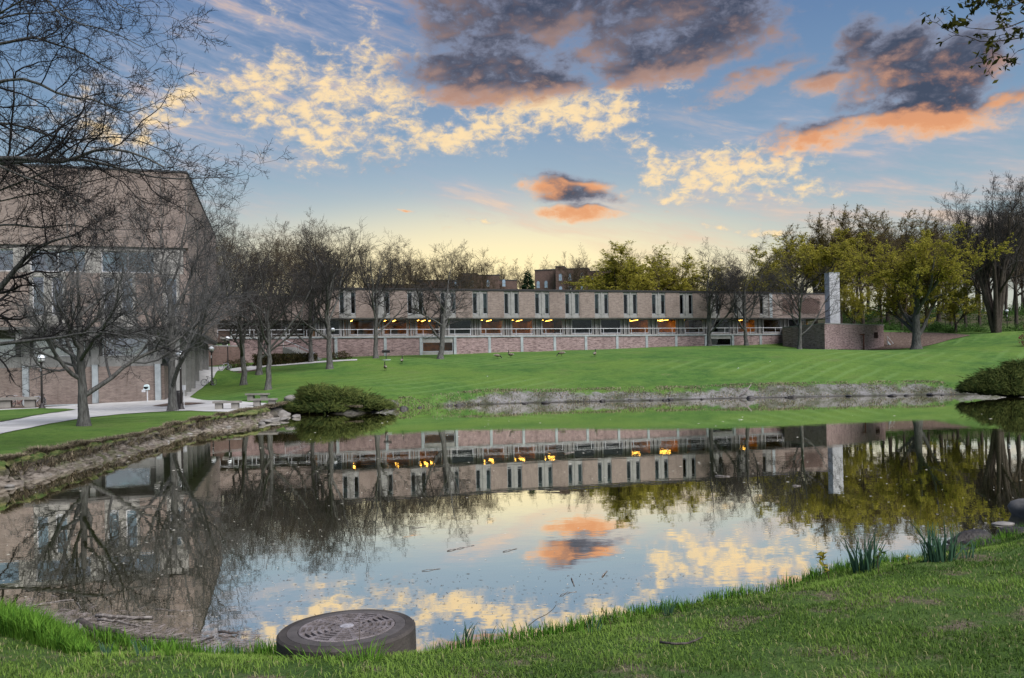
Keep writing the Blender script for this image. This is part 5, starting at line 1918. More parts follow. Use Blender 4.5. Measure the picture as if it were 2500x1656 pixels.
# conifer beyond the roof
cb = at(1289, 700, 180)
cz_ = gz(cb.x, cb.y)
ctop = CZ + ray(1289, 658)[1] * 180 - cz_
rs = np.random.RandomState(61)
con = thing('conifer_tree', 'small dark pointed conifer showing above the long roof', 'tree', (cb.x, cb.y, cz_))
n_ = 5200
hh_ = ctop * (1 - np.sqrt(rs.uniform(0, 1, n_)) * 0.97)
th_ = rs.uniform(0, 2 * math.pi, n_)
rad_ = (ctop - hh_) * 0.36 * (0.75 + 0.25 * np.sin(hh_ * 5.0)) * rs.uniform(0.3, 1.0, n_) ** 0.5
Cc = np.c_[np.cos(th_) * rad_, np.sin(th_) * rad_, hh_]
Dd = norm(np.c_[np.cos(th_), np.sin(th_), rs.uniform(-0.35, 0.3, n_)])
part('foliage', spray_mesh(rs, Cc, Dd, rs.uniform(0.5, 1.1, n_), rs.uniform(0.06, 0.14, n_), CONIFER, 'conifer_foliage'), con)['kind'] = 'stuff'
MB().tube([(0, 0, -0.3), (0, 0, ctop * 0.95)], [0.25, 0.04], 7).build('trunk', BARK_BROWN, con)
# magenta flowering shrub at the edge of the lawn
for (px, py, sz, lb) in [(2483, 848, 1.6, 'magenta leaved shrub on the lawn above the juniper'), (2496, 812, 1.3, 'pink flowering shrub beside the lamp post at the wood')]:
    b = hit(px, py)
    leaf_volume('magenta_shrub', lb, 'shrub', (b.x + 1.6 * sz, b.y, b.z), (1.6 * sz, 1.0, 0.7 * sz), 1300, 0.15, LEAF_PINK, px)
# green undergrowth of the wood
rs = np.random.RandomState(71)
pts = []
for _ in range(300):
    px, d = rs.uniform(2020, 2640), rs.uniform(128, 215)
    p = at(px, 760, d)
    z = gz(p.x, p.y)
    k = rs.randint(120, 250)
    s_ = rs.uniform(0.7, 1.7)
    q = norm(rs.normal(size=(k, 3))) * rs.uniform(0.3, 1, (k, 1)) * np.array([1.5 * s_, 1.2, 1.0 * s_ * (1.0 if d < 175 else 2.2)])
    q[:, 2] = np.abs(q[:, 2])
    pts.append(q + np.array([p.x, p.y, z]))
ug = leaf_mesh(rs, np.concatenate(pts), 0.22, mat('undergrowth', leaf_builder((0.035, 0.075, 0.020), (0.095, 0.165, 0.045))), 'undergrowth')
tag(link(bpy.data.objects.new('undergrowth', ug)), 'fresh green undergrowth spread over the floor of the wood', 'undergrowth', kind='stuff')

# ------------------------------------------------------------------ lamp posts
GLOBE_TOP = mat('lamp_globe_upper', col=(0.86, 0.90, 0.95), rough=0.25, spec=0.5)
GLOBE_LOW = mat('lamp_globe_lower', col=(0.62, 0.62, 0.62), rough=0.3, spec=0.5, var=0.2)
POST = mat('lamp_post_paint', col=(0.030, 0.025, 0.024), rough=0.55, spec=0.4, var=0.3, vscale=4)


def sphere_prof(r, a0, a1, n=8):
    return [(max(0.003, r * math.cos(a0 + (a1 - a0) * i / n)), r * math.sin(a0 + (a1 - a0) * i / n)) for i in range(n + 1)]


_lp = dict(
    base=MB().lathe([(0.26, -0.1), (0.26, 0.04), (0.19, 0.10), (0.12, 0.28), (0.085, 0.42)], 14).mesh('lamp_base', POST, True),
    pole=MB().lathe([(0.085, 0.40), (0.07, 1.8), (0.06, 3.22), (0.09, 3.26), (0.09, 3.34)], 12).mesh('lamp_pole', POST, True),
    collar=MB().lathe([(0.09, 3.34), (0.20, 3.38), (0.21, 3.42), (0.15, 3.44)], 16).mesh('lamp_collar', POST),
    low=MB().lathe([(r, z + 3.66) for r, z in sphere_prof(0.27, -1.05, -0.02)], 18).mesh('lamp_globe_low', GLOBE_LOW, True),
    band=MB().lathe([(0.275, 3.645), (0.285, 3.65), (0.285, 3.68), (0.275, 3.685)], 18).mesh('lamp_band', POST),
    top=MB().lathe([(r, z + 3.67) for r, z in sphere_prof(0.27, 0.0, 1.5)], 18).mesh('lamp_globe_top', GLOBE_TOP, True),
    tagm=MB().box(-0.05, 0.05, -0.095, -0.075, 2.75, 3.02).mesh('lamp_tag', WHITE),
)
for k in range(4):
    pass


def lamp(px, py, label, d=None, h=None):
    b = hit(px, py) if d is None else at(px, py, d)
    t = thing('lamp_post', label, 'lamp post', (b.x, b.y, gz(b.x, b.y)), 0.0, 'globe lamp posts of the paths')
    if h:
        t.scale = (h, h, h)
    part('base', _lp['base'], t)
    part('pole', _lp['pole'], t)
    g = part('globe', _lp['low'], t)
    part('globe_cap', _lp['top'], g)
    part('globe_band', _lp['band'], g)
    part('collar', _lp['collar'], t)
    part('number_plate', _lp['tagm'], t)
    rib = MB()
    for k in range(4):
        a = k * math.pi / 2 + 0.4
        rib.tube([(0.16 * math.cos(a), 0.16 * math.sin(a), 3.43), (0.277 * math.cos(a), 0.277 * math.sin(a), 3.58), (0.288 * math.cos(a), 0.288 * math.sin(a), 3.66)], 0.012, 4)
    rib.build('globe_rib', POST, g)
    return t


lamp(103, 998, 'globe lamp post beside the parked bicycles and the lawn island')
lamp(443, 1001, 'globe lamp post standing next to the litter bin')
lamp(518, 941, 'globe lamp post with a bicycle chained to it, halfway up the ramp')
lamp(557, 903, 'globe lamp post with a bicycle at the top of the ramp')
lamp(814, 874, 'globe lamp post in front of the brick terrace wall')
lamp(2459, 812, 'globe lamp post at the right of the many stemmed tree', d=138)
lamp(2308, 806, 'globe lamp post in the undergrowth behind the sapling', d=148)

# ------------------------------------------------------------------ benches
BENCH = mat('bench_concrete', concrete_builder((0.24, 0.225, 0.205), 0.2), rough=0.9, spec=0.2)
_bt = MB().box(-0.85, 0.85, -0.28, 0.28, 0.37, 0.50).mesh('bench_seat', BENCH)
_bl = MB().box(-0.22, 0.22, -0.2, 0.2, -0.15, 0.372).mesh('bench_leg', BENCH)


def bench(px, py, rz, label, s=1.0, d=None):
    b = hit(px, py)
    if d:
        b = at(px, py, d)
        b.z = gz(b.x, b.y)
    t = thing('concrete_bench', label, 'bench', (b.x, b.y, b.z + 0.03), rz, 'concrete slab benches', s)
    part('seat', _bt, t)
    part('leg', _bl, t, (-0.5, 0, 0))
    part('leg', _bl, t, (0.5, 0, 0))
    return t


bench(555, 1000, R(7), 'concrete slab bench at the pond edge of the paved path')
bench(629, 978, R(-3), 'concrete slab bench at the back of the path against the lawn')
bench(646, 992, R(6), 'concrete slab bench between the path and the boulders')
bench(45, 990, R(20), 'long concrete bench in front of the parked bicycles', 1.6, d=62.3)

# ------------------------------------------------------------------ litter bin, meter post, grill
b = hit(431, 1000)
t = thing('litter_bin', 'tall dark litter bin between the stout tree and the lamp post', 'bin', (b.x, b.y + 0.3, b.z + 0.03))
MB().lathe([(0.26, -0.05), (0.29, 0.05), (0.31, 0.95), (0.32, 1.0)], 16).build('body', DARKM, t, smooth=True)
MB().lathe([(0.33, 1.0), (0.34, 1.06), (0.22, 1.2), (0.12, 1.24)], 16).build('lid', DARKM, t, smooth=True)
MB().tube([(0.36, 0.1, 0.0), (0.36, 0.1, 1.6)], 0.03, 6).box(0.22, 0.5, 0.085, 0.1, 1.25, 1.6).build('sign', WHITE, t)
b = at(360, 965, 66.6)
b.z = gz(b.x, b.y)
t = thing('meter_post', 'white post with two small rounded boxes in front of the brick wall', 'post', (b.x, b.y, b.z))
MB().tube([(0, 0, -0.1), (0, 0, 1.1)], 0.05, 8).build('post', WHITE, t)
TEAL = mat('pale_box', col=(0.60, 0.72, 0.74), rough=0.5, spec=0.4, var=0.08)
bx2 = MB().tube([(-0.05, -0.14, 1.25), (-0.05, 0.14, 1.25)], 0.2, 14).box(-0.25, 0.15, -0.14, 0.14, 1.0, 1.26).build('box', TEAL, t)
MB().box(-0.38, -0.12, -0.18, 0.02, 0.82, 1.02).build('lower_box', WHITE, t)
b = hit(943, 879)
t = thing('park_grill', 'small dark grill on a post on the lawn by the leaning tree', 'grill', (b.x, b.y, b.z))
MB().box(-0.45, 0.45, -0.28, 0.28, 0.85, 0.93).box(-0.45, -0.41, -0.28, 0.28, 0.93, 1.2).box(0.41, 0.45, -0.28, 0.28, 0.93, 1.2).box(-0.41, 0.41, 0.24, 0.28, 0.93, 1.2).build('firebox', DARKM, t)
MB().tube([(0, 0, -0.1), (0, 0, 0.86)], 0.05, 8).build('post', DARKM, t)
gr = MB()
for k in range(7):
    gr.tube([(-0.38 + k * 0.126, -0.26, 1.1), (-0.38 + k * 0.126, 0.22, 1.1)], 0.012, 4)
gr.build('grate', STEEL, t)
MB().prism([(0.55 * math.cos(a * math.pi / 6), 0.45 * math.sin(a * math.pi / 6)) for a in range(12)], -0.1, 0.05).build('pad', CONC_PALE, t)


# ------------------------------------------------------------------ bicycles
def bike_parts(framec, seatc):
    wheel = MB().torus(0.33, 0.022, 30, 6).mesh('tyre', RUBBER, True)
    rim = MB().torus(0.30, 0.012, 28, 5)
    for k in range(14):
        a = math.pi * 2 * k / 14
        rim.tube([(0.03 * math.cos(a), 0.02 * (-1) ** k, 0.03 * math.sin(a)), (0.30 * math.cos(a), 0, 0.30 * math.sin(a))], 0.004, 3)
    rim.lathe([(0.03, -0.03), (0.03, 0.03)], 8)
    rimm = rim.mesh('rim', STEEL)
    fr = MB()
    bb, seat, head, hd2, rw, fw = (0.02, 0, 0.28), (-0.16, 0, 0.78), (0.38, 0, 0.82), (0.42, 0, 0.70), (-0.5, 0, 0.33), (0.55, 0, 0.33)
    fr.tube([bb, seat], 0.017, 6).tube([seat, head], 0.018, 6).tube([bb, hd2], 0.02, 6).tube([head, hd2], 0.02, 6)
    for s in (-0.05, 0.05):
        fr.tube([(bb[0], s * .4, bb[2]), (rw[0], s, rw[2])], 0.011, 5).tube([(seat[0], s * .3, seat[2] - .04), (rw[0], s, rw[2])], 0.010, 5)
    frm = fr.mesh('frame', framec)
    fk = MB()
    for s in (-0.05, 0.05):
        fk.tube([(0.42, s, 0.70), (0.48, s, 0.5), (0.55, s, 0.33)], 0.012, 5)
    fk.tube([(0.42, -0.06, 0.70), (0.42, 0.06, 0.70)], 0.014, 5)
    fkm = fk.mesh('fork', framec)
    hb = MB().tube([(0.38, 0, 0.82), (0.35, 0, 0.95), (0.42, 0, 0.99)], 0.014, 6).tube([(0.36, -0.30, 1.02), (0.42, -0.2, 1.0), (0.43, 0, 0.99), (0.42, 0.2, 1.0), (0.36, 0.30, 1.02)], 0.013, 6)
    hb.tube([(0.36, -0.30, 1.02), (0.28, -0.31, 1.03)], 0.018, 6).tube([(0.36, 0.30, 1.02), (0.28, 0.31, 1.03)], 0.018, 6)
    hbm = hb.mesh('handlebar', DARKM)
    sd = MB().add([(-0.30, -0.075, 0.94), (-0.30, 0.075, 0.94), (-0.18, 0.06, 0.95), (-0.02, 0.02, 0.945), (-0.02, -0.02, 0.945), (-0.18, -0.06, 0.95),
                   (-0.29, -0.06, 0.89), (-0.29, 0.06, 0.89), (-0.17, 0.045, 0.90), (-0.03, 0.015, 0.915), (-0.03, -0.015, 0.915), (-0.17, -0.045, 0.90)],
                  [(0, 1, 2, 3, 4, 5)[::-1], (6, 7, 8, 9, 10, 11)] + [(i, (i + 1) % 6, (i + 1) % 6 + 6, i + 6) for i in range(6)])
    sd.tube([(-0.16, 0, 0.78), (-0.19, 0, 0.90)], 0.013, 6)
    sdm = sd.mesh('saddle', seatc)
    cr = MB().torus(0.09, 0.012, 18, 4, (0.02, 0.04, 0.28)).tube([(0.02, 0.06, 0.28), (0.12, 0.07, 0.14)], 0.01, 5).tube([(0.02, -0.06, 0.28), (-0.08, -0.07, 0.42)], 0.01, 5)
    cr.box(0.07, 0.17, 0.07, 0.14, 0.13, 0.15).box(-0.13, -0.03, -0.14, -0.07, 0.41, 0.43)
    crm = cr.mesh('crank', DARKM)
    return wheel, rimm, frm, fkm, hbm, sdm, crm


BKM = dict(black=bike_parts(mat('bike_black', col=(0.02, 0.02, 0.022), rough=0.35, spec=0.5), RUBBER),
           red=bike_parts(mat('bike_maroon', col=(0.13, 0.02, 0.02), rough=0.35, spec=0.5), mat('saddle_grey', col=(0.4, 0.4, 0.42), rough=0.6)),
           silver=bike_parts(mat('bike_silver', col=(0.45, 0.48, 0.55), rough=0.35, spec=0.5), RUBBER))


def bicycle(px, py, rz, kind, label, lean=0.12, front_up=False, d=None):
    b = hit(px, py) if d is None else at(px, py, d)
    wheel, rimm, frm, fkm, hbm, sdm, crm = BKM[kind]
    t = thing('bicycle', label, 'bicycle', (b.x, b.y, gz(b.x, b.y) + 0.03), rz, 'bicycles parked at the brick wall')
    t.rotation_euler = (lean, 0, rz)
    if front_up:
        t.rotation_euler = (lean, R(-22), rz)
        t.location.z += 0.12
    part('frame', frm, t)
    part('fork', fkm, t)
    part('handlebar', hbm, t)
    part('saddle', sdm, t)
    part('crank', crm, t)
    for x in (-0.5, 0.55):
        w = part('wheel', wheel, t, (x, 0, 0.35))
        part('rim', rimm, w)
    return t


bicycle(14, 990, R(12), 'black', 'black bicycle tipped up beside the concrete bench', 0.25, True, d=63.6)
bicycle(45, 987, R(30), 'red', 'maroon bicycle with a pale saddle behind the concrete bench', 0.1, d=64.2)
bicycle(85, 986, R(65), 'silver', 'silver bicycle leaning by the concrete pilaster', 0.1, d=64.6)
bicycle(109, 986, R(-70), 'black', 'black bicycle standing between the lamp post and the brick wall', 0.1, d=64.9)
bicycle(509, 943, R(50), 'black', 'dark bicycle chained to the lamp post halfway up the ramp', 0.15)
bicycle(549, 905, R(50), 'silver', 'silver bicycle chained to the lamp post at the top of the ramp', 0.15)
b = hit(62, 984)
w = MB().torus(0.33, 0.022, 30, 6, plane='xy').mesh('loose_tyre', RUBBER, True)
# low slab step lying in the mulch
b = at(150, 984, 64.3)
b.z = gz(b.x, b.y)
MBs = MB().prism([(-1.1, -0.35), (1.0, -0.2), (1.25, 0.3), (-0.7, 0.25)], -0.1, 0.10).build('paving_slab', CONC_PALE)
MBs.location = (b.x, b.y, b.z + 0.03)
MBs.rotation_euler = (0, 0, R(14))
tag(MBs, 'loose pale paving slab lying on the mulch by the brick wall', 'slab')


# ------------------------------------------------------------------ geese
def goose_mesh(kind):
    if kind == 'up':
        sp = [(-0.42, 0.36, .02), (-0.34, 0.36, .06), (-0.2, 0.36, .13), (0.0, 0.36, .165), (0.16, 0.39, .14), (0.25, 0.46, .085), (0.28, 0.56, .05), (0.27, 0.68, .04), (0.27, 0.78, .04), (0.30, 0.84, .052), (0.36, 0.845, .045), (0.42, 0.82, .02), (0.46, 0.81, .012)]
    else:
        sp = [(-0.42, 0.40, .02), (-0.34, 0.40, .06), (-0.2, 0.38, .13), (0.0, 0.36, .165), (0.16, 0.34, .14), (0.27, 0.32, .085), (0.36, 0.26, .05), (0.44, 0.18, .04), (0.49, 0.11, .04), (0.52, 0.06, .05), (0.545, 0.03, .04), (0.56, 0.0, .02), (0.57, -0.01, .012)]
    n = 8
    m = MB()
    m.tube([(x, 0, z) for x, z, r in sp], [r for _, _, r in sp], n)
    fcount = len(m.f)
    for i in range(len(sp) - 1):
        mi = 0
        if i <= 0:
            mi = 2
        elif i >= 5:
            mi = 1
        if i == 9:
            mi = 2
        if i >= 11:
            mi = 1
        for k in range(n):
            m.mi[i * n + k] = mi
    return m.mesh('goose_body', [GOOSE_B, GOOSE_K, GOOSE_W], True)


GOOSE_B = mat('goose_brown', col=(0.17, 0.14, 0.11), rough=0.8, var=0.4, vscale=14)
GOOSE_K = mat('goose_black', col=(0.015, 0.015, 0.015), rough=0.6)
GOOSE_W = mat('goose_white', col=(0.42, 0.40, 0.38), rough=0.8)
_gu, _gd = goose_mesh('up'), goose_mesh('down')
_gleg = MB().tube([(0, 0, 0.24), (-0.02, 0, 0.12), (0, 0, 0.0)], 0.014, 5).add([(0, -0.01, 0.012), (0.11, -0.05, 0.006), (0.13, 0, 0.006), (0.11, 0.05, 0.006)], [(0, 1, 2, 3)]).mesh('goose_leg', GOOSE_K)
for (px, py, rz, up, lb) in [(1214, 876, 0.3, 0, 'brown goose walking with lowered neck on the upper lawn'), (1247, 874, 2.6, 1, 'upright goose beside the walking one on the upper lawn'),
                             (1371, 870, 3.2, 0, 'goose grazing alone near the terrace wall'), (1452, 872, 1.2, 1, 'goose with a raised neck standing below the brick wall'),
                             (981, 889, 1.5, 1, 'dark goose standing on the lawn by the grill'), (941, 906, 1.9, 1, 'pale breasted goose lower down the striped lawn')]:
    b = hit(px, py)
    t = thing('goose', lb, 'goose', (b.x, b.y, b.z), rz, 'geese on the lawn', 1.15)
    part('body', _gu if up else _gd, t)
    part('leg', _gleg, t, (0.02, 0.06, 0))
    part('leg', _gleg, t, (0.0, -0.06, 0))

# ------------------------------------------------------------------ drain tower in the pond
DT = mat('drain_concrete', concrete_builder((0.052, 0.044, 0.039), 0.5), rough=0.85, spec=0.35)


def iron_builder(t, p, out):
    co = t.node('ShaderNodeTexCoord').outputs['Object']
    n = t.noise(co, 7.0, 6.0, 0.7)
    n2 = t.noise(co, 60.0, 4.0, 0.7)
    c = t.mix(t.smooth(n, 0.35, 0.65), (0.105, 0.088, 0.084), (0.22, 0.19, 0.19))
    c = t.mix(t.math('MULTIPLY', t.smooth(n2, 0.45, 0.7), 0.6), c, (0.05, 0.04, 0.036))
    t.put(p.inputs['Base Color'], c)
    b_ = t.node('ShaderNodeBump')
    b_.inputs['Distance'].default_value = 0.006
    t.put(b_.inputs['Height'], t.math('ADD', n2, n))
    t.l.new(b_.outputs[0], p.inputs['Normal'])


IRON = mat('cast_iron', iron_builder, rough=0.6, spec=0.4)
mc = at(850, 1533, 7.3)
RD = 333 * 7.3 / 2000 / 2
tow = thing('drain_tower', 'round concrete drain tower with a slotted iron cover at the water edge', 'drain', (mc.x, mc.y, 0.0))
tow.rotation_euler = (R(-0.8), R(-1.3), 0)
zt = mc.z
n = 72
prof = [(RD, -1.2), (RD, zt - 0.02), (RD - 0.02, zt), (RD * 0.86, zt + 0.003), (RD * 0.86, zt - 0.012)]
MB().lathe(prof[:4] + [(RD * 0.862, zt - 0.03), (RD * 0.5, zt - 0.06)], n).build('concrete_ring', DT, tow, smooth=False)
fr_ = MB()
fr_.lathe([(RD * 0.855, zt - 0.03), (RD * 0.855, zt + 0.004), (RD * 0.705, zt + 0.006), (RD * 0.70, zt - 0.012)], n)
fr_.build('cover_frame', mat('frame_concrete', concrete_builder((0.085, 0.075, 0.072), 0.4), rough=0.85), tow)
# the slotted cover
RC = RD * 0.695
bmc = bmesh.new()
slots = []
for sct in range(12):
    a = 2 * math.pi * sct / 12 + 0.12
    ca, sa = math.cos(a), math.sin(a)
    for k, rr in enumerate((0.22, 0.36, 0.50, 0.64, 0.77, 0.89)):
        r_ = rr * RC
        hl_ = min(0.76 * r_ * math.tan(math.pi / 12), 0.085)
        if k == 0:
            hl_ = 0.010
        ht_ = 0.0165
        slots.append((r_, hl_, ht_, ca, sa))
cov = MB().lathe([(RC, zt - 0.03), (RC, zt + 0.008), (RC * 0.985, zt + 0.012), (0.02, zt + 0.013)], n).mesh('cover', IRON)
sl_ = MB()
for (r_, hl_, ht_, ca, sa) in slots:
    q = []
    for (u_, v_) in ((-ht_, -hl_), (ht_, -hl_), (ht_, hl_), (-ht_, hl_)):
        x_, y_ = r_ + u_, v_
        q.append((x_ * ca - y_ * sa, x_ * sa + y_ * ca))
    sl_.prism(q, zt - 0.2, zt + 0.2)
cut_me = sl_.mesh('cover_slots', IRON)
o_cov = bpy.data.objects.new('slotted_cover', cov)
o_cut = bpy.data.objects.new('cutter', cut_me)
COL.objects.link(o_cov)
COL.objects.link(o_cut)
bo = o_cov.modifiers.new('slots', 'BOOLEAN')
bo.object = o_cut
bo.operation = 'DIFFERENCE'
bo.solver = 'EXACT'
dg = bpy.context.evaluated_depsgraph_get()
newme = bpy.data.meshes.new_from_object(o_cov.evaluated_get(dg))
o_cov.modifiers.clear()
o_cov.data = newme
bpy.data.objects.remove(o_cut)
o_cov.parent = tow
MB().lathe([(0.062, zt + 0.010), (0.062, zt + 0.020), (0.05, zt + 0.023), (0.01, zt + 0.023)], 24).build('maker_plate', mat('plate_pale', col=(0.30, 0.285, 0.30), rough=0.5, var=0.25, vscale=30), o_cov)
MB().lathe([(RC * 0.99, zt - 0.30), (RC * 0.99, zt - 0.28)], 32).build('dark_well', BLACK, tow)

# ------------------------------------------------------------------ boulders on the shore
STONE = mat('boulder', concrete_builder((0.22, 0.205, 0.19), 0.3, False), rough=0.9, spec=0.2)


def stone(name, label, x, y, z, sx, sy, sz, rz, seed, cat='boulder', group=None, m=None, tilt=0.0):
    rs = np.random.RandomState(seed)
    bm = bmesh.new()
    bmesh.ops.create_icosphere(bm, subdivisions=3 if max(sx, sy) > 0.3 else 2, radius=1.0)
    for v in bm.verts:
        c = v.co
        k = 1 + 0.16 * math.sin(c.x * 3.1 + seed) + 0.12 * math.sin(c.y * 4.3 + seed * 2) + 0.1 * math.sin(c.z * 5 + seed * 3) + rs.normal(0, 0.025)
        v.co = Vector((c.x * sx * k, c.y * sy * k, c.z * sz * k))
    me = bpy.data.meshes.new(name)
    bm.to_mesh(me)
    bm.free()
    me.materials.append(m or STONE)
    me.polygons.foreach_set('use_smooth', np.ones(len(me.polygons), dtype=bool))
    o = link(bpy.data.objects.new(name, me))
    o.location = (x, y, z)
    o.rotation_euler = (tilt, tilt * 0.6, rz)
    return tag(o, label, cat, group)


BG = 'boulders of the bank by the benches'
for i, (px, py, s, fl) in enumerate([(618, 1020, .35, .5), (632, 1015, .5, .4), (648, 1026, .42, .55), (668, 1023, .5, .45), (690, 1011, .75, .5), (712, 1003, .72, .6), (742, 1004, .7, .65), (660, 1010, .55, .4),
                                     (690, 1021, .45, .5), (722, 1014, .4, .5), (605, 1027, .38, .4), (640, 1031, .3, .5)]):
    x, y = onplane(px, py, 0.15)
    g = gz(x, y)
    lbl = ['big pale rounded boulder beside the juniper', 'pale rounded boulder in the bank below the benches'][0 if 4 <= i <= 6 else 1]
    stone('boulder', lbl, x, y, max(g, 0.02) + 0.02, s * .85, s * 0.65, s * fl * .8, i * 1.3, i + 3, 'boulder', BG, tilt=0.25)
rs = np.random.RandomState(15)
for i in range(26):
    px = rs.uniform(10, 560)
    k = np.interp(px, [0, 100, 205, 300, 390, 460, 530, 600], [1187, 1160, 1131, 1104, 1078, 1058, 1045, 1035])
    x, y = onplane(px, k + rs.uniform(0, 8))
    s = rs.uniform(0.06, 0.16)
    stone('bank_stone', 'small stone at the foot of the cut grassy bank', x, y, 0.02, s * 1.4, s, s * 0.5, rs.uniform(0, 3), i + 130, 'stone', 'stones at the foot of the cut bank')
SG = 'dark wet stones along the far waterline'
rs = np.random.RandomState(5)
for i in range(34):
    px = rs.uniform(985, 2320)
    k = np.interp(px, [950, 1180, 1450, 1750, 2050, 2310], [1001, 988, 981, 974, 968, 964])
    x, y = onplane(px, k + rs.uniform(-1, 1.5))
    s = rs.uniform(0.12, 0.32)
    stone('shore_stone', 'dark wet stone lying along the far waterline', x, y, 0.03, s * 1.4, s, s * 0.55, rs.uniform(0, 3), i + 30, 'stone', SG, mat('wet_stone', col=(0.05, 0.045, 0.042), rough=0.5, var=0.5, vscale=5))
p = onplane(2484, 1262)
stone('boulder', 'smooth grey boulder at the water by the muddy corner', p[0] + 0.30, p[1], 0.06, .36, .32, .26, 0.4, 90, m=mat('grey_stone', concrete_builder((0.12, 0.115, 0.11), 0.3, False), rough=0.8))
p = onplane(2452, 1280)
stone('flat_stone', 'flat pale stone just above the water by the muddy corner', p[0], p[1], 0.01, .22, .12, .03, 0.3, 91, 'stone')
MUDM = mat('wet_mud', col=(0.030, 0.024, 0.020), rough=0.55, spec=0.4, var=0.5, vscale=9, bump=0.03, bscale=18)
for i, (px, py, sx, sy, sz) in enumerate([(2372, 1322, .42, .28, .14), (2405, 1328, .5, .3, .07), (2340, 1345, .4, .2, .07), (2495, 1305, .35, .3, .12)]):
    p = onplane(px, py)
    stone('mud_mound', ['dark muddy mound with roots beside the leaf clumps', 'low spit of wet mud running into the pond', 'wet mud shelf below the leaf clumps', 'dark earth mound at the turn of the bank'][i], p[0], p[1], 0.0, sx, sy, sz, 0.2, 95 + i, 'mud', None, MUDM)

# ------------------------------------------------------------------ driftwood, sticks and floating litter
WOODG = mat('driftwood', bark_builder((0.10, 0.085, 0.075), (0.30, 0.27, 0.25)), rough=0.9, spec=0.15)
WOODD = mat('wet_wood', bark_builder((0.035, 0.028, 0.024), (0.11, 0.09, 0.08)), rough=0.7, spec=0.3)


def stick(name, label, pts, r0, r1, m, cat='stick', group=None, zz=0.02):
    w = [Vector((*onplane(px, py), zz)) if not isinstance(px, Vector) else px for (px, py) in pts]
    base = w[0]
    mb = MB()
    q = []
    rr = []
    for i in range(len(w) - 1):
        for k in range(3):
            q.append(w[i].lerp(w[i + 1], k / 3) + Vector((0, 0, 0.008 * math.sin(i * 2.1 + k * 1.7))) - base)
    q.append(w[-1] - base)
    rr = [r0 + (r1 - r0) * i / (len(q) - 1) for i in range(len(q))]
    mb.tube(q, rr, 7)
    o = mb.build(name, m, None, smooth=True)
    o.location = base
    return tag(o, label, cat, group)


FG = 'sticks floating on the pond'
for pts, r0, r1, lb in [
    ([(0, 1491), (60, 1482), (110, 1473), (180, 1466)], .02, .012, 'long pale stick floating out from the tall grass'),
    ([(188, 1473), (198, 1486), (168, 1494)], .009, .007, 'thin bent reed floating near the long pale stick'),
    ([(378, 1489), (430, 1492), (470, 1491)], .008, .006, 'straight thin reed floating in the dark reflection'),
    ([(185, 1503), (225, 1498)], .007, .006, 'short thin reed beside the drift pile'),
    ([(1092, 1346), (1125, 1339), (1158, 1332)], .012, .008, 'slim stick floating in the bright middle of the pond'),
    ([(1228, 1348), (1262, 1340)], .010, .007, 'slim stick floating next to the cloud reflection'),
    ([(1470, 1409), (1482, 1395)], .014, .012, 'short stick pointing up the pond below the orange cloud reflection'),
    ([(1395, 1413), (1402, 1431)], .014, .012, 'short dark stick floating alone in the cloud reflection'),
    ([(1368, 1455), (1385, 1448), (1408, 1445)], .008, .006, 'curved twig floating off the near bank'),
    ([(1030, 1395), (1075, 1389)], .008, .006, 'pale reed floating beyond the drain tower'),
    ([(1005, 1290), (1040, 1287)], .009, .006, 'small reed floating under the tree reflections'),
    ([(1380, 1108), (1402, 1104)], .035, .03, 'pale stick floating in the building reflection'),
    ([(1746, 1163), (1782, 1164)], .03, .03, 'pale straight reed floating under the bare tree reflection'),
    ([(1935, 1187), (1955, 1187)], .03, .03, 'short pale reed floating beside the chimney reflection'),
    ([(1632, 1477), (1658, 1484), (1688, 1489)], .022, .014, 'reddish driftwood stick lying at the grassy edge'),
    ([(1672, 1482), (1700, 1475), (1728, 1467)], .014, .010, 'thin reddish branch lying across the driftwood stick'),
]:
    stick('floating_stick', lb, pts, r0 * 0.6, r1 * 0.55, WOODG, 'stick', FG, 0.006)
for pts, r0, r1, m, lb in [
    ([(195, 1525), (225, 1538), (262, 1543), (300, 1552)], .055, .03, WOODD, 'dark forked driftwood log in the drift pile'),
    ([(190, 1530), (202, 1548), (212, 1556)], .032, .028, WOODG, 'pale broken branch stub leaning on the driftwood log'),
    ([(195, 1522), (160, 1527), (120, 1538)], .03, .014, WOODG, 'grey branch trailing into the tall grass'),
    ([(235, 1507), (300, 1512), (372, 1511)], .022, .016, WOODG, 'long grey plank of driftwood on the drift pile'),
    ([(240, 1517), (290, 1522), (340, 1532)], .016, .010, WOODG, 'thin grey branch on the drift pile'),
    ([(270, 1563), (370, 1561), (470, 1566)], .02, .012, WOODD, 'long dark stick along the drift edge'),
    ([(535, 1547), (575, 1551), (582, 1546)], .014, .009, WOODD, 'dark hooked stick floating near the drain tower'),
    ([(520, 1560), (478, 1578)], .012, .008, WOODD, 'thin dark stick sloping towards the near bank')]:
    stick('driftwood', lb, pts, r0, r1, m, 'driftwood', 'driftwood pile in the corner')
# stick in the sloping bank and the fallen stick on the grass
fs = [hit(1611, 1583), hit(1650, 1588), hit(1680, 1585), hit(1700, 1581), hit(1716, 1575)]
o = MB().tube([p - fs[0] + Vector((0, 0, 0.05)) for p in fs], [.012, .011, .010, .008, .005], 6).build('fallen_stick', WOODD, None, smooth=True)
o.location = fs[0]
tag(o, 'dark crooked stick lying in the near grass', 'stick')
b0 = hit(1800, 972)
tp = at(1834, 939, b0.y + 0.5)
o = MB().tube([(0, 0, -0.1), (0.5 * (tp.x - b0.x), 0.2, 0.35 * (tp.z - b0.z)), (tp.x - b0.x, 0.5, tp.z - b0.z)], [.07, .06, .045], 6).build('leaning_branch', WOODG, None, smooth=True)
o.location = b0
tag(o, 'grey broken branch leaning out of the far bank', 'branch')


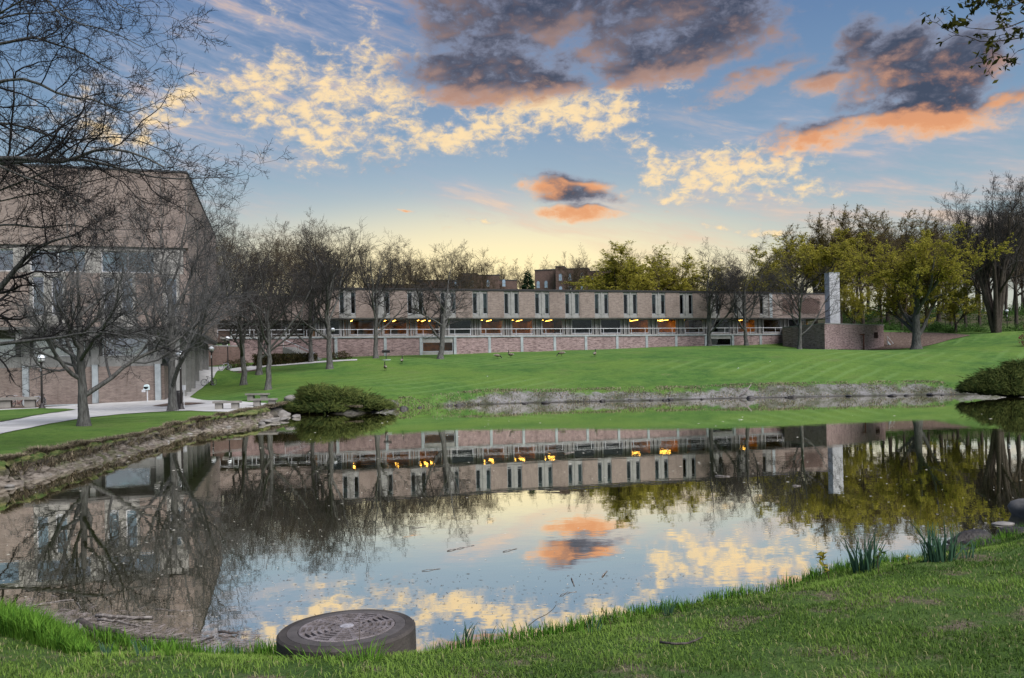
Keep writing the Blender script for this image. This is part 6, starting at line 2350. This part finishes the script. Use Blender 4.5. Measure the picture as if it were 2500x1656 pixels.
def litter(name, label, n, region, size, m, seed, mode='uniform', zz=0.004, elong=1.6, thin=0.35):
    rs = np.random.RandomState(seed)
    P = []
    while len(P) < n:
        k = n * 3
        px, py = region(rs, k)
        for a, b_ in zip(px, py):
            x, y = onplane(a, b_)
            P.append((x, y))
    P = np.array(P)
    sd, _ = shore_info(P[:, 0], P[:, 1])
    P = P[sd < -0.05][:n]
    n = len(P)
    s = size * rs.uniform(0.4, 1.5, n) * (1 if mode == 'uniform' else 1)
    s = s * np.clip(P[:, 1] / 10, 0.8, 4.5)
    th = rs.uniform(0, math.pi, n)
    el = rs.uniform(1.0, elong, n)
    a = np.c_[np.cos(th), np.sin(th), np.zeros(n)] * (s * el)[:, None]
    b_ = np.c_[-np.sin(th), np.cos(th), np.zeros(n)] * (s * thin)[:, None]
    C = np.c_[P, np.full(n, zz)]
    top = np.array([0, 0, 1.0]) * (s * 0.18)[:, None]
    V = np.stack([C - a, C - b_, C + a, C + b_, C + top], 1).reshape(-1, 3)
    i = np.arange(n)[:, None] * 5
    T = np.concatenate([i + np.array([[0, 1, 4]]), i + np.array([[1, 2, 4]]), i + np.array([[2, 3, 4]]), i + np.array([[3, 0, 4]])])
    o = link(bpy.data.objects.new(name, mesh_arrays(name, V, T, m)))
    return tag(o, label, 'litter', kind='stuff')


LIT_PALE = mat('floating_seed', col=(0.55, 0.52, 0.45), rough=0.8, var=0.3)
LIT_DARK = mat('floating_leaf', col=(0.085, 0.07, 0.055), rough=0.8, var=0.5, vscale=8)


def reg_all(rs, k):
    py = 1010 + 560 * rs.uniform(0, 1, k) ** 0.8
    return rs.uniform(-20, 2500, k), py


def reg_near(rs, k):
    return rs.normal(1150, 420, k), 1400 + np.abs(rs.normal(60, 70, k))


def reg_drift(rs, k):
    px = rs.uniform(60, 640, k)
    py = np.interp(px, [60, 200, 300, 420, 640], [1505, 1520, 1535, 1560, 1580]) + rs.normal(0, 18, k)
    return px, py


litter('floating_seeds', 'pale seeds and flakes scattered over the pond', 750, reg_all, 0.012, LIT_PALE, 1)
litter('floating_leaves', 'dark bits of leaf floating on the near water', 650, reg_near, 0.012, LIT_DARK, 2, elong=2.4, thin=0.3)
litter('floating_leaves', 'dark reed bits strewn on the water by the drift pile', 900, reg_drift, 0.022, LIT_DARK, 3, elong=3.5, thin=0.12, zz=0.006)
litter('floating_reeds', 'pale reed litter matted in the drift corner', 1100, reg_drift, 0.03, mat('reed_litter', col=(0.17, 0.145, 0.135), rough=0.9, var=0.4, vscale=6), 4, elong=3.5, thin=0.10, zz=0.008)


# ------------------------------------------------------------------ grass
def blades(rs, P, H, W, lean, name, m, tint, seg=2):
    """P (N,3) roots; curved tapering blades of two quads"""
    N = len(P)
    th = rs.uniform(0, 2 * math.pi, N)
    out = np.c_[np.cos(th), np.sin(th), np.zeros(N)]
    side = np.c_[-np.sin(th), np.cos(th), np.zeros(N)]
    H = H[:, None]
    W = W[:, None]
    ln = lean[:, None]
    up = np.array([0, 0, 1.0])
    m1 = P + up * H * 0.55 + out * H * ln * 0.3
    tp = P + up * H * (1 - 0.35 * np.clip(ln, 0, 1)) + out * H * ln
    V = np.stack([P - side * W, P + side * W, m1 + side * W * 0.8, m1 - side * W * 0.8, tp], 1).reshape(-1, 3)
    i = np.arange(N)[:, None] * 5
    T = np.concatenate([i + np.array([[0, 1, 2]]), i + np.array([[0, 2, 3]]), i + np.array([[3, 2, 4]])], 0)
    return mesh_arrays(name, V, T, m, attr={'tint': np.repeat(tint, 5)})


def grass_builder(c0, c1, c2):
    def f(t, p, out):
        a = t.node('ShaderNodeAttribute', attribute_name='tint').outputs['Fac']
        c = t.ramp(a, [(0.0, c0), (0.5, c1), (0.82, c1), (1.0, c2)])
        d = t.node('ShaderNodeBsdfDiffuse')
        tr = t.node('ShaderNodeBsdfTranslucent')
        t.put(d.inputs[0], c)
        t.put(tr.inputs[0], c)
        mx = t.node('ShaderNodeMixShader')
        mx.inputs[0].default_value = 0.3
        t.l.new(d.outputs[0], mx.inputs[1])
        t.l.new(tr.outputs[0], mx.inputs[2])
        t.l.new(mx.outputs[0], out.inputs[0])
    return f


GRASS = mat('grass_blade', grass_builder((0.048, 0.092, 0.020), (0.170, 0.265, 0.052), (0.34, 0.29, 0.16)))
GRASS_T = mat('tall_grass_blade', grass_builder((0.035, 0.10, 0.016), (0.13, 0.26, 0.035), (0.20, 0.30, 0.06)))
GRASS_DRY = mat('dry_grass_blade', grass_builder((0.10, 0.082, 0.06), (0.34, 0.285, 0.20), (0.16, 0.21, 0.07)))
DAFF = mat('daffodil_leaf', grass_builder((0.030, 0.075, 0.045), (0.070, 0.140, 0.085), (0.10, 0.17, 0.08)))

rs = np.random.RandomState(81)
N = 370000
d = 4.2 + (15.5 - 4.2) * rs.uniform(0, 1, N) ** 1.0
a = rs.uniform(-0.85, 0.98, N)
x = a * d
wgt = rs.uniform(0, 1, N) < np.clip(d / 9.0, 0.35, 1.0) * np.where(np.abs(a) > 0.68, 0.6, 1.0)
x, d = x[wgt], d[wgt]
sd, _ = shore_info(x, d)
keep = sd > -0.02
x, d = x[keep], d[keep]
patch = vnoise(x + 50, d + 50, 1.3) * 0.55 + vnoise(x + 9, d + 3, 3.6) * 0.45
keep = rs.uniform(0, 1, len(x)) < np.clip(1.25 - np.maximum(0, patch - 0.51) * 5.0, 0.25, 1)
x, d, patch = x[keep], d[keep], patch[keep]
sd, _ = shore_info(x, d)
z = ground(x, d)
n = len(x)
edge = np.clip(1.1 - sd / 0.5, 0, 1)
clump = vnoise(x, d, 2.2)
Hh = (0.024 + 0.024 * rs.uniform(0, 1, n) + 0.036 * clump ** 2) * (1 + 0.9 * edge * rs.uniform(0, 1, n))
tint = np.clip(0.30 + 0.35 * rs.normal(0, 0.5, n) + 0.8 * (vnoise(x + 20, d, 0.8) - 0.5) + 0.25 * (clump - 0.5), 0.0, 0.8)
dry = rs.uniform(0, 1, n) < (0.04 + 0.35 * np.clip(patch - 0.5, 0, 1) * 2)
tint[dry] = rs.uniform(0.88, 1.0, dry.sum())
me = blades(rs, np.c_[x, d, z - 0.005], Hh, 0.0026 + 0.0020 * rs.uniform(0, 1, n), rs.uniform(0.15, 1.3, n), 'near_grass', GRASS, tint)
tag(link(bpy.data.objects.new('grass', me)), 'short green grass of the near bank', 'grass', kind='stuff')

# longer grass right along the near edge
N = 9000
k = rs.randint(0, 400, N)
px = rs.uniform(-40, 2540, N)
shp = [(0, 1512), (100, 1528), (240, 1566), (420, 1596), (600, 1612), (690, 1622), (1020, 1606), (1130, 1585), (1250, 1566), (1400, 1545), (1600, 1502), (1750, 1472), (1900, 1440), (2050, 1406), (2200, 1374), (2350, 1346), (2440, 1322), (2500, 1296)]
py = np.interp(px, [q[0] for q in shp], [q[1] for q in shp])
gap = (px > 690) & (px < 1010)
px, py = px[~gap], py[~gap]
xy = np.array([onplane(a_, b_) for a_, b_ in zip(px, py)])
xy += rs.normal(0, 0.07, xy.shape)
xy[:, 1] -= 0.06
sd, _ = shore_info(xy[:, 0], xy[:, 1])
cl = vnoise(xy[:, 0] * 1.0 + 7, xy[:, 1], 3.0)
ok = (sd > -0.12) & (rs.uniform(0, 1, len(xy)) < 0.25 + cl)
xy, cl = xy[ok], cl[ok]
n = len(xy)
z = np.maximum(ground(xy[:, 0], xy[:, 1]), 0)
me = blades(rs, np.c_[xy, z - 0.01], (0.06 + 0.12 * rs.uniform(0, 1, n) ** 2 + 0.07 * cl), 0.003 + 0.003 * rs.uniform(0, 1, n), rs.uniform(0.05, 0.6, n), 'edge_grass', GRASS_T, np.clip(rs.normal(0.35, 0.25, n), 0, 1))
tag(link(bpy.data.objects.new('edge_grass', me)), 'longer uneven grass along the near water edge', 'grass', kind='stuff')

# tall lush tuft in the left corner
N = 5200
px = rs.uniform(-60, 225, N)
py = np.interp(px, [-60, 0, 100, 170, 225], [1512, 1520, 1540, 1560, 1585]) + rs.uniform(-4, 62, N)
xy = np.array([onplane(a_, b_, 0.1) for a_, b_ in zip(px, py)])
z = np.maximum(ground(xy[:, 0], xy[:, 1]), 0)
hgt = np.interp(px, [-60, 90, 150, 225], [0.34, 0.34, 0.24, 0.12]) * rs.uniform(0.4, 1.1, N)
me = blades(rs, np.c_[xy, z - 0.01], hgt, 0.004 + 0.004 * rs.uniform(0, 1, N), rs.uniform(0.05, 0.75, N), 'tall_tuft', GRASS_T, np.clip(rs.normal(0.45, 0.22, N), 0, 1))
tag(link(bpy.data.objects.new('tall_grass', me)), 'tall bright green tuft of grass beside the drift pile', 'grass', kind='stuff')

# dry grass hanging over the cut bank on the left shore
shl = [(q[0], q[1]) for q in SH[:12]]
seg = np.array(shl)
cum = np.r_[0, np.cumsum(np.linalg.norm(np.diff(seg, axis=0), axis=1))]
N = 44000
u = rs.uniform(0, cum[-1], N)
bxy = np.c_[np.interp(u, cum, seg[:, 0]), np.interp(u, cum, seg[:, 1])]
tx = np.c_[np.interp(u + 0.3, cum, seg[:, 0]), np.interp(u + 0.3, cum, seg[:, 1])] - np.c_[np.interp(u - 0.3, cum, seg[:, 0]), np.interp(u - 0.3, cum, seg[:, 1])]
tx = tx / np.maximum(np.linalg.norm(tx, axis=1, keepdims=True), 1e-6)
nrm = np.c_[-tx[:, 1], tx[:, 0]]
off = np.where(rs.uniform(0, 1, N) < 0.75, rs.normal(0.16, 0.10, N), rs.normal(0.0, 0.1, N)) + np.clip(np.interp(u, cum, SH[:12, 2]) - 0.3, 0, 1) * 0.6
xy = bxy + nrm * off[:, None]
sd, _ = shore_info(xy[:, 0], xy[:, 1])
ok = sd > -0.12
xy, off = xy[ok], off[ok]
n = len(xy)
z = np.where(off > 0.05, np.maximum(land(xy[:, 0], xy[:, 1]), 0.2), 0.12 + 0.3 * rs.uniform(0, 1, n))
me = blades(rs, np.c_[xy, z - 0.02], rs.uniform(0.08, 0.22, n) * (0.5 + 1.4 * vnoise(xy[:, 0], xy[:, 1], 1.4)), 0.007 + 0.008 * rs.uniform(0, 1, n), rs.uniform(0.3, 2.0, n), 'dry_fringe', GRASS_DRY, np.clip(rs.normal(0.4, 0.3, n), 0, 1))
tag(link(bpy.data.objects.new('dry_grass', me)), 'dry brown grass hanging over the cut bank', 'grass', kind='stuff')
# grey tussocks on the far bank
N = 16000
px = rs.uniform(960, 2340, N)
wl = np.interp(px, [950, 1180, 1450, 1750, 2050, 2310], [1001, 988, 981, 974, 968, 964])
xy = np.array([onplane(a_, b_) for a_, b_ in zip(px, wl)])
xy[:, 1] += rs.uniform(0.3, 3.4, N)
cl = vnoise(xy[:, 0], xy[:, 1], 0.8)
ok = rs.uniform(0, 1, N) < cl * 1.2 - 0.1
xy = xy[ok]
n = len(xy)
z = ground(xy[:, 0], xy[:, 1])
me = blades(rs, np.c_[xy, z - 0.02], rs.uniform(0.08, 0.24, n), 0.018 + 0.014 * rs.uniform(0, 1, n), rs.uniform(0.3, 1.3, n), 'far_tussocks', GRASS_DRY, np.clip(rs.normal(0.6, 0.35, n), 0, 1))
tag(link(bpy.data.objects.new('bank_grass', me)), 'thin grey green grass on the eroded far bank', 'grass', kind='stuff')


# ------------------------------------------------------------------ leaf clumps (daffodils without flowers) along the near edge
def leaf_clump(px, py, n, h, spread, label, seed, m=None, w=0.009, group='daffodil leaf clumps on the near bank'):
    rs = np.random.RandomState(seed)
    b = hit(px, py)
    t = thing('daffodil_clump', label, 'plant', (b.x, b.y, b.z), 0.0, group)
    V, Fc = [], []
    tint = []
    for i in range(n):
        th = rs.uniform(0, 2 * math.pi)
        r_ = spread * math.sqrt(rs.uniform(0, 1))
        root = Vector((r_ * math.cos(th), r_ * math.sin(th) * 0.7, -0.02))
        ln = rs.normal(0, 0.18)
        ln2 = rs.normal(0, 0.12)
        hh = h * rs.uniform(0.6, 1.1)
        az = rs.uniform(0, math.pi)
        sd_ = Vector((math.cos(az), math.sin(az), 0))
        bend = rs.uniform(0.0, 0.5) if rs.uniform() < 0.25 else 0.05
        b0 = len(V)
        for k in range(5):
            s = k / 4
            c = root + Vector((ln * s * s * hh + root.x * s * 0.8, ln2 * s * s * hh, hh * s * (1 - bend * s * s)))
            ww = w * (1 - 0.75 * s ** 3)
            V += [c - sd_ * ww, c + sd_ * ww]
            tint += [0.2 + 0.5 * s] * 2
        for k in range(4):
            Fc.append((b0 + k * 2, b0 + k * 2 + 1, b0 + k * 2 + 3, b0 + k * 2 + 2))
    me = mesh_arrays('clump', np.array(V), np.array(Fc), m or DAFF, attr={'tint': np.array(tint)})
    part('leaves', me, t)
    return t


leaf_clump(2112, 1398, 46, 0.52, 0.15, 'tall dense blue green leaf clump by the yellow stalk', 1, w=0.011)
leaf_clump(2300, 1372, 60, 0.52, 0.17, 'broad tall leaf clump beside the muddy spit', 2, w=0.011)
leaf_clump(2270, 1372, 16, 0.42, 0.08, 'narrow leaning leaf clump next to the broad tall one', 3)
leaf_clump(2364, 1364, 8, 0.24, 0.07, 'small leaf clump in front of the mud mound', 4)
leaf_clump(1138, 1577, 16, 0.24, 0.06, 'dark upright leaf clump just past the drain tower', 5)
for i, (px, py, n, h, lb) in enumerate([
    (1192, 1568, 10, .20, 'pair of leaf tufts beside the dark upright clump'), (1243, 1566, 16, .21, 'spiky leaf tuft at the water with many thin tips'), (1272, 1562, 10, .20, 'slim leaf tuft beside the bent twig'),
    (1305, 1560, 18, .20, 'thick leaf tuft with the bent twig rising from it'), (1402, 1550, 10, .22, 'tall slender leaf tuft in the middle of the near edge'), (1436, 1550, 8, .14, 'short leaf tuft next to the narrow spike'),
    (1450, 1548, 7, .27, 'narrow tall leaf spike by the budding stalk'), (1540, 1527, 12, .18, 'leaf tuft beside the reddish driftwood'), (1588, 1512, 10, .22, 'thin leaf tuft where the bank begins to rise'),
    (1630, 1506, 16, .20, 'leaf tuft close behind the driftwood stick'), (1670, 1496, 14, .18, 'leaf tuft in front of the crossed driftwood'), (1745, 1470, 12, .18, 'thin leaf tuft right of the crossed driftwood'),
    (262, 1606, 9, .17, 'single leaf tuft at the end of the tall grass'), (282, 1598, 9, .17, 'leaf tuft beside the drift edge'), (313, 1592, 7, .16, 'small upright leaf tuft at the drift edge'), (347, 1602, 14, .19, 'strong leaf tuft in front of the drift'), (376, 1598, 14, .19, 'leaf tuft with blue tips in front of the drift'),
    (412, 1602, 16, .15, 'short wide leaf tuft where the drift ends'), (585, 1605, 12, .15, 'leaf tuft left of the drain tower')]):
    leaf_clump(px, py, n, h, 0.05, lb, 20 + i, m=(GRASS_T if i % 3 else DAFF), w=0.006)
leaf_clump(898, 1620, 40, 0.20, 0.14, 'grass tuft growing up against the drain tower', 60, GRASS_T, 0.005)
leaf_clump(760, 1612, 40, 0.13, 0.22, 'low grass tuft against the front of the drain tower', 61, GRASS_T, 0.004)
leaf_clump(820, 1618, 30, 0.12, 0.2, 'short grass tuft below the middle of the drain tower', 62, GRASS_T, 0.004)


# ------------------------------------------------------------------ stalks and bent twigs at the edge
def stalk(px, py, tops, label, leaf=None, r=0.006, cat='plant', nl=0, ls=0.05, name='stalk'):
    b = hit(px, py)
    t = thing(name, label, cat, (b.x, b.y, b.z))
    pts = [Vector((0, 0, -0.03))]
    for (qx, qy) in tops:
        p = at(qx, qy, b.y)
        pts.append(Vector((p.x - b.x, 0.0, p.z - b.z)))
    MB().tube(pts, [r * (1 - 0.5 * i / len(pts)) for i in range(len(pts))], 5).build('stem', mat('stalk_stem', col=(0.08, 0.06, 0.03), rough=0.8, var=0.3), t)
    if leaf:
        rs = np.random.RandomState(int(px))
        C = []
        for i in range(nl):
            k = rs.uniform(0.35, 1.0) * (len(pts) - 1)
            j = min(int(k), len(pts) - 2)
            C.append(np.array(pts[j].lerp(pts[j + 1], k - j)) + rs.normal(0, ls * 0.6, 3))
        part('leaf_cluster', leaf_mesh(rs, np.array(C), ls, leaf, 'stalk_leaves', 1.0, 1.9), t)
    return t


LEAF_YEL = mat('leaf_yellow', leaf_builder((0.16, 0.15, 0.02), (0.35, 0.28, 0.05)))
stalk(2026, 1420, [(2020, 1395), (2012, 1380), (2006, 1363), (2008, 1358)], 'young stalk with drooping yellow leaves at the water edge', LEAF_YEL, nl=26, ls=0.05)
stalk(2146, 1402, [(2142, 1375), (2145, 1352), (2150, 1345)], 'thin stalk with yellow green leaves beside the tall dense clump', LEAF_GREEN, nl=14, ls=0.045)
stalk(2220, 1378, [(2216, 1362), (2214, 1356)], 'short sprouting stalk between the two tall leaf clumps', LEAF_YEL, nl=10, ls=0.04)
stalk(1493, 1545, [(1490, 1520), (1480, 1500), (1468, 1485)], 'bent stalk with a bud at its tip on the near edge', LEAF_GREEN, nl=5, ls=0.025, r=0.005)
stalk(1283, 1555, [(1290, 1528), (1310, 1512), (1335, 1500), (1350, 1488), (1358, 1477)], 'long bare twig arching out over the water', None, r=0.005, cat='twig', name='bent_twig')
stalk(878, 1600, [(878, 1570), (877, 1540), (876, 1505)], 'single thin grass stem standing before the iron cover', None, r=0.0025, name='grass_stem')
stalk(2124, 1455, [(2123, 1448), (2125, 1440)], 'short dark stub poking out of the near grass', None, r=0.012, cat='stub', name='wood_stub')
# white flecks on the far lawn
rs = np.random.RandomState(99)
P = []
for (px, py) in [(1430, 930), (1282, 931), (1190, 920), (1803, 900), (1800, 901), (1960, 900), (1880, 884), (1550, 850), (1755, 848), (1420, 941)] + [(rs.uniform(1150, 2300), rs.uniform(885, 935)) for _ in range(0)]:
    p = hit(px, py)
    P.append((p.x, p.y, p.z + 0.03))
fl = leaf_mesh(rs, np.array(P), 0.16, WHITE, 'lawn_flecks', 0.2)
tag(link(bpy.data.objects.new('lawn_flecks', fl)), 'small white flecks of litter and feathers on the lawn', 'litter', kind='stuff')
